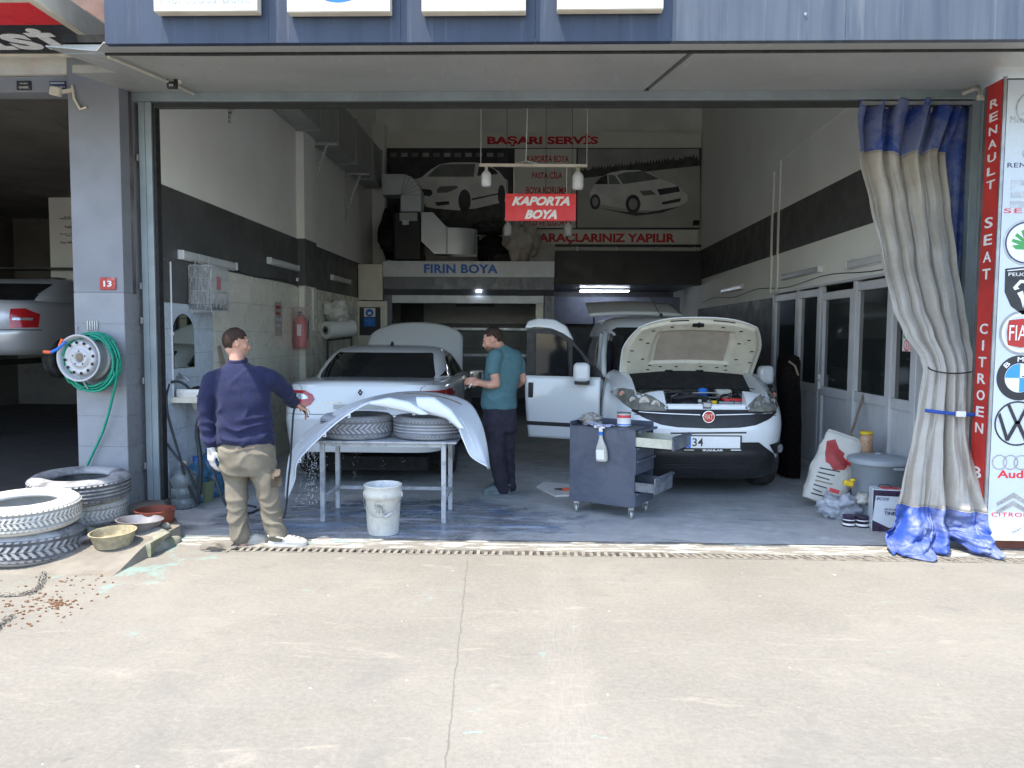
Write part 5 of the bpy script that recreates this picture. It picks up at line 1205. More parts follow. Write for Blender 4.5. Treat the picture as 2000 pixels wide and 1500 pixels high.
# bumper cover: an arched skin resting on the tyres; far edge, crown, near lip
bp = thing('bumper_cover', 'wet pale blue bumper cover arched over two tyres on the work table', 'car bumper')
far  = [at(x,y,Y=d-.14) for x,y,d in ((556,968,6.55),(562,905,6.6),(572,876,6.75),(605,838,6.95),(655,802,7.15),(710,780,7.3),(770,767,7.4),(830,765,7.4),(880,772,7.35),(918,788,7.2),(938,820,7.05),(950,862,6.95),(957,914,6.85))]
mid  = [at(x,y,Y=d-.14) for x,y,d in ((558,972,6.50),(568,930,6.48),(578,890,6.5),(612,850,6.62),(660,812,6.75),(712,788,6.86),(768,779,6.95),(825,779,6.97),(868,790,6.92),(905,812,6.85),(926,845,6.78),(941,880,6.72),(953,916,6.70))]
near = [at(x,y,Y=d-.14) for x,y,d in ((560,976,6.50),(575,940,6.46),(582,902,6.42),(622,858,6.45),(668,818,6.50),(715,790,6.55),(742,786,6.60),(775,798,6.62),(835,808,6.62),(886,822,6.60),(906,862,6.60),(921,892,6.62),(951,911,6.66))]
fS, mS, nS = smooth_path(far, 7), smooth_path(mid, 7), smooth_path(near, 7); K = len(fS)
def skin(u, v):
    i = u*(K-1); a = int(i); t = i-a; g = lambda L: L[a].lerp(L[min(a+1,K-1)], t)
    p, q, r_ = g(fS), g(mS), g(nS)
    return p*(1-v)**2 + (q*2-(p+r_)*.5)*2*v*(1-v) + r_*v*v if False else (p.lerp(q, v*2) if v < .5 else q.lerp(r_, v*2-1))
b = MB().grid(skin, 160, 17); sk = b.build('skin', M['carprimer'], bp, smooth=60, solid=.005)
# moulded ridge, near lip with mounting tabs, folded inner flange
ridge = [mS[i]*.55+nS[i]*.45 + V((0,-.004,.008)) for i in range(18, K-8)]
MB().tube(ridge, .006, 6, squash=(1,.6)).build('ridge', M['carprimer'], bp)
lip = [nS[i]+V((0,-.004,.004)) for i in range(0, K)]; MB().tube(lip, .008, 6).build('lip', M['carprimer'], bp)
for px, py in ((636,829),(688,800),(757,795),(812,808),(884,820),(586,872)):
    k = min(range(K), key=lambda i: ((nS[i].x-at(px,py,Y=6.55).x)**2+(nS[i].z-at(px,py,Y=6.55).z)**2)); q = nS[k]
    tb2 = MB().obox((q.x,q.y-.008,q.z-.014),(.026,.006,.036)).build('tab', M['carprimer'], bp, bevel=.003)
    MB().disc((q.x,q.y-.0125,q.z-.018),.006,10).build('hole', M['blackrough'], tb2)
fl = MB(); vs = []
for i in range(20, K-24): p = fS[i]; vs += [p+V((0,-.01,-.004)), p+V((0,-.02,-.055))]
fl.add(vs, [(2*i,2*i+1,2*i+3,2*i+2) for i in range(len(vs)//2-1)], 0, True); fl.build('inner_flange', M['galv_bright'], bp, solid=.004)
# blade-like inner wing pieces under the arch, and the dark slot behind the crown
def blade(pts, d0, d1, nm='inner_blade'):
    P_ = [at(x,y,Y=d0+(d1-d0)*k/(len(pts)-1)) for k, (x, y) in enumerate(pts)]; n_ = len(P_)//2; vs = []
    A_, B_ = P_[:n_], P_[n_:][::-1]
    def f(u, v): i = min(n_-2, int(u*(n_-1))); t = u*(n_-1)-i; a = A_[i].lerp(A_[i+1], t); c = B_[i].lerp(B_[i+1], t); return a.lerp(c, v) + V((0,-.02*sin(v*pi),0))
    MB().grid(f, 30, 6).build(nm, M['carprimer'], bp, solid=.004)
blade([(722,783),(760,776),(800,784),(838,809),(818,810),(785,803),(752,796),(722,791)], 6.42, 6.42)
blade([(812,775),(848,776),(882,800),(908,836),(896,838),(872,818),(846,810),(818,800)], 6.44, 6.44)
MB().tube([fS[i]*.55+mS[i]*.45 + V((0,-.012,.006)) for i in range(44, 62)], [.003]+[.012]*16+[.003], 6, squash=(1,.5)).build('grille_slot', M['wood'], bp)
w1 = [at(x,y,Y=d) for x,y,d in ((742,788,6.72),(790,800,6.66),(834,810,6.60),(828,795,6.75),(800,782,6.9),(765,778,6.95))]
# dripping foam and water under the arch's left foot
random.seed(21); dp = MB()
for k in range(420):
    px, py = random.gauss(603,14), random.uniform(850,985); p = at(px, py, Y=6.48+random.gauss(0,.04)); s = random.uniform(.0012,.0035); dp.obox(p,(s,s,s*random.uniform(1,4)))
for k in range(160):
    px = random.choice((650,668,690,748,700,790)) + random.gauss(0,4); p = at(px, random.uniform(880,985), Y=6.75); s = random.uniform(.001,.0026); dp.obox(p,(s,s,s*2))
for k in range(26):
    px = random.uniform(586,612); py = random.uniform(850,868); p = at(px, py, Y=6.62); L = random.uniform(.04,.22); dp.tube([p, p+V((random.uniform(-.012,.012),0,-L*.5)), p+V((random.uniform(-.02,.02),0,-L))], random.uniform(.001,.002), 4)
M['foam'] = P('soapy_drips', (.70,.74,.78), .2, var=0); o = dp.build('water_drops', M['foam']); o['kind'] = 'stuff'; o['label'] = 'soapy water dripping below the bumper cover'
# bucket
bk = thing('paint_bucket', 'paint splashed white bucket standing in front of the work table', 'bucket')
c = at(748, 1048, Y=6.20); bx_ = c.x
MB().lathe([(0,0),(.125,0),(.128,.006),(.146,.335),(.152,.338),(.153,.30),(.155,.30),(.156,.34),(.150,.392),(.156,.396),(.158,.404),(.152,.408),(.146,.402),(.142,.34),(.122,.012),(0,.012)],(bx_,6.21,.006),44).build('body', M['bucket'], bk)
MB().lathe([(0,.33),(.14,.33)],(bx_,6.21,.006),30).build('water', M['carprimer'], bk)
MB().tube([(bx_+.157*cos(t), 6.21-.157*sin(t)*1.02, .33-.16*sin(t)) for t in [pi*k/22 for k in range(23)]], .0028, 6).build('handle', M['steel'], bk)
MB().tube([(bx_+.157*cos(t), 6.205-.158*sin(t)*1.02, .33-.16*sin(t)) for t in [pi*.30+pi*.12*k/5 for k in range(6)]], .009, 8).build('grip', M['tablemetal'], bk)
for s in (-1,1): MB().obox((bx_+s*.156,6.21,.33),(.012,.03,.04)).build('lug', M['bucket'], bk, bevel=.003)
sp_ = MB(); random.seed(4)
for k in range(34):
    a = random.gauss(-pi/2, .16); zz_ = .235+random.gauss(0,.028); L = random.uniform(.01,.035); r_ = .1385+.018*(zz_/.335-.6); d_ = random.uniform(0,2*pi)
    p = V((bx_+r_*cos(a), 6.21+r_*sin(a)-.002, zz_)); sp_.bar(p, p+V((L*cos(d_),0,L*sin(d_))), .002,.002)
o = sp_.build('splash_mark', M['cabinet_in'], bk); o['kind'] = 'stuff'

# ================================================================ tool cabinet on castors
tc = thing('tool_cabinet', 'grey blue tool cabinet on castors with two drawers pulled out', 'tool cabinet')
A0 = V((.325,7.06,0)); A1 = V((.885,6.74,0)); ux = (A1-A0).normalized(); uy = V((-ux.y,ux.x,0)); Wd = (A1-A0).length; Dp = .44
RC = Matrix((ux,uy,V((0,0,1)))).transposed(); B0, B1 = .115, .80
def cbox(b, x0,x1,y0,y1,z0,z1,mi=0):
    c = A0 + ux*((x0+x1)/2) + uy*((y0+y1)/2); return b.obox((c.x,c.y,(z0+z1)/2),(x1-x0,y1-y0,z1-z0),RC,mi)
cbox(MB(),0,Wd,0,.012,B0,B1).build('side_panel', M['cabinet'], tc, bevel=.004)
b = MB(); cbox(b,0,Wd,Dp-.012,Dp,B0,B1); b.build('side_panel', M['cabinet'], tc, bevel=.004)
b = MB(); cbox(b,0,.012,.012,Dp-.012,B0,B1); b.build('back_panel', M['cabinet'], tc)
b = MB(); cbox(b,.0,Wd,.0,Dp,B1+.001,B1+.012); cbox(b,.0,Wd,Dp-.01,Dp,B1+.012,B1+.05); cbox(b,.0,.01,0,Dp,B1+.012,B1+.05); b.build('top_tray', M['cabinet'], tc)
b = MB(); cbox(b,.012,Wd-.02,.012,Dp-.012,B0,B0+.012); b.build('base_panel', M['cabinet_in'], tc)
def cpt(x, y, z): q = A0+ux*x+uy*y; return V((q.x,q.y,z))
MB().tube([cpt(Wd+.035,.02,B1-.005),cpt(Wd+.045,.1,B1),cpt(Wd+.045,Dp-.1,B1),cpt(Wd+.035,Dp-.02,B1-.005)], .014, 8).build('push_handle', M['cabinet'], tc)
MB().bar(cpt(Wd,.05,B1-.012),cpt(Wd+.04,.05,B1-.005),.03,.014).build('handle_bracket', M['cabinet'], tc); MB().bar(cpt(Wd,Dp-.05,B1-.012),cpt(Wd+.04,Dp-.05,B1-.005),.03,.014).build('handle_bracket', M['cabinet'], tc)
def drawer(z0, z1, out, frontz, m_side='cabinet_in', wide=True):
    b = MB(); x1 = Wd-.005+out; x0 = x1-.5
    cbox(b,x0,x1,.02,.026,z0,z1); cbox(b,x0,x1,Dp-.026,Dp-.02,z0,z1); cbox(b,x0,x1,.026,Dp-.026,z0,z0+.006)
    d = b.build('drawer', M[m_side], tc)
    b = MB(); cbox(b,x1,x1+.014,.0,Dp,z0-.012,frontz); b.build('drawer_front', M['cabinet_in'] if out > .1 else M['cabinet'], d, bevel=.004)
    b = MB(); cbox(b,x1+.014,x1+.038,.01,Dp-.01,frontz-.022,frontz-.002); b.build('pull', M['cabinet'], d, bevel=.006)
    return d
drawer(.665,.745,.34,.775, 'cream_worn'); drawer(.545,.64,.0,.655); drawer(.42,.53,.0,.54); drawer(.265,.345,.185,.40); drawer(.135,.235,.0,.25)
for i, (x, y) in enumerate(((.05,.05),(Wd-.05,.05),(.05,Dp-.05),(Wd-.05,Dp-.05))):
    q = cpt(x,y,0); k = MB().obox((q.x,q.y,.098),(.05,.05,.022)).obox((q.x-.02,q.y,.07),(.004,.036,.05)).obox((q.x+.02,q.y,.07),(.004,.036,.05)).build('castor', M['steel'], tc)
    MB().lathe([(0,-.012),(.034,-.012),(.040,-.006),(.040,.006),(.034,.012),(0,.012)],(q.x,q.y-.008,.0415),22,R=Matrix.Rotation(pi/2,3,'Y') if i != 1 else Matrix.Rotation(pi/2,3,'Y')@Matrix.Rotation(0,3,'X')).build('wheel', M['galv'], k)
# drawer oddments
for i,(x,y,mt,s) in enumerate(((Wd+.20,.15,'rust',(.14,.02,.02)),(Wd+.28,.22,'greentext',(.03,.05,.02)),(Wd+.26,.07,'bluetext',(.10,.02,.018)))):
    q = cpt(x,y,.68+s[2]/2); o = MB().obox(q,s,RC).build('hand_tool', M[mt], None, bevel=.004); tag(o, ('rust red tool lying in the upper open drawer','small green block in the upper open drawer','blue handled tool in the upper open drawer')[i], 'tool')
# things on the cabinet
c = cpt(.05+.40, .20, B1+.0125); o = thing('paint_tin', 'square printed paint tin with red band on the tool cabinet', 'tin')
MB().lathe([(0,0),(.066,0),(.066,.012),(.063,.016),(.063,.118),(.067,.122),(.067,.128),(.060,.128),(.058,.120),(0,.120)],c,28,mis=[1,1,0,0,1,1,1,1,1]).build('can', [M['white_plastic'],M['steel']], o)
MB().lathe([(.0636,.082),(.0636,.108)],c,28).build('red_band', M['tinred'], o); MB().lathe([(.0636,.012),(.0636,.026)],c,28).build('blue_band', M['bluetext'], o)
lump('rag', cpt(.13,.17,B1+.055), (.20,.16,.13), M['rag'], 6.1, 'stained grey rag bundle on the left of the tool cabinet', 'rag', .5, 4)
def cloth(u, v): q = cpt(.16+.24*u, .09-.12*v+.04*sin(u*7), B1+.018+.022*abs(sin(u*9+v*4))-(.035*max(0,v-.7)/.3 if False else 0)); return q
MB().grid(cloth, 24, 12).build('cloth', M['ragblue']); tag(bpy.data.objects['cloth'], 'pale blue cloth behind the spray bottle on the cabinet', 'cloth')
sb = thing('spray_bottle', 'dirty trigger spray bottle hanging on the side of the tool cabinet', 'spray bottle')
q = cpt(.345,-.035,0); SR = RC@Matrix.Rotation(-.07,3,'Y')
def sbody(u, v):
    hs = [(.0,.050),(.03,.056),(.09,.054),(.13,.046),(.17,.030),(.205,.018),(.235,.017)]; z = v*.235
    for i in range(len(hs)-1):
        if z <= hs[i+1][0] or i == len(hs)-2: t = (z-hs[i][0])/(hs[i+1][0]-hs[i][0]); w_ = hs[i][1]*(1-t)+hs[i+1][1]*t; break
    a = u*2*pi; ex_ = lambda c_: abs(c_)**.6*(1 if c_ > 0 else -1)
    return V((q.x,q.y,.515)) + SR@V((w_*ex_(cos(a)), w_*.55*ex_(sin(a)), z))
MB().grid(sbody, 25, 24).build('body', M['milky'], sb)
MB().lathe([(.019,.235),(.019,.262),(.015,.262),(.0,.262)],V((q.x,q.y,.515)),18,R=SR).build('collar', M['bluetext'], sb)
MB().obox(V((q.x,q.y,.515))+SR@V((.004,0,.292)),(.034,.024,.060),SR).obox(V((q.x,q.y,.515))+SR@V((-.03,0,.312)),(.06,.02,.026),SR).obox(V((q.x,q.y,.515))+SR@V((.030,0,.302)),(.03,.02,.018),SR).build('trigger_head', M['white_plastic'], sb, bevel=.005)
MB().obox(V((q.x,q.y,.515))+SR@V((0,-.0315,.062)),(.075,.002,.088),SR).build('bottle_label', M['plate'], sb)
# board with pliers on the floor
fb = thing('floor_board', 'thin white board lying on the floor behind the tool cabinet', 'board')
P4 = [at(1048,950,Z=.02),at(1062,941,Z=.02),at(1135,948,Z=.02),at(1118,966,Z=.02),at(1085,968,Z=.02)]
MB().prism([(p.x,p.y) for p in P4][::-1], ((0,0,.005),(1,0,0),(0,1,0)), .018).build('sheet', M['white'], fb)
pq = at(1100,955,Z=.04); pl_ = thing('pliers', 'orange handled pliers lying on the white floor board', 'pliers')
for s in (-1,1): MB().tube([pq+V((.12,.02*s,0)),pq+V((.05,.022*s,0)),pq+V((-.01,.004*s,0))], .011, 8).build('grip', M['orange'], pl_)
MB().tube([pq+V((-.01,0,0)),pq+V((-.09,.0,0))],[.018,.010],8,squash=(1,.6)).build('jaw', M['black'], pl_)
# ================================================================ left wall corner: mirror, sink, hoses, bottles, cage
mi = thing('wall_mirror', 'arched frameless mirror on the bluish tiles above the sink', 'mirror')
ym0, ym1 = 7.13, 7.58; zc_, zb_ = 1.62, 1.30
arch = [(ym0,zb_),(ym1,zb_),(ym1,zc_)] + [((ym0+ym1)/2+.225*cos(t), zc_+.20*sin(t)) for t in [pi*k/14 for k in range(1,14)]] + [(ym0,zc_)]
MB().prism(arch, ((WL+.010,0,0),(0,1,0),(0,0,1)), .006).build('backing', M['black'], mi)
sc_ = [((y-(ym0+ym1)/2)*.965+(ym0+ym1)/2, (z-1.56)*.98+1.56) for y, z in arch]; MB().prism(sc_, ((WL+.0165,0,0),(0,1,0),(0,0,1)), .003).build('glass', M['mirror'], mi)
bc = thing('birdcage', 'wire birdcage wrapped in crumpled clear film high on the left wall', 'birdcage')
cx0, cx1, cy0, cy1, cz0, cz1 = WL+.02, -3.175, 7.48, 7.88, 1.93, 2.30
R0 = Matrix.Rotation(.05,3,'Y'); 
MB().box(cx0,cx1,cy0,cy1,cz0-.06,cz0).build('tray', M['black'], bc, bevel=.01)
def wires(name, a, c, up, n_):
    me_par = []
    for k in range(n_):
        t = k/(n_-1); p = V(a).lerp(V(c), t); me_par.append((p, p+V(up)))
    b = MB(); [b.tube([p, q], .0022, 4, caps=False) for p, q in me_par]; o = b.build(name, M['cage'], bc); o['kind'] = 'stuff'; return o
wires('bars', (cx0,cy0,cz0), (cx1,cy0,cz0), (0,0,cz1-cz0), 16); wires('bars', (cx1,cy0,cz0), (cx1,cy1,cz0), (0,0,cz1-cz0), 24); wires('bars', (cx0,cy0,cz1), (cx0,cy1,cz1), (cx1-cx0,0,0), 20); wires('bars', (cx0,cy1,cz0), (cx1,cy1,cz0), (0,0,cz1-cz0), 14)
for z in (cz0, cz0+.12, cz0+.25, cz1): MB().tube([(cx0,cy0,z),(cx1,cy0,z),(cx1,cy1,z),(cx0,cy1,z)], .0035, 5).build('hoop', M['cage'], bc)
MB().box(cx1-.003,cx1+.002,cy0+.12,cy0+.22,cz0+.14,cz0+.27).build('door', M['tinred'], bc)
def film(u, v):
    pth = [(cx0,cy0-.012),(cx1+.012,cy0-.012),(cx1+.012,cy1+.01)]; L = u*2; i = min(1,int(L)); t = L-i; x = pth[i][0]*(1-t)+pth[i+1][0]*t; y = pth[i][1]*(1-t)+pth[i+1][1]*t
    n_ = .012*noise.noise(V((x*14,y*14,v*9)))+.008*noise.noise(V((x*30,y*30,v*25))); z = cz0-.09+(cz1-cz0+.1)*v; sag = .03*max(0,.25-v)*4
    return (x+n_-sag*.2, y-n_-sag*.2, z)
MB().grid(film, 60, 30).build('film_wrap', M['film'], bc)
fl_ = MB(); random.seed(8)
for k in range(60): 
    y = random.uniform(cy0,cy1); fl_.tube([(cx1+.016,y,cz0-.05+random.random()*.08),(cx1+.018,y+random.uniform(-.05,.05),cz0-.05+random.random()*.10)], .003, 4)
for k in range(46): 
    x = random.uniform(cx0,cx1); z = random.uniform(cz0-.06,cz1); fl_.tube([(x,cy0-.02,z),(x+random.uniform(-.03,.03),cy0-.02,z+random.uniform(-.12,.12))], .0018, 4)
o = fl_.build('film_creases', M['cage'], bc); o['kind'] = 'stuff'
# sink
sk_ = thing('wall_sink', 'stained white wall basin below the arched mirror', 'sink')
sy0, sy1, sx1 = 7.06, 7.58, -3.03
MB().box(WL+.01,sx1,sy0,sy1,.985,1.035).build('bracket_shelf', M['signtrim'], sk_)
def basin(u, v):
    a = u*2*pi; e = lambda c_: abs(c_)**.55*(1 if c_ > 0 else -1)
    pf = [(1.0,.0),(1.02,.05),(1.0,.075),(.9,.078),(.80,.06),(.72,.02),(.5,.0),(.0,-.005)]; i = min(len(pf)-2, int(v*(len(pf)-1))); t = v*(len(pf)-1)-i
    k = pf[i][0]*(1-t)+pf[i+1][0]*t; z = pf[i][1]*(1-t)+pf[i+1][1]*t
    return (WL+.012+.19+.185*k*e(cos(a)), (sy0+sy1)/2+.255*k*e(sin(a)), 1.036+z)
MB().grid(basin, 49, 36).build('basin', M['porcelain'], sk_)
MB().lathe([(.10,0),(.085,-.07),(.045,-.10),(.035,-.16),(.028,-.165),(.028,-.20),(.034,-.205),(.028,-.22),(.026,-.28),(.0,-.285)],(WL+.2,(sy0+sy1)/2,.984),20).build('trap', M['signtrim'], sk_)
MB().tube([(WL+.01,7.2,1.22),(WL+.10,7.2,1.22),(WL+.13,7.2,1.18)], .013, 8).tube([(WL+.06,7.2,1.22),(WL+.06,7.13,1.26)], .010, 6).build('tap', M['steel'], sk_)
lump('sink_sponge', (WL+.2, 7.25, 1.10), (.16,.14,.06), M['blackrough'], 3.3, 'dark rag lying in the stained basin', 'rag', .4, 3)
def hosething(name, lab, pts, r, mat, cat='hose', grp=None):
    P_ = [at(*p[:2], Y=p[2]) if len(p) == 3 else V(p[0]) for p in pts]; t = thing(name, lab, cat, grp); MB().tube(smooth_path(P_, 8), r, 8).build('tube', M[mat], t); return t
HG = 'dark hoses looped over the basin'
hosething('pressure_hose', 'dark hose looping over the basin and down to the bottles', [(312,770,7.0),(322,752,7.05),(345,745,7.12),(362,752,7.15),(378,768,7.1),(392,778,7.05),(398,790,7.0)], .013, 'hosedark', grp=HG)
hosething('pressure_hose', 'dark hose sagging from the basin rim towards the floor by the door frame', [(330,750,7.05),(325,775,6.98),(328,810,6.96),(340,855,6.96),(352,895,6.96),(362,935,6.95),(385,985,6.95)], .012, 'hosedark', grp=HG)
hosething('pressure_hose', 'dark hose crossing low from the frame to the bottles', [(313,845,7.0),(325,865,6.98),(345,892,6.95),(368,920,6.93),(388,968,6.93)], .011, 'hosedark', grp=HG)
hosething('pressure_hose', 'flat black hose hanging straight down right of the basin', [(395,790,7.0),(388,820,6.95),(385,850,6.95),(390,885,6.93),(392,930,6.92),(386,985,6.92)], .022, 'hosedark', grp=HG)
hosething('pressure_hose', 'thin dark hose running from the basin across to the man in navy', [(396,810,6.95),(404,850,6.85),(412,900,6.7),(430,960,6.55),(447,992,6.42),(480,1004,6.40),(505,995,6.55)], .011, 'hosedark', grp=HG)
hosething('pressure_hose', 'black hose coiled on the floor behind the man in navy', [(497,1000,6.5),(480,1003,6.5),(445,998,6.55),(462,985,6.75),(500,990,6.7)], .012, 'hosedark', grp=HG)
# bottles
def carboy(px, py, d, s, mat, lab, lean=0, cap='bluecap'):
    s *= .90; c = V((px, d, 0)); t = thing('water_bottle', lab, 'water bottle', 'large water bottles under the basin')
    pr = [(0,0),(.125,0),(.135,.02),(.135,.09),(.128,.10),(.128,.115),(.135,.125),(.135,.20),(.128,.21),(.128,.225),(.135,.235),(.135,.30),(.12,.345),(.07,.39),(.032,.42),(.030,.455)]
    o = MB().lathe([(r*s,z*s) for r,z in pr],(c.x,d,.006),30).build('body', M[mat], t)
    MB().lathe([(0,.488*s),(.034*s,.488*s),(.036*s,.44*s)],(c.x,d,.006),18).build('cap', M[cap], t)
carboy(-3.285,985,7.03,1.0,'greenpet','dusty grey green water bottle in front under the basin', cap='signtrim')
carboy(-3.285,960,7.30,1.0,'bluepet','pale blue water bottle behind the dusty one')
carboy(-3.27,935,7.57,1.15,'bluepet','taller pale blue water bottle nearest the room')
bb = thing('green_bucket', 'small pale green bucket beside the water bottles', 'bucket'); c = at(401,968,Y=7.3)
MB().lathe([(0,0),(.07,0),(.092,.2),(.098,.2),(.09,.195),(.066,.01),(0,.01)],(c.x,7.3,.006),24).build('body', P('pale_green_plastic',(.30,.36,.22),.5,var=.1), bb)
MB().tube([(c.x+.095*cos(t),7.3-.095*sin(t)*.6,.2+.05*sin(t)) for t in [pi*k/10 for k in range(11)]], .004, 6).build('handle', M['black'], bb)
lump('rubbish_bag', (-3.2, 7.9, .2), (.26,.2,.36), M['blackrough'], 2.9, 'crumpled dark bag behind the small green bucket', 'bag', .4, 3)
st_ = thing('leaning_stick', 'thin wooden stick leaning on the wall behind the man in navy', 'stick'); MB().bar((WL+.03,8.15,1.50),(WL+.25,8.5,0.02),.03,.02).build('stick', M['wood'], st_)
# extinguisher in a bag, poster
fe = thing('fire_extinguisher', 'red fire extinguisher in a clear bag hung before the pilaster', 'fire extinguisher')
fx, fy = WL+.13, 10.72; z0, z1 = at(572,682,X=fx).z, at(572,612,X=fx).z
MB().lathe([(0,z0),(.09,z0+.005),(.095,z0+.04),(.095,z1-.12),(.07,z1-.06),(.03,z1-.03),(.03,z1),(0,z1)],(fx,fy,0),24).build('cylinder', M['redbright'] if False else M['tinred'], fe)
MB().obox((fx,fy-.04,z1+.02),(.03,.10,.03)).obox((fx,fy-.06,z1-.02),(.02,.02,.05)).build('valve', M['black'], fe, bevel=.004)
MB().tube([(fx+.02,fy-.03,z1-.01),(fx+.11,fy-.02,z1-.10),(fx+.10,fy-.03,z0+.12)], .010, 6).build('hose', M['black'], fe)
MB().box(fx-.03,fx+.03,fy-.098,fy-.095,z0+.18,z0+.34).build('extinguisher_label', M['plate'], fe)
def fbag(u, v): a = u*2*pi; r_ = .115+.012*noise.noise(V((cos(a)*3,sin(a)*3,v*6)))+.03*max(0,v-.85)/.15*sin(a*3); return (fx+r_*cos(a), fy+r_*sin(a), z0-.02+(z1-z0+.12)*v)
MB().grid(fbag, 40, 24).build('clear_bag', P('pink_cast_film',(.55,.40,.40),.2,var=.2,alpha=.30,bump=.6,bscale=25), fe)
wp_ = MB().box(WL+.013,WL+.017,9.98,10.24,1.60,2.05).build('wall_notice', P('faded_notice',(.40,.34,.30),.6,var=.25,scale=12)); tag(wp_, 'faded paper notice on the cream tiles left of the extinguisher', 'notice')
for k, zz_ in enumerate((1.98,1.90,1.82,1.74)): MB().box(WL+.0172,WL+.0182,10.01,10.2-.04*(k%2),zz_-.02,zz_+.02).build('print_block', M['sackred'] if k < 2 else M['tile_blue'], wp_)
# roll of masking paper with a bag on top
rl_ = thing('paper_roll', 'large roll of cream masking paper on a low rack by the booth', 'paper roll')
rz_ = at(630,647,Y=12.2).z; rx0 = at(626,640,Y=12.2).x
RZ_ = Matrix.Rotation(pi/2,3,'Y')@Matrix.Rotation(0,3,'Z')
a, c = at(636,645,Y=12.1), at(686,640,Y=12.55)
MB().tube([a, c], .135, 28).build('roll', M['white'], rl_); dn = (a-c).normalized()
MB().disc(a+dn*.003,.07,20,dn).build('core', M['wood'], rl_); MB().disc(a+dn*.004,.035,20,dn).build('core_hole', M['blackrough'], rl_)
k_ = c + (c-a)*.05; MB().bar((a.x,a.y+.1,.02),(a.x,a.y+.1,a.z-.14),.03,.03).bar((c.x,c.y,.02),(c.x,c.y,c.z-.14),.03,.03).bar((a.x,a.y+.1,a.z-.16),(c.x,c.y,c.z-.16),.04,.03).build('rack', M['galv_dark'], rl_)
lump('printed_bag', (at(657,622,Y=12.3).x,12.3,a.z+.14+.17), (.42,.28,.36), M['sack'], 8.8, 'crumpled white bag with brown print lying on the paper roll', 'bag', .45, 4)
lump('dark_cloth_heap', (at(650,690,Y=12.9).x, 12.9, .45), (.7,.5,.9), M['blackrough'], 5.5, 'dark heap of cloth beneath the paper roll', 'cloth', .3, 3)

# ================================================================ right side clutter by the office front
tb = thing('waste_bin', 'large grey plastic bin with lid beside the curtain', 'bin')
c = at(1715, 1003, Y=6.98); 
MB().lathe([(0,0),(.19,0),(.20,.02),(.232,.50),(.245,.505),(.245,.52)],(c.x,7.02,.006),40).build('body', M['bin'], tb)
ld = MB().lathe([(.258,.50),(.262,.535),(.25,.548),(.18,.562),(.06,.572),(0,.573)],(c.x,7.02,.006),40).build('lid', M['bin'], tb)
MB().lathe([(.0,.574),(.035,.574),(.03,.586),(0,.587)],(c.x,7.02,.006),20).build('lid_knob', M['bin'], ld)
MB().obox((c.x+.08,6.78,.485),(.10,.035,.022)).build('handle', M['bin'], tb, bevel=.005)
# sack
sa = thing('feed_sack', 'half folded white woven sack with red leaf print leaning by the office', 'sack')
s0, s1 = at(1612,978,Y=7.28), at(1648,850,Y=7.62)
def sack(u, v):
    a = u*2*pi; e = lambda c_, p_=.55: abs(c_)**p_*(1 if c_ > 0 else -1)
    hw = (.185 - .02*v + .03*sin(v*3.0)); hd = .11*(1-.55*max(0,v-.55)/.45)*(1-.3*(1-v)**3); 
    if v > .97: hw *= .96; hd *= .35
    x = hw*e(cos(a)) ; y = hd*e(sin(a),.7); z = v*.70
    n_ = .016*noise.noise(V((x*9,y*9,z*8)))+.008*noise.noise(V((x*24,y*24,z*20)))
    p = V((x + n_*cos(a), y + n_*sin(a), z)); R_ = Matrix.Rotation(.31,3,'Y')@Matrix.Rotation(-.22,3,'X'); R_ = Matrix.Rotation(-.25,3,'Z')@R_
    return V((2.76, 7.36, .05)) + R_@p
sko = MB().grid(sack, 61, 50).build('sack_body', M['sack'], sa)
sbv = BVHTree.FromPolygons([v.co.copy() for v in sko.data.vertices], [list(p.vertices) for p in sko.data.polygons])
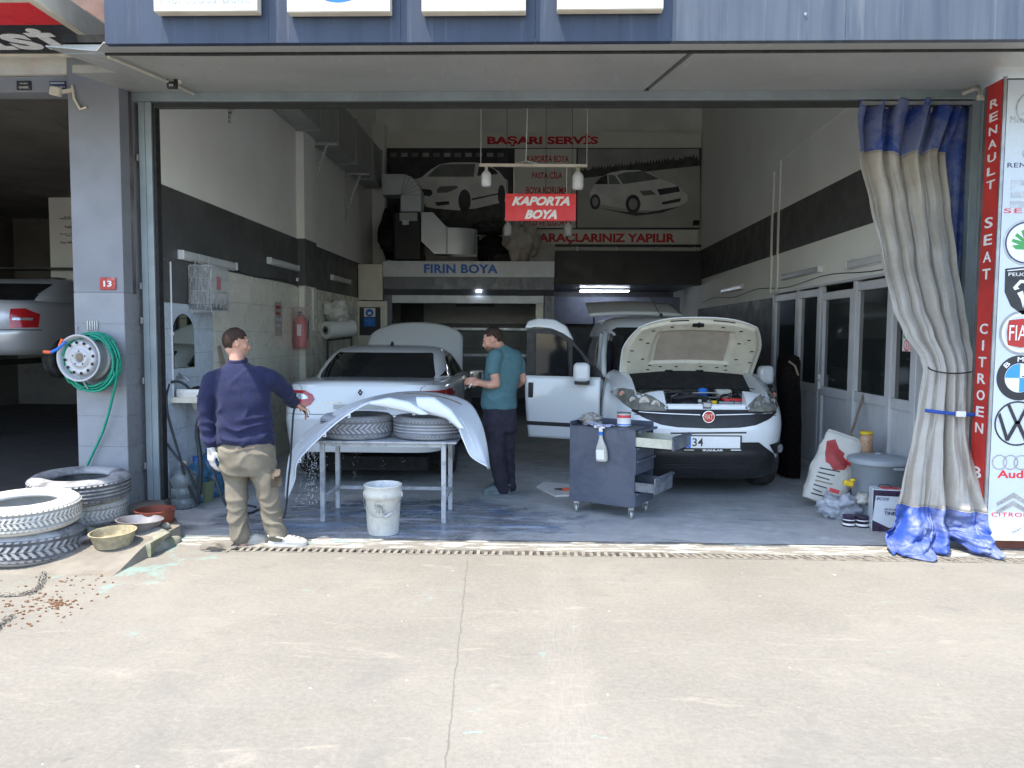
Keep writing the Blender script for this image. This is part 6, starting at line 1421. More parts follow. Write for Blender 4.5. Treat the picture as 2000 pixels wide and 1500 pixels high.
def project_poly(bvh, poly, par, nm, mat, direction=(0,1,0), org=-2.0, step=.02, off=.003, axis='y', smooth=True, fallback=None, thick=0):
    """lays a small flat shape onto a curved surface as real triangles; poly in the plane square to the axis"""
    xs = [p[0] for p in poly]; zs = [p[1] for p in poly]; pts = []
    n_ = len(poly)
    for i in range(n_):
        a, c = poly[i], poly[(i+1)%n_]; L = hypot(c[0]-a[0], c[1]-a[1]); k = max(1, int(L/step))
        for j in range(k): pts.append((a[0]+(c[0]-a[0])*j/k, a[1]+(c[1]-a[1])*j/k))
    nb = len(pts); edges = [(i, (i+1)%nb) for i in range(nb)]
    def inside(x, z):
        r = False; j = n_-1
        for i in range(n_):
            if (poly[i][1] > z) != (poly[j][1] > z) and x < (poly[j][0]-poly[i][0])*(z-poly[i][1])/(poly[j][1]-poly[i][1])+poly[i][0]: r = not r
            j = i
        return r
    x = min(xs)+step*.5
    while x < max(xs):
        z = min(zs)+step*.5
        while z < max(zs):
            if inside(x, z) and min(hypot(x-p[0], z-p[1]) for p in pts[:nb]) > step*.45: pts.append((x, z))
            z += step
        x += step
    vs, es, fs = delaunay_2d_cdt([V(p) for p in pts], edges, [], 1, 1e-6)[:3]
    D = V(direction); out = []; last = None
    for p in vs:
        o_ = V((p[0], org, p[1])) if axis == 'y' else V((org, p[0], p[1])) if axis == 'x' else V((p[0], p[1], org))
        h, nn, _, _ = bvh.ray_cast(o_, D, 40)
        if h is None: out.append(None); continue
        if nn.dot(D) > 0: nn = -nn
        out.append(h + nn*off); last = out[-1]
    known = [(vs[i], out[i]) for i in range(len(vs)) if out[i] is not None]
    if not known: return None
    for i in range(len(vs)):
        if out[i] is None: 
            q = min(known, key=lambda k_: (k_[0]-vs[i]).length)[1]; out[i] = V((vs[i][0], q.y, vs[i][1])) if axis == 'y' else V((q.x, vs[i][0], vs[i][1])) if axis == 'x' else V((vs[i][0], vs[i][1], q.z))
    b = MB(); b.add(out, [list(f) for f in fs], 0, True)
    o = b.build(nm, mat, par, weld=True, smooth=50)
    if thick: m = o.modifiers.new('solid','SOLIDIFY'); m.thickness = thick; m.offset = 0
    return o
def pxy(pts, d): return [(at(x,y,Y=d).x, at(x,y,Y=d).z) for x, y in pts]
project_poly(sbv, pxy([(1609,884),(1617,862),(1632,858),(1636,876),(1645,884),(1636,900),(1618,906),(1608,900)],7.4), sa, 'red_print', M['sackred'])
project_poly(sbv, pxy([(1612,898),(1640,888),(1650,902),(1640,914),(1620,915)],7.4), sa, 'red_print', M['sackred'])
project_poly(sbv, pxy([(1645,898),(1650,888),(1657,892),(1654,905),(1650,908)],7.4), sa, 'red_heart', M['redbright'])
for k in range(7): project_poly(sbv, pxy([(1600-k*3,912+k*8),(1636-k*5-(k%3)*5,918+k*8),(1636-k*5-(k%3)*5,920.5+k*8),(1600-k*3,914.5+k*8)],7.35), sa, 'print_line', M['darkprint'] if k != 3 else M['wood'])
sv = thing('shovel', 'weathered wooden handle leaning up behind the sack', 'shovel')
a, c = at(1645,885,Y=7.75), at(1688,768,Y=8.1); MB().tube([V((a.x-.08,a.y-.1,.25)), c], .014, 8).build('handle', M['wood'], sv); MB().tube([at(1640,880,Y=7.5), at(1666,850,Y=7.6)], .010, 6).build('side_stick', M['wood'], sv)
wbk = thing('white_tub', 'small white tub behind the bin holding up the jar', 'tub'); c = at(1686,900,Y=7.45)
MB().lathe([(0,0),(.12,0),(.135,.46),(.14,.50),(.12,.505),(0,.505)],(c.x,7.45,.006),26).build('tub', M['white_plastic'], wbk)
MB().lathe([(.1365,.18),(.1385,.36)],(c.x,7.45,.006),26).build('blue_label', M['skyblue'], wbk)
jr = thing('food_jar', 'plastic jar of dry pulses with a yellow lid standing behind the bin', 'jar'); zj = .513
MB().lathe([(0,0),(.055,0),(.062,.01),(.062,.18),(.05,.205),(0,.205)],(c.x+.0,7.40,zj),24).build('jar_body', M['jar'], jr); MB().lathe([(.058,.202),(.060,.204),(.060,.228),(.0,.23)],(c.x,7.40,zj),24).build('lid', M['yellow'], jr)
bxx = thing('thinner_tin', 'square white and purple thinner tin in front of the bin', 'tin')
q = at(1712,1030,Y=6.42); RB = Matrix.Rotation(-.22,3,'Z'); bc_ = V((q.x+.125,6.55,.0))
MB().obox((bc_.x,bc_.y,.185),(.235,.17,.355),RB).build('tin_body', M['signwhite'], bxx, bevel=.008)
f0 = bc_ + RB@V((0,-.0855,0)); FR, FU = RB@V((1,0,0)), V((0,0,1))
def ftile(nm, pts, mat, l=0): o_ = f0 + RB@V((0,-.001-.0012*l,0)); return MB().prism(pts, (o_, FR, FU), .001).build(nm, mat, bxx)
ftile('dark_top', [(-.115,.31),(.115,.31),(.115,.358),(-.115,.358)], M['thinner']); ftile('dark_sweep', [(-.115,.008),(.115,.008),(.115,.07),(.02,.04),(-.115,.10)], M['thinner']); ftile('dark_sweep', [(-.115,.10),(-.095,.31),(-.115,.31)], M['thinner'])
text('ECOS', f0+V((0,-.002,.285))-FR*.04, FR, FU, .10, .024, M['navy'], bxx, shear=.3, ext=.001); text('SELÜLOZIK', f0+V((0,-.002,.20))+FR*.03, FR, FU, .11, .018, M['navy'], bxx, ext=.001); text('TINER', f0+V((0,-.002,.165))+FR*.03, FR, FU, .11, .030, M['navy'], bxx, ext=.001, bold=.03)
MB().obox((bc_.x+.03,bc_.y,.3655),(.14,.10,.004),RB).build('red_top_label', M['tinred'], bxx)
MB().tube([bc_+RB@V((-.06,0,.364)),bc_+RB@V((-.05,0,.39)),bc_+RB@V((.03,0,.39)),bc_+RB@V((.04,0,.364))], .004, 6).build('handle', M['black'], bxx)
c2 = at(1660,1010,Y=6.64)
for k,(dx,lab) in enumerate(((0,'left of two small printed cans on the floor by the bin'),(.105,'right of two small printed cans on the floor by the bin'))):
    o = thing('small_can', lab, 'can'); cc = (c2.x+dx, 6.66-.02*k, .006)
    MB().lathe([(0,0),(.052,0),(.052,.085),(.055,.088),(.055,.094),(.048,.094),(0,.09)],cc,24).build('can', M['thinner'], o); MB().lathe([(.0526,.012),(.0526,.03)],cc,24).build('white_band', M['plate'], o); MB().lathe([(.0526,.055),(.0526,.063)],cc,24).build('white_band', M['plate'], o)
lump('carrier_bag', (at(1640,990,Y=6.95).x,6.93,.11), (.36,.26,.25), M['bag'], 4.4, 'crumpled translucent carrier bag between the sack and the cans', 'bag', .5, 4)
lump('carrier_bag', (at(1676,972,Y=7.0).x-.02,6.86,.20), (.13,.12,.12), M['milky'], 7.4, 'small knotted bag resting against the bin', 'bag', .4, 3)
yb = thing('yellow_glove', 'yellow rubber glove on the carrier bag', 'glove'); g = at(1652,942,Y=6.95)
MB().obox((g.x,6.9,g.z),(.09,.05,.05),Matrix.Rotation(.3,3,'Y')).obox((g.x+.04,6.9,g.z+.03),(.05,.035,.03)).build('glove_body', M['yellow'], yb, bevel=.014)
o = MB().obox((at(1626,960,Y=6.9).x,6.86,at(1626,957,Y=6.9).z),(.09,.02,.035),Matrix.Rotation(.3,3,'Y')).build('snack_wrapper', M['tinred'], None, bevel=.006); tag(o, 'small red and white snack wrapper on the carrier bag', 'wrapper')
# black felt-covered panel leaning on the office front
bpn = thing('black_panel', 'tall black felt covered panel standing against the office front', 'panel')
def felt(u, v):
    yy = 8.55; x0, x1 = at(1531,800,Y=8.9).x, at(1572,800,Y=8.7).x; a = u*2*pi; e = lambda c_: abs(c_)**.5*(1 if c_ > 0 else -1)
    z = .02 + v*1.42; cxm = (x0+x1)/2 + .01*sin(v*5); hw = (x1-x0)/2*(1-.25*max(0,v-.93)/.07); n_ = .012*noise.noise(V((a,z*4,2)))
    k = 1 - (.9 if v > .995 else 0)
    return (cxm + hw*e(cos(a))*k + n_, 8.95 + .10*e(sin(a))*k - .12*cos(a) + .08*v, z)
MB().grid(felt, 37, 40).build('felt_cover', M['fur'], bpn)
MB().tube([(at(1538,698,Y=8.85).x,8.80,1.36),(at(1550,706,Y=8.85).x,8.80,1.31),(at(1556,730,Y=8.85).x,8.79,1.2)], .012, 6).build('torn_edge', M['wood'], bpn)
# ================================================================ cars
def se(c, p): return (abs(c)**p)*(1 if c > 0 else -1)
def stack_body(levels, nseg=96, zfun=None, cap_top=True, mi_fn=None):
    # levels: (z, half width, y of one end, y of the other end, squareness at first end, at second end)
    b = MB(); vs = []
    for L in levels:
        z, a, y0, y1 = L[:4]; n0 = L[4] if len(L) > 4 else 6; n1 = L[5] if len(L) > 5 else n0; cy, h = (y0+y1)/2, (y1-y0)/2
        for k in range(nseg):
            t = 2*pi*k/nseg; n_ = n0 if sin(t) < 0 else n1; x = a*se(cos(t), 2/n_); y = cy + h*se(sin(t), 2/n_)
            vs.append((x, y, z + (zfun(x, y, z) if zfun else 0)))
    m = len(levels)
    for i in range(m-1):
        for k in range(nseg):
            f = [i*nseg+k, i*nseg+(k+1)%nseg, (i+1)*nseg+(k+1)%nseg, (i+1)*nseg+k]
            b.f.append(f); b.m.append(mi_fn(i, vs[f[0]], vs[f[2]]) if mi_fn else 0); b.sm.append(True)
    b.v = vs
    if cap_top: b.f.append([(m-1)*nseg+k for k in range(nseg)]); b.m.append(0); b.sm.append(True)
    b.f.append([k for k in range(nseg)][::-1]); b.m.append(0); b.sm.append(False)
    return b
def baked(o, keep=True):
    dg = bpy.context.evaluated_depsgraph_get(); dg.update(); me = bpy.data.meshes.new_from_object(o.evaluated_get(dg), depsgraph=dg); o.modifiers.clear(); o.data = me; return o
def cut(o, cutters):
    for c in cutters: c.parent = o.parent; m = o.modifiers.new('cut', 'BOOLEAN'); m.operation = 'DIFFERENCE'; m.solver = 'EXACT'; m.object = c
    bpy.context.view_layer.update(); baked(o)
    for c in cutters: bpy.data.objects.remove(c)
    return o
def bvh_of(o): return BVHTree.FromPolygons([v.co.copy() for v in o.data.vertices], [list(p.vertices) for p in o.data.polygons])
def on(bvh, p, axis, sgn, off=.004):
    # drop a 2-D point onto the bodywork
    if axis == 'y': o_, d = V((p[0], -20*sgn, p[1])), V((0, sgn, 0))
    elif axis == 'x': o_, d = V((-20*sgn, p[0], p[1])), V((sgn, 0, 0))
    else: o_, d = V((p[0], p[1], 20)), V((0,0,-1))
    h, n_, _, _ = bvh.ray_cast(o_, d, 60)
    if h is None: return None
    if n_.dot(d) > 0: n_ = -n_
    return h + n_*off
def gap(bvh, pts, axis, sgn, par, name='panel_gap', r=.0035, mat=None, step=.03):
    out = []
    for i in range(len(pts)-1):
        a, c = pts[i], pts[i+1]; L = hypot(c[0]-a[0], c[1]-a[1]); k = max(1, int(L/step))
        for j in range(k + (1 if i == len(pts)-2 else 0)):
            q = on(bvh, (a[0]+(c[0]-a[0])*j/k, a[1]+(c[1]-a[1])*j/k), axis, sgn, -.001)
            if q: out.append(q)
    if len(out) > 1: return MB().tube(out, r, 5).build(name, mat or M['black'], par)
def pp(bvh, poly, par, nm, mat, axis='y', sgn=1, step=.03, off=.004, thick=0):
    D = {'y': (0,sgn,0), 'x': (sgn,0,0), 'z': (0,0,-1)}[axis]
    return project_poly(bvh, poly, par, nm, mat, D, -20*sgn if axis != 'z' else 20, step, off, axis, thick=thick)
def mir(poly): return [(-x, z) for x, z in poly][::-1]
def car_wheel(par, x, y, R, W, side, rim='rim', steer=0, nm='wheel'):
    Rm = Matrix.Rotation(steer,3,'Z') @ Matrix.Rotation(pi/2*side,3,'Y')
    c = V((x, y, R+.004)); w_ = MB()
    r = R*.64; h = W/2
    w_.lathe([(r,-h*.8),(r+.02,-h*.95),(R-.03,-h*.98),(R-.01,-h*.8),(R,-h*.6),(R,-h*.2),(R-.007,-h*.17),(R-.007,-h*.11),(R,-h*.08),(R,h*.08),(R-.007,h*.11),(R-.007,h*.17),(R,h*.2),(R,h*.6),(R-.01,h*.8),(R-.03,h*.98),(r+.02,h*.95),(r,h*.8)], c, 56, R=Rm, closed=True)
    o = w_.build(nm, M['tyre_dark'], par)
    MB().lathe([(0,h*.5),(.06,h*.55),(.08,h*.35),(r*.8,h*.3),(r*.88,h*.62),(r+.008,h*.82),(r+.004,h*.55),(r*.9,-h*.6),(0,-h*.6)], c, 40, R=Rm).build('rim', M[rim], o)
    for k in range(5):
        a = 2*pi*k/5; p = c + Rm@V((r*.55*cos(a), r*.55*sin(a), h*.38)); MB().disc(p, r*.13, 12, Rm@V((0,0,1))).build('rim_hole', M['blackrough'], o)
    return o
def cyl_cut(x0, x1, y, z, r):
    o = MB().tube([(x0,y,z),(x1,y,z)], r, 40).build('cutter', M['blackrough'], weld=True); return o
def box_cut(*a): return MB().box(*a).build('cutter', M['blackrough'], weld=True)

# ---------------------------------------------------------------- white saloon, seen from behind, bonnet raised
fl = thing('white_saloon', 'wet white saloon seen from behind with its bonnet raised', 'car', loc=(-1.815,7.88,0), rz=.006, local=True)
def fz(x, y, z):
    if z < .62: return 0
    s = max(0, min(1, (y-3.0)/1.6)); s = s*s*(3-2*s); k = (z-.62)/.5
    crown = .020*(1-(x/.9)**2) if z > 1.0 else 0
    return -.26*s*k + crown
FL = [(.19,.78,.22,4.42,7,5),(.24,.84,.13,4.52,8,5),(.34,.87,.075,4.58,8,5),(.44,.885,.045,4.61,8,5),(.56,.895,.02,4.62,8,5),(.68,.902,.0,4.62,8,5),(.745,.905,-.012,4.62,8,5),(.765,.905,.006,4.62,8,5),(.84,.905,.012,4.60,8,5),(.92,.90,.020,4.58,8,5),(1.0,.892,.035,4.55,8,5),(1.06,.878,.050,4.5,7,5),(1.095,.86,.060,4.46,7,5),(1.115,.835,.085,4.42,6,5),(1.125,.79,.14,4.35,6,5),(1.13,.70,.24,4.25,5,5),(1.132,.45,.5,4.0,5,5)]
body = stack_body(FL, 132, fz, mi_fn=lambda i, a, c: 0).build('body', [M['carwhite'], M['blackrough']], fl)
cut(body, [cyl_cut(-1.1,-.60,1.05,.335,.375), cyl_cut(.60,1.1,1.05,.335,.375), cyl_cut(-1.1,-.60,3.72,.335,.375), cyl_cut(.60,1.1,3.72,.335,.375), box_cut(-.66,.66,3.42,4.38,.55,1.3), box_cut(-1.0,1.0,-.1,.66,-.1,.40)])
body.data.polygons.foreach_set('use_smooth', [True]*len(body.data.polygons)); body.data.set_sharp_from_angle(angle=RAD(38))
FB = bvh_of(body)
GH = [(1.07,.83,.70,3.62,5,5),(1.12,.815,.77,3.50,5,5),(1.20,.785,.90,3.28,5,5),(1.30,.742,1.10,3.00,5,5),(1.38,.700,1.30,2.78,5,5),(1.425,.665,1.46,2.62,4.5,4.5),(1.455,.62,1.62,2.48,4,4),(1.475,.54,1.78,2.34,4,4),(1.485,.40,1.95,2.2,4,4)]
roof = stack_body(GH, 120, lambda x, y, z: .012*(1-(x/.7)**2) if z > 1.4 else 0).build('roof', M['carwhite'], fl); GB = bvh_of(roof)
rw = [(-.655,1.135),(.655,1.135),(.665,1.17),(.585,1.395),(.56,1.41),(-.56,1.41),(-.585,1.395),(-.665,1.17)]
pp(GB, rw, fl, 'rear_window', M['glass'], 'y', 1, .04, .004)
for s in (1, -1):
    pp(GB, [(1.35,1.13),(2.05,1.13),(2.05,1.37),(1.62,1.36),(1.35,1.25)], fl, 'side_window', M['glass'], 'x', s, .05, .004)
    pp(GB, [(2.12,1.13),(3.12,1.11),(2.72,1.345),(2.5,1.385),(2.12,1.385)], fl, 'side_window', M['glass'], 'x', s, .05, .004)
    pp(GB, [(1.0,1.15),(1.28,1.15),(1.28,1.22)], fl, 'quarter_window', M['glass'], 'x', s, .04, .004)
pp(FB, [(2.12,.30),(3.10,.30),(3.20,.60),(3.16,1.04),(2.12,1.05)], fl, 'front_door', M['cargrey'], 'x', -1, .08, .003)
gap(FB, [(2.08,.30),(2.08,1.06)], 'x', -1, fl); gap(FB, [(1.42,1.06),(1.42,.75),(1.55,.5)], 'x', -1, fl); gap(FB, [(3.18,.32),(3.24,.6),(3.18,1.0)], 'x', -1, fl)
for yy in (2.2, 3.0 - .3): MB().bar((.905,yy-.02,.93),(.915,yy+.16,.93),.022,.03).build('door_handle', M['carwhite'], fl, bevel=.006)
# tail lights: red shells with a clear core
tlp = [(-.893,1.04),(-.70,1.045),(-.58,1.045),(-.50,1.005),(-.475,.955),(-.515,.90),(-.60,.862),(-.72,.858),(-.893,.885)]
for pl_ in (tlp, mir(tlp)):
    t_ = pp(FB, pl_, fl, 'tail_light', M['taillight'], 'y', 1, .03, .006)
    core = [(-.72,1.012),(-.62,1.016),(-.555,.990),(-.545,.966),(-.58,.955),(-.725,.955)]; core = core if pl_ is tlp else mir(core)
    pp(FB, core, t_, 'clear_lens', M['lensclear'], 'y', 1, .02, .010)
# boot lid shut lines, bumper seam, badge
gap(FB, [(-.70,1.115),(-.63,1.08),(-.62,1.046)], 'y', 1, fl); gap(FB, [(.70,1.115),(.63,1.08),(.62,1.046)], 'y', 1, fl)
gap(FB, [(-.55,.86),(-.52,.80),(.52,.80),(.55,.86)], 'y', 1, fl); gap(FB, [(-.88,.80),(-.52,.80)], 'y', 1, fl); gap(FB, [(.52,.80),(.88,.80)], 'y', 1, fl)
gap(FB, [(-.74,.20),(-.70,.60),(-.71,.72)], 'z', 1, fl); gap(FB, [(.74,.20),(.70,.60),(.71,.72)], 'z', 1, fl)
pp(FB, [(-.28,.855),(.28,.855),(.28,.905),(-.28,.905)], fl, 'plate_recess', M['galv'], 'y', 1, .04, .003)
bd = on(FB, (0,1.03), 'y', 1, .010)
for s in (1,-1): MB().prism([(0,.036),(s*.024,0),(0,-.036),(0,-.016),(s*.010,0),(0,.016)] if s > 0 else [(0,.016),(-.010,0),(0,-.016),(0,-.036),(-.024,0),(0,.036)], (bd,(1,0,0),(0,0,1)), .006).build('badge', M['chrome'], fl)
for px_ in (-.10, -.045, .005, .05): 
    q = on(FB, (px_-.26,.925), 'y', 1, .003); MB().obox(q,(.03,.003,.014)).build('badge_letter', M['chrome'], fl)
q = on(GB, (0,1.86), 'z', 1, 0); MB().prism([(-.09,0),(.07,0),(.05,.05),(.02,.055)], (q+V((-.012,0,-.004)),(0,1,0),(0,0,1)), .026).build('antenna_fin', M['black'], fl, bevel=.006)
MB().tube([(-.50,.16,.26),(-.50,.06,.255)], .032, 16).build('exhaust_pipe', M['chrome'], fl); MB().disc((-.50,.058,.255), .026, 16).build('exhaust_bore', M['blackrough'], fl)
MB().box(-.66,.66,.3,4.3,.17,.32).build('underbody', M['blackrough'], fl); MB().tube([(-.6,1.05,.33),(.6,1.05,.33)], .05, 10).build('axle', M['blackrough'], fl)
for s in (1,-1): car_wheel(fl, s*.79, 1.05, .318, .20, s); car_wheel(fl, s*.79, 3.72, .318, .20, s)
for s in (1,-1):
    mo = MB().obox((s*1.0,3.02,1.06),(.20,.10,.14)).build('mirror', M['carwhite'], fl, bevel=.03, seg=3); MB().obox((s*1.0,2.965,1.06),(.16,.006,.10)).build('mirror_glass', M['mirror'], mo); MB().bar((s*.88,3.04,1.02),(s*.93,3.03,1.04),.06,.04).build('mirror_arm', M['black'], mo)
def hoodp(u, v):     # raised bonnet: hinged at the windscreen, front edge up
    hw = (.76 - .05*v)*(1 - .16*max(0, (v-.8)/.2)**2); x = (u-.5)*2*hw; L = 1.02*v; an = RAD(50); c_ = .055*(1-(2*u-1)**2) + .02*sin(v*pi)
    e = .10*(abs(2*u-1)**3)*v
    y = 3.46 + (L-e)*cos(an) - c_*sin(an); z = 1.0 + (L-e)*sin(an) + c_*cos(an); return (x, y, z)
MB().grid(hoodp, 30, 24).build('bonnet', M['carwhite'], fl, solid=.02)
MB().tube([(.5,4.2,.85),(.42,3.95,1.52)], .006, 6).build('bonnet_stay', M['steel'], fl)
MB().box(-.6,.6,3.45,4.3,.56,.80).build('engine', M['blackrough'], fl)
for s in (1,-1):
    pp(FB, [(s*.55,.72),(s*.86,.76),(s*.86,.64),(s*.55,.62)], fl, 'headlight', M['lensclear'], 'y', -1, .05, .004)

# ---------------------------------------------------------------- white van with raised bonnet, open door and tailgate
vn = thing('white_van', 'white van facing out with bonnet, front door and tailgate open', 'van', loc=(1.70,7.50,0), rz=.022, local=True)
def vz(x, y, z):
    if z < 1.0: return 0
    s = max(0, min(1, (y-.2)/1.1)); return (.085*s - .0)*((z-1.0)/.18)
VL = [(.20,.80,.26,4.2,6,8),(.25,.86,.16,4.3,6,8),(.32,.885,.11,4.36,5.5,8),(.42,.898,.07,4.38,5.2,8),(.47,.903,.045,4.38,5.2,8),(.52,.905,.05,4.39,5.2,8),(.60,.910,.035,4.40,5.2,8),(.70,.915,.015,4.40,5.2,8),(.76,.917,.02,4.40,5.2,8),(.84,.917,.045,4.40,5.2,8),(.92,.915,.085,4.40,5,8),(1.0,.908,.15,4.40,4.6,8),(1.06,.895,.23,4.40,4.4,8),(1.11,.875,.35,4.39,4.2,8),(1.15,.85,.50,4.38,4.2,8),(1.17,.80,.66,4.36,4.2,8)]
vb = stack_body(VL, 148, vz, mi_fn=lambda i, a, c: 1 if i < 3 else 0).build('body', [M['carwhite'], M['black']], vn)
cut(vb, [cyl_cut(.62,1.1,.98,.345,.385), cyl_cut(-1.1,-.62,.98,.345,.385), cyl_cut(.62,1.1,3.56,.345,.385), cyl_cut(-1.1,-.62,3.56,.345,.385),
         box_cut(-.66,.66,.30,1.30,.55,1.6), box_cut(-.40,.40,-.2,.31,.925,1.6), box_cut(-.93,-.60,1.34,2.22,.42,1.6)])
vb.data.polygons.foreach_set('use_smooth', [True]*len(vb.data.polygons)); vb.data.set_sharp_from_angle(angle=RAD(38))
VB = bvh_of(vb)
VC = [(1.16,.885,1.22,4.37,5,9),(1.25,.878,1.34,4.36,5,9),(1.40,.862,1.56,4.34,5,9),(1.55,.835,1.78,4.31,5,9),(1.66,.808,1.94,4.28,5,9),(1.73,.782,2.05,4.25,5,8),(1.79,.75,2.18,4.22,4.5,8),(1.835,.70,2.36,4.17,4,7),(1.865,.62,2.60,4.08,4,6),(1.88,.48,2.9,3.9,4,5),(1.885,.25,3.2,3.7,4,4)]
vr = stack_body(VC, 132, lambda x, y, z: .02*(1-(x/.8)**2) if z > 1.7 else 0).build('cabin', M['carwhite'], vn)
cut(vr, [box_cut(-.93,-.70,1.30,2.24,1.10,1.66)])
vr.data.polygons.foreach_set('use_smooth', [True]*len(vr.data.polygons)); vr.data.set_sharp_from_angle(angle=RAD(38)); CB = bvh_of(vr)
pp(CB, [(-.79,1.185),(.79,1.185),(.755,1.48),(.70,1.70),(.64,1.735),(-.64,1.735),(-.70,1.70),(-.755,1.48)], vn, 'windscreen', M['glass'], 'y', 1, .05, .005)
for s in (1,-1):
    if s == -1: pp(CB, [(1.55,1.2),(2.18,1.2),(2.18,1.62),(1.92,1.60),(1.75,1.45)], vn, 'side_window', M['glass'], 'x', s, .06, .004)
    pp(CB, [(2.35,1.2),(3.2,1.2),(3.2,1.62),(2.35,1.62)], vn, 'side_window', M['glass'], 'x', s, .06, .004)
    pp(CB, [(3.35,1.2),(4.1,1.2),(4.05,1.6),(3.35,1.62)], vn, 'side_window', M['glass'], 'x', s, .06, .004)
# dark door aperture with a seat inside
MB().box(-.70,-.66,1.33,2.22,.42,1.64).build('interior_panel', M['blackrough'], vn)
MB().tube([(-.88,1.36,1.18),(-.86,1.6,1.40),(-.80,1.95,1.64),(-.79,2.22,1.68)], .035, 8).build('door_pillar', M['carwhite'], vn); MB().bar((-.87,2.25,.42),(-.80,2.25,1.66),.09,.08).build('door_pillar', M['carwhite'], vn, bevel=.01)
MB().obox((-.74,1.95,.95),(.12,.5,.5)).obox((-.74,2.12,1.25),(.12,.14,.65)).build('seat', M['darktrouser'], vn, bevel=.05)
# grille, chrome strip, roundel
gr = [(-.727,.885),(-.70,.925),(-.40,.917),(.40,.917),(.70,.925),(.727,.885),(.60,.822),(.46,.770),(.30,.748),(0,.738),(-.30,.748),(-.46,.770),(-.60,.822)]
g_ = pp(VB, gr, vn, 'grille', M['black'], 'y', 1, .03, .004)
for i in range(6):
    z = .765+.0185*i; w_ = .36+.07*i; o = gap(VB, [(-w_,z),(w_,z)], 'y', 1, g_, 'grille_slat', .004, M['rubber'])
for s in (1,-1): gap(VB, [(s*.075,.868),(s*.66,.885)], 'y', 1, g_, 'chrome_strip', .011, M['chrome'])
c = on(VB, (.0,.845), 'y', 1, .016)
RYb = Matrix.Rotation(pi/2,3,'X')
lg = MB().lathe([(.0,0),(.062,0),(.064,.006),(.058,.014),(.050,.010)], c, 32, R=RYb).build('badge', M['chrome'], vn); MB().disc(c+V((0,-.011,0)), .052, 28).build('badge_face', M['red'], lg)
text('FIAT', c+V((0,-.0125,0)), (1,0,0),(0,0,1), .078,.052, M['chrome'], lg, ext=.002, bold=0)
pp(VB, [(-.37,.698),(.37,.708),(.37,.694),(-.37,.684)], vn, 'bumper_slot', M['black'], 'y', 1, .03, .004)
lgp = pp(VB, [(-.50,.605),(.50,.605),(.68,.475),(.74,.40),(-.74,.40),(-.68,.475)], vn, 'lower_grille', M['black'], 'y', 1, .022, .009)
for i in range(8): gap(VB, [(-.44,.34+.026*i),(.44,.34+.026*i)], 'y', 1, lgp, 'grille_slat', .004, M['rubber'])
# number plate and its holder
q = on(VB, (.045,.60), 'y', 1, .02)
ph = MB().obox((.045,q.y,.595),(.56,.014,.155)).build('plate_holder', M['black'], vn, bevel=.004)
MB().obox((.045,q.y-.009,.605),(.525,.004,.115)).build('plate', M['plate'], ph)
MB().obox((-.195,q.y-.0125,.605),(.044,.003,.112)).build('blue_band', M['bluetext'], ph); text('TR', (-.195,q.y-.0145,.58),(1,0,0),(0,0,1),.030,.022,M['plate'],ph,ext=.001)
text('34', (-.105,q.y-.012,.605),(1,0,0),(0,0,1),.105,.080,M['darkprint'],ph,ext=.001,bold=.01); MB().obox((.125,q.y-.013,.607),(.36,.003,.09)).build('blank_patch', M['signbox'], ph)
text('IKANLAR', (.045,q.y-.008,.527),(1,0,0),(0,0,1),.20,.020,M['plate'],ph,ext=.001,bold=.03); MB().obox((-.19,q.y-.008,.527),(.10,.002,.006)).obox((.27,q.y-.008,.53),(.10,.002,.010)).build('holder_print', M['plate'], ph)
# fog lamps
for s in (1,-1):
    fp = [(.62,.575),(.80,.595),(.81,.48),(.745,.462),(.69,.475)]; fp = [(s*x, z) for x, z in fp]; fp = fp if s > 0 else fp[::-1]
    f_ = pp(VB, fp, vn, 'fog_lamp', M['black'], 'y', 1, .03, .006); c = on(VB, (s*.735,.528), 'y', 1, .034)
    nn = V((s*.65,-1,0)).normalized(); a = MB().disc(c, .042, 24, nn).build('lamp_lens', M['lensclear'], f_); MB().disc(c+nn*.002, .046, 24, nn, 0, .040).build('lamp_ring', M['chrome'], f_)
# headlights with their reflectors
hlp = [(-.86,1.03),(-.83,1.07),(-.76,1.085),(-.65,1.075),(-.52,1.030),(-.425,.967),(-.385,.915),(-.40,.90),(-.63,.893),(-.717,.903),(-.79,.955)]
for s in (-1,1):
    hp_ = hlp if s < 0 else mir(hlp); h_ = pp(VB, hp_, vn, 'headlight', M['lensdark'], 'y', 1, .025, .010)
    for (x, z, r_, mt, nm) in ((-.60,.975,.050,'lensclear','reflector'),(-.50,.950,.042,'lensclear','reflector'),(-.70,.985,.028,'lensclear','reflector'),(-.775,1.03,.026,'orange','indicator')):
        c = on(VB, (-s*x*-1 if False else (x if s < 0 else -x), z), 'y', 1, .014)
        if not c: continue
        nn = V(((-.45 if s < 0 else .45),-1,.02)).normalized()
        MB().disc(c, r_, 20, nn).build(nm, M[mt], h_); MB().disc(c+nn*.0015, r_+.002, 20, nn, 0, r_-.003).build('bezel', M['steel'], h_); MB().disc(c+nn*.002, r_*.45, 14, nn).build('bulb_well', M['lensdark'], h_)
    gap(VB, [(x*1.0, z) for x, z in (hp_ + hp_[:1])], 'y', 1, h_, 'seal', .005, M['black'], .02)
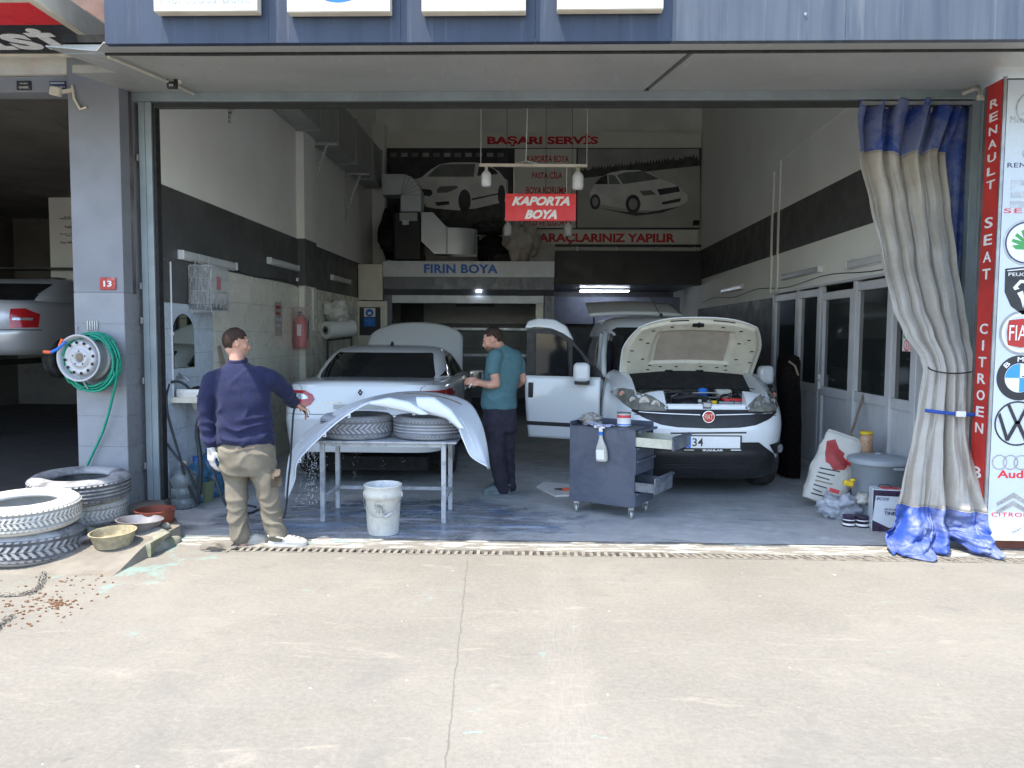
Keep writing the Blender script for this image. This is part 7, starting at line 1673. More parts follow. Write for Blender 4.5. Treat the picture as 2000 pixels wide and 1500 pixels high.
# shut lines and wheel-arch trims
for s in (1,-1):
    gap(VB, [(1.30,.50),(1.30,1.12)], 'x', s, vn); gap(VB, [(2.28,.45),(2.28,1.15)], 'x', s, vn)
    pp(VB, [(1.42,.55),(2.2,.55),(2.2,.62),(1.42,.62)], vn, 'rub_strip', M['black'], 'x', s, .08, .006) if s < 0 else None
for s in (1,-1): car_wheel(vn, s*.80, .98, .318, .20, s, 'galv', steer=.10); car_wheel(vn, s*.80, 3.56, .318, .20, s, 'galv')
MB().box(-.62,.62,.35,4.2,.19,.40).build('underbody', M['blackrough'], vn)
# engine bay
MB().box(-.655,.655,.31,1.28,.56,.62).build('bay_floor', M['blackrough'], vn)
for x0,x1 in ((-.655,-.60),(.60,.655)): MB().box(x0,x1,.32,1.28,.62,1.04).build('inner_wing', M['carwhite'], vn)
cm = MB().box(-.40,.40,.15,.24,.935,.965).box(-.38,-.03,.13,.16,.90,.955).box(.05,.39,.13,.16,.90,.955).build('slam_panel', M['carwhite'], vn, bevel=.006)
MB().box(-.03,.05,.12,.20,.93,.985).build('bonnet_lock', M['steel'], vn, bevel=.01)
MB().box(-.34,.14,.42,.86,.70,.985).build('engine_cover', M['black'], vn, bevel=.04); MB().tube([(-.3,.46,.985),(-.05,.50,1.02),(.12,.55,.98)], .025, 8).build('air_pipe', M['rubber'], vn)
MB().box(.20,.46,.36,.56,.76,.975).build('battery', M['galv_dark'], vn, bevel=.01); MB().box(.24,.44,.36,.54,.977,1.0).build('battery_cover', M['redbright'], vn, bevel=.008); MB().box(.18,.42,.345,.358,.86,.975).build('battery_label', M['bin'], vn)
MB().lathe([(0,0),(.035,0),(.035,.035),(0,.04)],(-.47,.40,.95),16).build('filler_cap', M['yellow'], vn); MB().lathe([(0,0),(.028,0),(.028,.03),(0,.032)],(.13,.33,.955),16).build('filler_cap', M['yellow'], vn)
MB().lathe([(0,0),(.04,0),(.045,.07),(.03,.09),(0,.09)],(-.52,.55,.95),16).build('reservoir', M['milky'], vn); MB().lathe([(0,0),(.05,0),(.05,.08),(0,.09)],(.10,.70,1.0),16).build('filter_housing', M['bluetext'], vn); MB().obox((.32,.72,1.03),(.16,.12,.09)).build('reservoir', M['milky'], vn, bevel=.015)
for k, pts in enumerate([[(.45,.45,.98),(.52,.6,1.04),(.40,.85,1.05)],[(-.42,.5,.97),(-.30,.8,1.03),(.0,.92,1.04)],[(.15,.4,.96),(.30,.62,1.02),(.5,.75,1.0)],[(-.5,.4,.93),(-.36,.33,.95),(-.1,.36,.93)]]): MB().tube(smooth_path([V(p) for p in pts],5), .012, 7).build('wiring', M['rubber'], vn)
random.seed(77)
eb_ = MB()
for k in range(46):
    x_, y_ = random.uniform(-.58,.58), random.uniform(.36,.95); s_ = random.uniform(.02,.06); z_ = .93+.10*(y_-.3)+random.uniform(-.02,.04); eb_.obox((x_,y_,z_), (s_,s_*random.uniform(.5,1.5),s_*.8), Matrix.Rotation(random.uniform(0,3),3,'Z'), k % 3)
o = eb_.build('engine_clutter', [M['black'], M['steel'], M['rubber']], vn, smooth=30); o['kind'] = 'stuff'
for k in range(9):
    x_, y_ = random.uniform(-.5,.4), random.uniform(.4,.8); MB().tube(smooth_path([V((x_,y_,1.0)), V((x_+random.uniform(-.15,.15),y_+.05,1.05)), V((x_+random.uniform(-.3,.3),y_+.15,1.03)), V((x_+random.uniform(-.3,.3),y_+.2,.98))],5), random.uniform(.005,.012), 6).build('wiring', [M['rubber'],M['black'],M['steel']][k%3], vn)
def cowl(u, v): x = (u-.5)*1.5; return (x, .92+.34*v+.05*(1-(2*u-1)**2)*-1, 1.045+.17*v+.03*(1-(2*u-1)**2))
MB().grid(cowl, 24, 6).build('cowl', M['blackrough'], vn, solid=.02)
# bonnet, raised: white skin outside, pressed cream panel beneath
def vh(u, v, d=0.0):   # u across, v from the hinge (0) to the leading edge (1)
    hw = (.745 + .02*sin(v*pi))*(1 - .15*max(0,(v-.5)/.5)**1.6); x = (u-.5)*2*hw; an = RAD(52)
    L = .79*v*(1 - .12*abs(2*u-1)**3.5); bow = .06*(1-(2*u-1)**2) + .045*sin(v*pi*.9)
    y = 1.22 - L*cos(an) + (bow+d)*sin(an)*1.0; z = 1.175 + L*sin(an) + (bow+d)*cos(an); return V((x + .02 + .045*v, y, z))
hd = MB().grid(lambda u, v: vh(u, v, .0), 40, 30).build('bonnet', M['carwhite'], vn, solid=.008)
def vhu(u, v):
    # underside relief: outer flange, raised frame, sunk centre
    e = min(u, 1-u)*1.5; f = min(v, 1-v)*.8; k = min(e, f)
    d = -.012 if k < .03 else -.045 if k < .14 else None
    if k >= .03 and k < .14: d = -.012 - .034*min(1,(k-.03)/.025)
    inn = min(min(u,1-u)-.20, (v-.22)*.8, (.80-v)*.8)
    if k >= .14: d = -.046 + .026*max(0, min(1, inn/.02))
    return vh(.5+(u-.5)*.985, .008+v*.984, d)
ui = MB().grid(vhu, 90, 70).build('inner_frame', M['hoodunder'], hd); 
MB().grid(lambda u, v: vh(.245+.51*u, .26+.50*v, -.023-.003), 10, 8).build('recess_panel', M['hoodpad'], hd)
for (u, v) in ((.06,.30),(.07,.5),(.10,.7),(.16,.84),(.94,.30),(.93,.5),(.90,.7),(.84,.84),(.3,.17),(.42,.165),(.6,.17),(.72,.165),(.16,.32),(.84,.32),(.17,.6),(.83,.6),(.21,.13),(.79,.13),(.3,.87),(.7,.87),(.22,.20),(.78,.2)):
    p = vh(u, v, -.049); n_ = (vh(u+.01,v,-.049)-vh(u-.01,v,-.049)).cross(vh(u,v+.01,-.049)-vh(u,v-.01,-.049)).normalized(); MB().obox(p,(.035,.006,.012),Matrix.Rotation(RAD(56),3,'X')).build('frame_slot', M['blackrough'], hd)
MB().tube([vh(.36,.09,-.05),vh(.40,.075,-.055),vh(.5,.08,-.055),vh(.58,.085,-.055),vh(.60,.10,-.05)], .008, 6).build('washer_hose', M['black'], hd)
for u in (.37,.60): MB().obox(vh(u,.095,-.05),(.085,.02,.035),Matrix.Rotation(RAD(56),3,'X')).build('washer_grommet', M['black'], hd, bevel=.008)
MB().obox(vh(.5,.90,-.05),(.12,.03,.035),Matrix.Rotation(RAD(56),3,'X')).obox(vh(.505,.91,-.06),(.02,.03,.06),Matrix.Rotation(RAD(56),3,'X')).build('striker', M['blackrough'], hd)
for s in ((.27,.42),(.62,.80)): MB().tube([vh(s[0]+(s[1]-s[0])*k/8, .955, -.02) for k in range(9)], .007, 6).build('rubber_seal', M['black'], hd)
MB().tube([vh(.97,.06,-.03),V((.70,.95,1.02))], .006, 6).build('bonnet_stay', M['steel'], vn); 
for s in (-1,1): MB().bar(V((s*.735+.02,1.2,1.18)),V((s*.72,1.02,1.05)),.03,.03).build('hinge', M['carwhite'], vn)
# aerial, roof trim
MB().tube([(.02,2.75,1.89),(-.10,2.98,2.18)], [.006,.002], 6).build('aerial', M['black'], vn); MB().lathe([(0,0),(.03,0),(.012,.05),(0,.055)],(.02,2.75,1.885),14).build('aerial_base', M['black'], vn)
# mirrors
def vmirror(par, c, s):
    m_ = MB().obox(c,(.19,.12,.22)).build('mirror', M['carwhite'], par, bevel=.05, seg=3); MB().obox(V(c)+V((0,-.0,-.13)),(.17,.10,.05)).build('mirror_foot', M['black'], m_, bevel=.015); return m_
vmirror(vn, (1.0,1.46,1.19), 1); MB().bar((.88,1.45,1.10),(1.0,1.43,1.10),.05,.05).build('mirror_arm', M['black'], vn)
# open front door on the viewer's left: hinged at x=-.90, swung outwards
hinge = V((-.905,1.34,0)); ang = RAD(213)    # direction from hinge to free edge, measured from +x, in the van's frame
dl = V((cos(RAD(158)), sin(RAD(158)), 0)); dn_ = V((dl.y,-dl.x,0)); 
if dn_.y > 0: dn_ = -dn_
def dpt(s_, z, t=0): return hinge + dl*s_ + dn_*t + V((0,0,z))
def dsheet(u, v):   # lower skin: slightly crowned, bottom corner raked
    z0 = .43 + .0*u; s_ = .93*u; z = z0 + (1.16-z0)*v
    s_ = s_*(1 - .055*(1-v)) + .0; return dpt(s_ + .03*(1-v)*0, z + .06*(1-v)*max(0,u-.75)*2*0, .045 + .030*sin(v*pi))
def door_poly(pts, t, th, nm, mat, par):   # a flat slab in the door's plane
    o_ = dpt(0,0,t); return MB().prism(pts, (o_, dl, V((0,0,1))), th).build(nm, mat, par)
dr_ = MB().grid(dsheet, 24, 20).build('front_door', M['carwhite'], vn, solid=.006)
door_poly([(.0,.44),(.86,.44),(.90,.60),(.925,1.14),(.0,1.14)], -.04, .07, 'door_core', M['carwhite'], dr_)
# window frame: black, bowed top, white cap along the roof edge
door_poly([(-.02,1.14),(.93,1.14),(.93,1.70),(.80,1.72),(.55,1.70),(.38,1.60),(.16,1.36),(.0,1.20)], .0, .02, 'window_frame', M['black'], dr_)
def cap(u, v):
    pts = [(.34,1.585),(.46,1.66),(.60,1.715),(.78,1.735),(.935,1.715)]; tp_ = [(.36,1.60),(.44,1.74),(.58,1.815),(.78,1.835),(.915,1.80)]
    i = min(3, int(u*4)); t = u*4-i; a = (pts[i][0]*(1-t)+pts[i+1][0]*t, pts[i][1]*(1-t)+pts[i+1][1]*t); c = (tp_[i][0]*(1-t)+tp_[i+1][0]*t, tp_[i][1]*(1-t)+tp_[i+1][1]*t)
    return dpt(a[0]*(1-v)+c[0]*v, a[1]*(1-v)+c[1]*v, .035-.05*v*v)
MB().grid(cap, 26, 8).build('door_cap', M['carwhite'], dr_, solid=.012)
door_poly([(.40,1.16),(.80,1.16),(.80,1.66),(.55,1.64),(.42,1.56)], .021, .004, 'door_glass', M['glass'], dr_)
door_poly([(.10,1.18),(.35,1.18),(.35,1.52),(.26,1.43)], .021, .004, 'door_glass', M['glass'], dr_)
q = dpt(.845,.99,.078); hn = MB().obox(q,(.06,.02,.18),Matrix.Rotation(RAD(-22),3,'Z')).build('door_handle', M['black'], dr_, bevel=.02)
rs = MB(); rs.prism([(.04,.575),(.90,.575),(.905,.655),(.04,.655)], (dpt(0,0,.070), dl, V((0,0,1))), .012); rs.build('rub_strip', M['black'], dr_)
mo = MB().obox(dpt(.19,1.22,.17),(.19,.13,.22),Matrix.Rotation(RAD(-10),3,'Z')).build('mirror', M['carwhite'], dr_, bevel=.05, seg=3)
MB().obox(dpt(.19,1.10,.15),(.17,.11,.04),Matrix.Rotation(RAD(-10),3,'Z')).build('mirror_foot', M['black'], mo, bevel=.012) 
# tailgate lifted flat at the back
def tg(u, v): x = (u-.5)*2*(.70-.02*v); return (x-.10, 4.15+.95*v, 1.93+.22*sin(v*1.2)+.035*(1-(2*u-1)**2))
tgo = MB().grid(tg, 20, 14).build('tailgate', M['carwhite'], vn, solid=.05)
MB().grid(lambda u, v: V(tg(.08+.84*u, .35+.5*v)) + V((0,0,-.04)), 12, 8).build('tailgate_glass', M['glass'], tgo); MB().tube([tg(.5,.3), V(tg(.35,.55))+V((0,0,-.06)), V(tg(.2,.5))+V((0,0,-.06))], .012, 6).build('wiper', M['black'], tgo)
for s in (-1,1): MB().tube([(s*.70,4.30,1.55),(s*.62-.05,4.85,2.03)], .012, 8).build('gas_strut', M['black'], vn)

# ---------------------------------------------------------------- silver hatch on the lift next door
sv_ = thing('silver_car', 'silver car raised on a lift in the dark neighbouring garage', 'car', loc=(-7.10,9.35,1.24), rz=0, local=True)
SL = [(.10,.78,.12,4.0,6,5),(.20,.83,.02,4.1,6,5),(.36,.845,-.02,4.1,6,5),(.42,.85,.0,4.1,7,5),(.44,.85,.03,4.1,7,5),(.60,.845,.03,4.1,6,5),(.72,.83,.06,4.1,6,5),(.78,.80,.10,4.0,5,5),(.80,.72,.2,3.9,5,5)]
sb2 = stack_body(SL, 96).build('body', M['carsilver'], sv_); SB = bvh_of(sb2)
S2 = [(.76,.78,.25,3.2,5,5),(.90,.74,.50,2.9,5,5),(1.05,.66,.85,2.5,4,4),(1.12,.56,1.1,2.3,4,4),(1.14,.3,1.4,2.1,4,4)]
s2o = stack_body(S2, 80).build('cabin', M['carsilver'], sv_); S2B = bvh_of(s2o)
pp(S2B, [(-.62,.80),(.62,.80),(.55,1.04),(-.55,1.04)], sv_, 'rear_window', M['glass'], 'y', 1, .06, .004)
for s in (1,-1):
    tp2 = [(s*.55,.68),(s*.68,.69),(s*.77,.62),(s*.78,.45),(s*.55,.44)]; tp2 = tp2
    t_ = pp(SB, tp2, sv_, 'tail_light', M['taillight'], 'y', 1, .04, .006)
    pp(SB, [(s*.58,.57),(s*.74,.57),(s*.74,.54),(s*.58,.54)], t_, 'clear_lens', M['lensclear'], 'y', 1, .03, .010)
gap(SB, [(-.8,.42),(.8,.42)], 'y', 1, sv_, r=.006); pp(SB, [(-.25,.50),(.20,.50),(.20,.62),(-.25,.62)], sv_, 'plate', M['darkprint'], 'y', 1, .05, .004)
pp(SB, [(.30,.645),(.44,.645),(.44,.66),(.30,.66)], sv_, 'badge', M['chromeprint'], 'y', 1, .05, .004)
for s in (1,-1): car_wheel(sv_, s*.74, .75, .29, .18, s)
for ch in sv_.children:
    if ch.name.startswith('wheel'): ch.location.z = -.22
lf = thing('car_lift', 'dark two post car lift holding the silver car next door', 'car lift')
for x in (-5.82, -8.15): MB().box(x-.10,x+.10,10.6,10.85,.1,3.3).build('post', M['blackrough'], lf, bevel=.01)
for x0, x1 in ((-5.9,-6.6),(-8.1,-7.3)): MB().bar((x0,10.7,1.16),(x1,10.1,1.22),.12,.08).bar((x0,10.75,1.16),(x1,11.5,1.22),.12,.08).build('arm', M['blackrough'], lf)
# what else shows in the neighbour's garage
dp_ = thing('poster_door', 'pale door with a red lettered price poster inside the neighbouring garage', 'door')
d0, d1 = at(95,400,Y=13.5), at(146,400,Y=13.5); zt, zb = at(100,262,Y=13.5).z, at(100,560,Y=13.5).z
MB().box(d0.x,d1.x+.6,13.5,13.56,zb,zt).build('leaf', M['plaster'], dp_); MB().box(at(104,300,Y=13.5).x,d1.x+.5,13.48,13.498,at(104,310,Y=13.5).z,at(104,270,Y=13.5).z).build('transom_pane', M['glass'], dp_)
text('OTO', (at(130,345,Y=13.47).x+.15,13.495,at(130,345,Y=13.47).z), (1,0,0),(0,0,1), .62,.16, M['redtext'], dp_, ext=.003)
for k, (py, s_) in enumerate(((425,'Egzoz\nManifoldu'),(443,'Turbo'),(458,'Basinc Tablasi\ntamir'),(474,'Yag Filtresi'))): text(s_, (at(134,py,Y=13.47).x,13.495,at(134,py,Y=13.47).z), (1,0,0),(0,0,1), .34 if k != 1 else .18,.05 if k != 1 else .045, M['darkprint'], dp_, ext=.002)
sh_ = thing('tool_shelf', 'dark shelf crowded with parts at the back of the neighbouring garage', 'shelf')
for z in (2.35, 2.75): MB().box(-10.5,-5.2,13.2,13.6,z-.03,z).build('board', M['galv_dark'], sh_)
random.seed(31)
BL = ['dim box leftmost on the neighbour shelf','second dim box from the left on the neighbour shelf','third dim box on the neighbour shelf','fourth dim box on the neighbour shelf','fifth dim box on the neighbour shelf','dim box on the neighbour shelf nearest the pale poster door']
for k in range(6):
    x = -8.75+k*.31; o = MB().obox((x,13.35,2.36+.10),(.20+.08*random.random(),.25,.16+.12*random.random())).build('crate', [M['blackrough'],M['galv_dark'],M['galv'],M['wood']][k%4], None, bevel=.01)
    tag(o, BL[k], 'box', 'boxes of parts on the neighbour shelf')
# ================================================================ people
def ball(b, c, r, R=None, n=16, mi=0):
    R = R or Matrix.Identity(3); c = V(c); vs = []; m = n//2
    for i in range(1, m):
        ph = pi*i/m
        for j in range(n): t = 2*pi*j/n; vs.append(c + R@V((r[0]*sin(ph)*cos(t), r[1]*sin(ph)*sin(t), r[2]*cos(ph))))
    fs = [[i*n+j, (i+1)*n+j, (i+1)*n+(j+1)%n, i*n+(j+1)%n] for i in range(m-2) for j in range(n)]
    o = len(vs); vs += [c + R@V((0,0,r[2])), c - R@V((0,0,r[2]))]
    fs += [[o, j, (j+1)%n] for j in range(n)] + [[o+1, (m-2)*n+(j+1)%n, (m-2)*n+j] for j in range(n)]
    b.add(vs, fs, mi, True)
def limb(b, pts, rs, n=14):     # rounded ends so that pieces fuse cleanly
    b.tube(pts, rs, n); ball(b, pts[0], (rs[0],)*3, n=12); ball(b, pts[-1], (rs[-1],)*3, n=12)
def rings(b, secs, n=28):       # secs: (centre, half width, half depth, facing angle)
    vs = []
    for c, rx, ry, a in secs:
        for j in range(n): t = 2*pi*j/n; x, y = rx*se(cos(t),.86), ry*se(sin(t),.9); vs.append(V(c)+V((x*cos(a)-y*sin(a), x*sin(a)+y*cos(a), 0)))
    k = len(secs); fs = [[i*n+j, i*n+(j+1)%n, (i+1)*n+(j+1)%n, (i+1)*n+j] for i in range(k-1) for j in range(n)]
    if secs[0][0][2] > secs[-1][0][2]: fs = [f[::-1] for f in fs]
    b.add(vs, fs + [list(range(n)), [(k-1)*n+j for j in range(n)][::-1]], 0, True)
def fuse(b, name, mats, par, voxel, smooth=4, fn=None, mfn=None):
    me = b.mesh(name, mats); bm = bmesh.new(); bm.from_mesh(me); bmesh.ops.recalc_face_normals(bm, faces=bm.faces); bm.to_mesh(me); bm.free()
    o = bpy.data.objects.new(name, me); COL.objects.link(o)
    m = o.modifiers.new('r','REMESH'); m.mode = 'VOXEL'; m.voxel_size = voxel; m.use_smooth_shade = True
    m = o.modifiers.new('s','SMOOTH'); m.factor = .5; m.iterations = smooth
    baked(o); me = o.data
    if fn:
        ns = [v.normal.copy() for v in me.vertices]
        for v, n_ in zip(me.vertices, ns): v.co += n_*fn(v.co, n_)
    if mfn:
        for mt in (mats[1:] if len(me.materials) < len(mats) else []): me.materials.append(mt)
        for p in me.polygons: p.material_index = mfn(p.center)
    for p in me.polygons: p.use_smooth = True
    me.name = name; o.parent = par; return o
def hand(b, w, d, pn, side, s=1.0, curl=.5, thumb=.5, spread=.06):
    """w wrist, d wrist-to-knuckle direction, pn the way the palm faces, side +1/-1 thumb side along d x pn"""
    w, d, pn = V(w), V(d).normalized(), V(pn); pn = (pn - d*pn.dot(d)).normalized(); sd = d.cross(pn)*side
    L = .095*s; kn = w + d*L
    for k in range(5):
        f = (k/4-.5); b.tube([w + sd*f*.045*s, w + d*L*.5 + sd*f*.070*s + pn*.004, kn + sd*f*.066*s], [.018*s,.0155*s,.0125*s], 8)
    lens = (.040,.026,.020), (.044,.028,.021), (.041,.026,.020), (.032,.021,.017)
    for k in range(4):
        p = kn + sd*(.033-.022*k)*s; dd = (d + sd*spread*(1.5-k)).normalized(); r = (.0092,.0095,.0090,.0078)[k]*s; pts = [p - dd*.02*s, p]; a = 0
        for q, l_ in enumerate(lens[k]):
            a = curl*(.75,.95,.6)[q]; dd = (dd*cos(a) + pn*sin(a)).normalized(); p = p + dd*l_*s*1.05; pts.append(p)
        b.tube(pts, [r*1.05,r*1.05,r,r*.92,r*.82], 8); ball(b, pts[-1], (r*.82,)*3, n=8)
    t0 = w + d*.02*s + sd*.022*s; t1 = t0 + (d*.6 + sd*.75 + pn*.25).normalized()*.042*s; t2 = t1 + (d*.9 + sd*.25 + pn*thumb).normalized()*.032*s; t3 = t2 + (d*.9 - sd*.1 + pn*thumb).normalized()*.026*s
    b.tube([t0,t1,t2,t3], [.015*s,.0125*s,.0105*s,.0085*s], 9); ball(b, t3, (.0085*s,)*3, n=8)
def head(b, c, fdir, tilt=0, s=1.0, beard=False):
    """c: head centre, fdir: where the face looks (xy), tilt: nod down in radians"""
    yaw = atan2(fdir[1], fdir[0]) + pi/2; R = Matrix.Rotation(yaw,3,'Z')@Matrix.Rotation(tilt,3,'X')
    q = lambda x, y, z: V(c) + R@(V((x,y,z))*s)
    ball(b, q(0,.012,.018), (.077*s,.098*s,.098*s), R, 24); ball(b, q(0,-.028,-.02), (.066*s,.068*s,.085*s), R, 20); ball(b, q(0,-.042,-.070), (.052*s,.050*s,.045*s), R, 18)
    ball(b, q(0,-.070,-.098), (.024*s,.020*s,.018*s), R, 12); ball(b, q(0,.03,-.055), (.058*s,.055*s,.06*s), R, 16)
    b.tube([q(0,-.086,.012), q(0,-.103,-.018), q(0,-.112,-.038)], [.008*s,.010*s,.013*s], 8); ball(b, q(0,-.106,-.040), (.017*s,.014*s,.011*s), R, 10)
    for x in (-1,1):
        ball(b, q(x*.030,-.078,.022), (.026*s,.016*s,.010*s), R, 10); ball(b, q(x*.045,-.062,-.030), (.022*s,.022*s,.024*s), R, 10)
        ball(b, q(x*.079,.012,-.014), (.008*s,.020*s,.032*s), R@Matrix.Rotation(x*.25,3,'Z'), 12); ball(b, q(x*.082,.020,.004), (.007*s,.016*s,.016*s), R, 10)
    ball(b, q(0,-.093,-.062), (.024*s,.012*s,.006*s), R, 10); ball(b, q(0,-.091,-.072), (.020*s,.012*s,.007*s), R, 10)
    return R, q
def hair_shell(par, c, R, s, mat, cover, name='hair', thick=.006, cut_=None):
    b = MB(); n, m = 96, 64; c = V(c); vs = []; keep = []
    for i in range(m+1):
        ph = pi*i/m*.80
        for j in range(n):
            t = 2*pi*j/n; d = V((sin(ph)*cos(t), sin(ph)*sin(t), cos(ph)))
            p = V((0,.012,.018)) + V((.077*d.x, .098*d.y, .098*d.z)); k = thick + .004*noise.noise(d*9) + .002*noise.noise(d*30)
            vs.append(c + R@((p + d*k)*s)); keep.append(cover(p + V((0, .010*noise.noise(d*26), .014*noise.noise(d*31+V((3,1,2))))), d))
    fs = [[i*n+j, (i+1)*n+j, (i+1)*n+(j+1)%n, i*n+(j+1)%n] for i in range(m) for j in range(n) if keep[i*n+j] or keep[(i+1)*n+j]]
    b.add(vs, fs, 0, True); o = b.build(name, mat, par, solid=.003)
    hs = MB(); random.seed(5)
    for f in fs:
        for _ in range(2):
            p = vs[random.choice(f)] + V((random.uniform(-.002,.002),)*3); d = (p - c).normalized(); t_ = (V((0,0,-1)) - d*d.dot(V((0,0,-1)))) + R@V((random.uniform(-.5,.5), .5+random.uniform(-.5,.5), 0)); t_.normalize(); w_ = d.cross(t_)*.0009; e = p + (t_*.75 + d*random.uniform(.15,.6))*random.uniform(.006,.012)
            hs.add([p-w_, p+w_, e], [(0,1,2)])
    o2 = hs.build('hair_strands', mat, o); o2['kind'] = 'stuff'; return o
def clog(par, heel, toe, mat, s=1.0, name='clog', z0=.004):
    heel, toe = V(heel), V(toe); d = (toe-heel); L = d.length; d.normalize(); sd = V((-d.y,d.x,0)); b = MB()
    def pt(u, w_, z): return heel + d*(u*L) + sd*w_ + V((0,0,z0+z))
    secs = [(.0,.030,.0,.045),(.04,.038,0,.052),(.2,.040,0,.050),(.38,.041,0,.060),(.50,.046,0,.085),(.62,.052,0,.080),(.76,.056,0,.070),(.88,.052,0,.058),(.96,.038,0,.045),(1.0,.018,.005,.035)]
    n = 18; vs = []
    for u, w_, zl, zh in secs:
        for j in range(n):
            t = 2*pi*j/n; vs.append(pt(u, w_*se(cos(t),.7)*s, (zl+zh)/2*s + (zh-zl)/2*s*se(sin(t),.8)))
    k = len(secs); b.add(vs, [[i*n+j, i*n+(j+1)%n, (i+1)*n+(j+1)%n, (i+1)*n+j] for i in range(k-1) for j in range(n)] + [list(range(n))[::-1], [(k-1)*n+j for j in range(n)]], 0, True)
    o = b.build(name, mat, par, weld=True, smooth=60)
    so_ = MB(); P_ = [(u, w_) for u, w_, _, _ in secs]; out = [pt(u, w_*1.07*s, 0) for u, w_ in P_] + [pt(u, -w_*1.07*s, 0) for u, w_ in reversed(P_)]
    top = [p + V((0,0,.022*s)) for p in out]; m = len(out); so_.add(out+top, [list(range(m))[::-1], list(range(m,2*m))] + [[i,(i+1)%m,m+(i+1)%m,m+i] for i in range(m)]); so_.build('sole', mat, o, weld=True, smooth=50)
    MB().tube([pt(.42,.043*s,.07*s), pt(.2,.046*s,.085*s), pt(.02,.028*s,.085*s), pt(-.02,0,.085*s), pt(.02,-.028*s,.085*s), pt(.2,-.046*s,.085*s), pt(.42,-.043*s,.07*s)], .007*s, 6).build('heel_strap', mat, o)
    for i, (u, w_) in enumerate(((.60,.0),(.60,.026),(.60,-.026),(.70,.013),(.70,-.013),(.70,.036),(.70,-.036),(.80,0),(.80,.025),(.80,-.025),(.5,.03),(.5,-.03))):
        z = (.0885-.028*max(0,(u-.5))*1.6 - abs(w_)*abs(w_)*9)*s; MB().disc(pt(u, w_*s, z-.0005), .0055*s, 10, (0,-.25,1)).build('hole', M['blackrough'], o)
    return o
def creases(seed, amp=.006, sx=3.0, sz=14.0, gain=None):
    def f(p, n_):
        a = noise.noise(V((p.x*sx+seed, p.y*sx, p.z*sz+1.5*noise.noise(V((p.x*5, p.y*5, p.z*3+seed)))))); c = 1-abs(a)*2.4
        k = gain(p) if gain else 1.0
        return amp*k*(max(0,c)**1.8)*1.0 + amp*.5*noise.noise(V((p.x*9,p.y*9,p.z*12+seed)))
    return f

# ---------------------------------------------------------------- the man in the navy jumper
D1 = 6.03
A = lambda px, py, d=D1: at(px, py, Y=d)
m1 = thing('person', 'man in navy jumper and khaki trousers rinsing the bumper with a hose, back to us', 'person')
sh = 0.10   # shoulder line a little turned
b = MB()
secs = [(A(480,855),.212,.152,sh),(A(479,838),.208,.146,sh),(A(477,800),.200,.145,sh),(A(476,770),.205,.145,sh),(A(473,750),.212,.14,sh),(A(471,730),.198,.125,sh),(A(468,716),.155,.10,sh),(A(465,708),.10,.08,sh),(A(464,703),.07,.07,sh)]
rings(b, secs)
Ls = [A(419,738,6.00), A(409,768,5.98), A(405,800,5.98), A(409,828,5.97), A(414,851,5.96)]
Rs = [A(521,734,6.08), A(540,743,6.17), A(552,757,6.25), A(563,769,6.36), A(571,778,6.44)]
limb(b, Ls, [.080,.072,.066,.056,.047]); limb(b, Rs, [.082,.072,.066,.055,.046])
ball(b, A(432,728), (.080,.08,.055)); ball(b, A(506,723,6.06), (.080,.08,.055))
def gain1(p): 
    t = (A(475,700).z - p.z)/.6; return .5 + 1.5*max(0, min(1, t))**1.5
jm = fuse(b, 'jumper', [M['jumper']], m1, .011, 5, creases(3.1, .011, 4.4, 9, gain1))
cl_ = MB(); 
def collar(u, v): a = u*2*pi; r_ = .066+.006*sin(v*pi); q = A(464,702); return (q.x+r_*cos(a)*1.02, q.y+.005+r_*sin(a)*1.05, q.z-.012+.034*v+.010*sin(a))
MB().grid(collar, 33, 5).build('collar', M['jumper'], m1, solid=.007)
for P_, r_ in ((Ls,.048),(Rs,.047)):
    d_ = (P_[-1]-P_[-2]).normalized(); MB().tube([P_[-1]-d_*.02, P_[-1]+d_*.028], [r_,r_*.93], 20).build('cuff', M['jumper'], jm)
0 and MB().tube([A(474,850)+V((.203*cos(t)*cos(sh)-.137*sin(t)*sin(sh), .203*cos(t)*sin(sh)+.137*sin(t)*cos(sh), 0)) for t in [2*pi*k/40 for k in range(41)]], .011, 6, caps=False, squash=(.6,1.5)).build('hem_band', M['jumper'], jm)
b = MB()
rings(b, [(A(479,836),.170,.112,sh),(A(480,852),.190,.130,sh),(A(482,878),.215,.150,sh),(A(485,900),.212,.140,sh),(A(486,914),.195,.125,sh)])
limb(b, [A(461,895), A(463,930), A(464,965,6.0), A(465,1000,6.0), A(469,1022,5.99), A(471,1034,5.99)], [.108,.090,.078,.071,.064,.062])
limb(b, [A(509,895), A(519,930), A(526,962), A(530,1000), A(538,1022,6.02), A(541,1034,6.02)], [.110,.093,.081,.074,.068,.066])
def gaink(p): t = (A(480,850).z-p.z)/.85; return .5+1.2*abs(t-.45)*1.6
tr1 = fuse(b, 'trousers', [M['khaki']], m1, .011, 5, creases(8.8, .013, 5.5, 9, gaink))
TB = bvh_of(tr1)
pp(TB, [(A(474,862).x,A(474,862).z),(A(508,857).x,A(508,857).z),(A(508,861).x,A(508,861).z),(A(475,866).x,A(475,866).z)], tr1, 'pocket_zip', M['wood'], 'y', 1, .015, .004)
pp(TB, [(A(532,904).x,A(532,904).z),(A(549,903).x,A(549,903).z),(A(550,936).x,A(550,936).z),(A(534,938).x,A(534,938).z)], tr1, 'cargo_pocket', P('brown_pocket',(.13,.10,.07),.85,var=.2,bump=.3,bscale=200), 'y', 1, .02, .006)
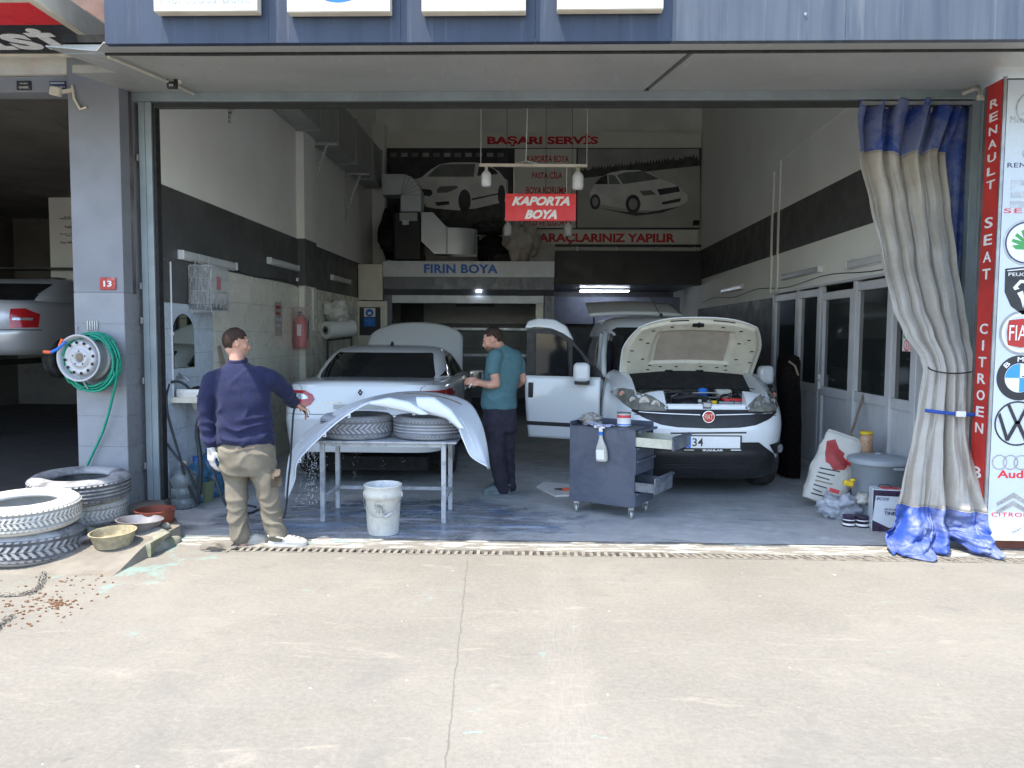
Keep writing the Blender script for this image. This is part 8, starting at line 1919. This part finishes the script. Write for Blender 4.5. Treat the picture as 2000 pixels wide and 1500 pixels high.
gap(TB, [(A(461,850).x,A(461,850).z),(A(463,880).x,A(463,880).z),(A(480,905).x,A(480,905).z)], 'y', 1, tr1, 'seam', .0025, M['khaki']); gap(TB, [(A(432,856).x,A(432,856).z),(A(480,864).x,A(480,864).z),(A(535,857).x,A(535,857).z)], 'y', 1, tr1, 'seam', .003, M['khaki'])
# body: head, neck, arms, hands, with trunk and legs carried on beneath the clothes
b = MB(); hc1 = A(462,665,6.06)
R1, q1 = head(b, hc1, (.80,.60), .10, .93)
limb(b, [A(464,706,6.04), A(462,684,6.05)], [.060,.056]); limb(b, [A(474,840),A(474,780),A(470,725)], [.11,.12,.06])
for P_ in (Ls, Rs): limb(b, P_, [.045,.045,.042,.036,.032])
lw_ = A(414,855,5.96); limb(b, [Ls[-2], lw_, A(414,866,5.955)], [.034,.031,.028])
hand(b, A(414,864,5.955), (.02,.0,-1), (.55,.65,0), 1, 1.06, .42, .4)
rw_ = A(573,780,6.46); limb(b, [Rs[-2], rw_, A(576,783,6.475)], [.034,.030,.027])
hand(b, A(575,781,6.465), (.62,.35,-.45), (-.30,.10,-.95), 1, 1.0, .95, .9)
limb(b, [A(461,900), A(464,965,6.0), A(473,1050,5.99)], [.08,.06,.045]); limb(b, [A(511,900), A(529,962), A(543,1052,6.02)], [.08,.06,.045])
wl = A(414,860,5.955)
bd1 = fuse(b, 'body', [M['skin'], M['glovewhite']], m1, .0062, 3, None, lambda p: 1 if (p-wl).length < .30 and p.z < wl.z-.005 and p.x < wl.x+.2 else 0)
inv = R1.transposed()
hair_shell(m1, hc1, R1, .93, M['hair'], lambda p, d: (p.z > .062 and p.y > -.078) or (p.y > .018 and p.z > .0) or (p.y > .050 and p.z > -.050) or (abs(p.x) > .06 and p.z > .034 and p.y > -.045), thick=.002)
hair_shell(m1, hc1 + R1@V((0,-.034,-.072)), R1, .60, M['beard'], lambda p, d: p.y < -.0 and d.z < .35 and abs(p.x) > .012, 'beard', thick=.004) if False else None
clog(m1, A(457,1062,5.97).xy.to_3d(), (A(457,1062,5.97)+V((.23,.17,0))).xy.to_3d(), M['clogwhite'], 1.0)
clog(m1, A(524,1064,5.99).xy.to_3d(), (A(524,1064,5.99)+V((.295,.03,0))).xy.to_3d(), M['clogwhite'], 1.02)
h1 = thing('rinse_hose', 'thin dark rinsing hose hanging from the hand of the man in navy', 'hose')
MB().tube(smooth_path([A(577,786,6.49), A(571,800,6.50), A(568,840,6.48), A(565,890,6.46), A(560,940,6.44), A(556,985,6.42), A(548,1003,6.40), A(520,1004,6.45)],8), .0085, 8).build('tube', M['hosedark'], h1)
MB().tube([A(577,782,6.49), A(588,796,6.52), A(599,810,6.56)], [.010,.008,.006], 8).build('nozzle', M['hosedark'], h1)

for q_ in (m1, h1): q_.location = q_.location + V((.070,-.185,-.012 if q_ is m1 else 0))
# ---------------------------------------------------------------- the man in the teal shirt
D2 = 7.86
B = lambda px, py, d=D2: at(px, py, Y=d)
m2 = thing('person', 'man in teal T-shirt and dark trousers looking down beside the open van', 'person')
s2 = RAD(-45)+pi/2*0
s2 = atan2(.55,.83)      # the line of his shoulders: left one nearer to us
b = MB()
rings(b, [(B(975,797),.178,.150,s2),(B(974,780),.175,.155,s2),(B(977,755),.178,.150,s2),(B(982,730),.190,.145,s2),(B(985,708),.200,.13,s2),(B(985,692),.185,.115,s2),(B(983,684),.14,.095,s2),(B(980,678),.085,.075,s2),(B(978,674),.066,.066,s2)])
LsA = [B(968,696,7.72), B(964,708,7.69), B(963,723,7.67)]; RsA = [B(1006,697,7.98), B(1013,709,8.00), B(1016,722,8.0)]
limb(b, LsA, [.078,.072,.066]); limb(b, RsA, [.076,.068,.062])
te = fuse(b, 'tee_shirt', [M['tee']], m2, .011, 5, creases(5.5, .007, 3, 12, lambda p: .5+1.5*max(0,min(1,(B(975,720).z-p.z)/.4))**1.4))
b = MB()
rings(b, [(B(975,792),.165,.140,s2),(B(975,805),.170,.148,s2),(B(975,825),.178,.150,s2),(B(976,842),.172,.140,s2)])
limb(b, [B(966,835,7.80), B(968,868,7.80), B(971,900,7.81), B(977,930,7.83), B(982,955,7.85)], [.108,.096,.084,.076,.072])
limb(b, [B(987,835,7.92), B(989,868,7.95), B(990,900,7.97), B(993,930,7.98), B(995,952,7.98)], [.104,.090,.078,.070,.066])
t2 = fuse(b, 'trousers', [M['darktrouser']], m2, .011, 5, creases(2.2, .009, 4.5, 8, lambda p: 1))
T2 = bvh_of(t2); pp(T2, [(B(955,822).x,B(955,822).z),(B(984,826).x,B(984,826).z),(B(985,846).x,B(985,846).z),(B(957,843).x,B(957,843).z)], t2, 'cargo_pocket', M['darktrouser'], 'y', 1, .02, .016)
b = MB(); hc2 = B(962,662,7.80)
R2, q2 = head(b, hc2, (-.98,.12), .32, 1.0)
limb(b, [B(979,684,7.86), B(972,674,7.83)], [.064,.060]); limb(b, [B(975,790),B(980,740),B(982,700)], [.10,.12,.09])
el = B(969,750,7.66); wr = B(937,748,7.60)
limb(b, [LsA[0], LsA[2], B(967,736,7.66), el], [.05,.048,.047,.043]); limb(b, [el, B(955,752,7.64), wr, B(930,746,7.60)], [.043,.042,.032,.028])
hand(b, B(934,747,7.60), (-.9,.15,.12), (.1,.7,-.45), -1, 1.0, .75, .8)
er = B(1021,742,8.0); wr2 = B(1000,752,8.15); limb(b, [RsA[0], RsA[2], er], [.05,.047,.042]); limb(b, [er, B(1012,750,8.06), B(985,752,8.12), B(950,748,8.05)], [.042,.041,.033,.028])
hand(b, B(952,748,8.05), (-.9,-.3,.05), (.0,-.6,-.5), 1, 1.0, .6, .6)
limb(b, [B(966,840,7.80), B(971,900,7.81), B(982,958,7.85)], [.07,.055,.045]); limb(b, [B(987,840,7.92), B(990,900,7.97), B(995,956,7.98)], [.07,.055,.045])
fuse(b, 'body', [M['skin']], m2, .0062, 3)
hair_shell(m2, hc2, R2, 1.0, M['hair'], lambda p, d: (p.z > .066 and p.y > -.072) or (p.y > .020 and p.z > .0) or (p.y > .050 and p.z > -.045) or (abs(p.x) > .06 and p.z > .036 and p.y > -.04), thick=.001)
bs = MB(); ball(bs, q2(0,-.046,-.074), (.0535,.0515,.0455), R2, 20); o = bs.build('beard', M['beard'], m2)
for x in (-1,1): eb = MB(); ball(eb, q2(x*.030,-.087,.014), (.012,.008,.006), R2, 10); eb.build('eye', M['darkprint'], m2)
for x in (-1,1): eb = MB(); ball(eb, q2(x*.030,-.091,.033), (.018,.006,.004), R2, 10); eb.build('eyebrow', M['hair'], m2)
for x in (-1,1): eb = MB(); ball(eb, q1(x*.030,-.087,.014), (.012,.008,.006), R1, 10); eb.build('eye', M['darkprint'], m1)
clog(m2, (B(996,966,7.86)).xy.to_3d(), (B(996,966,7.86)+V((-.285,-.03,0))).xy.to_3d(), M['cloggrey'], 1.0, z0=.006)
clog(m2, (B(1004,957,8.02)).xy.to_3d(), (B(1004,957,8.02)+V((-.27,.05,0))).xy.to_3d(), M['cloggrey'], 1.0, z0=.006)
cg = thing('cigarette', 'short white cigarette held between the fingers of the man in teal', 'cigarette')
MB().tube([B(922,749,7.58), B(916,757,7.57)], .006, 8).build('paper', M['white'], cg)
recentre()
bpy.context.view_layer.update()
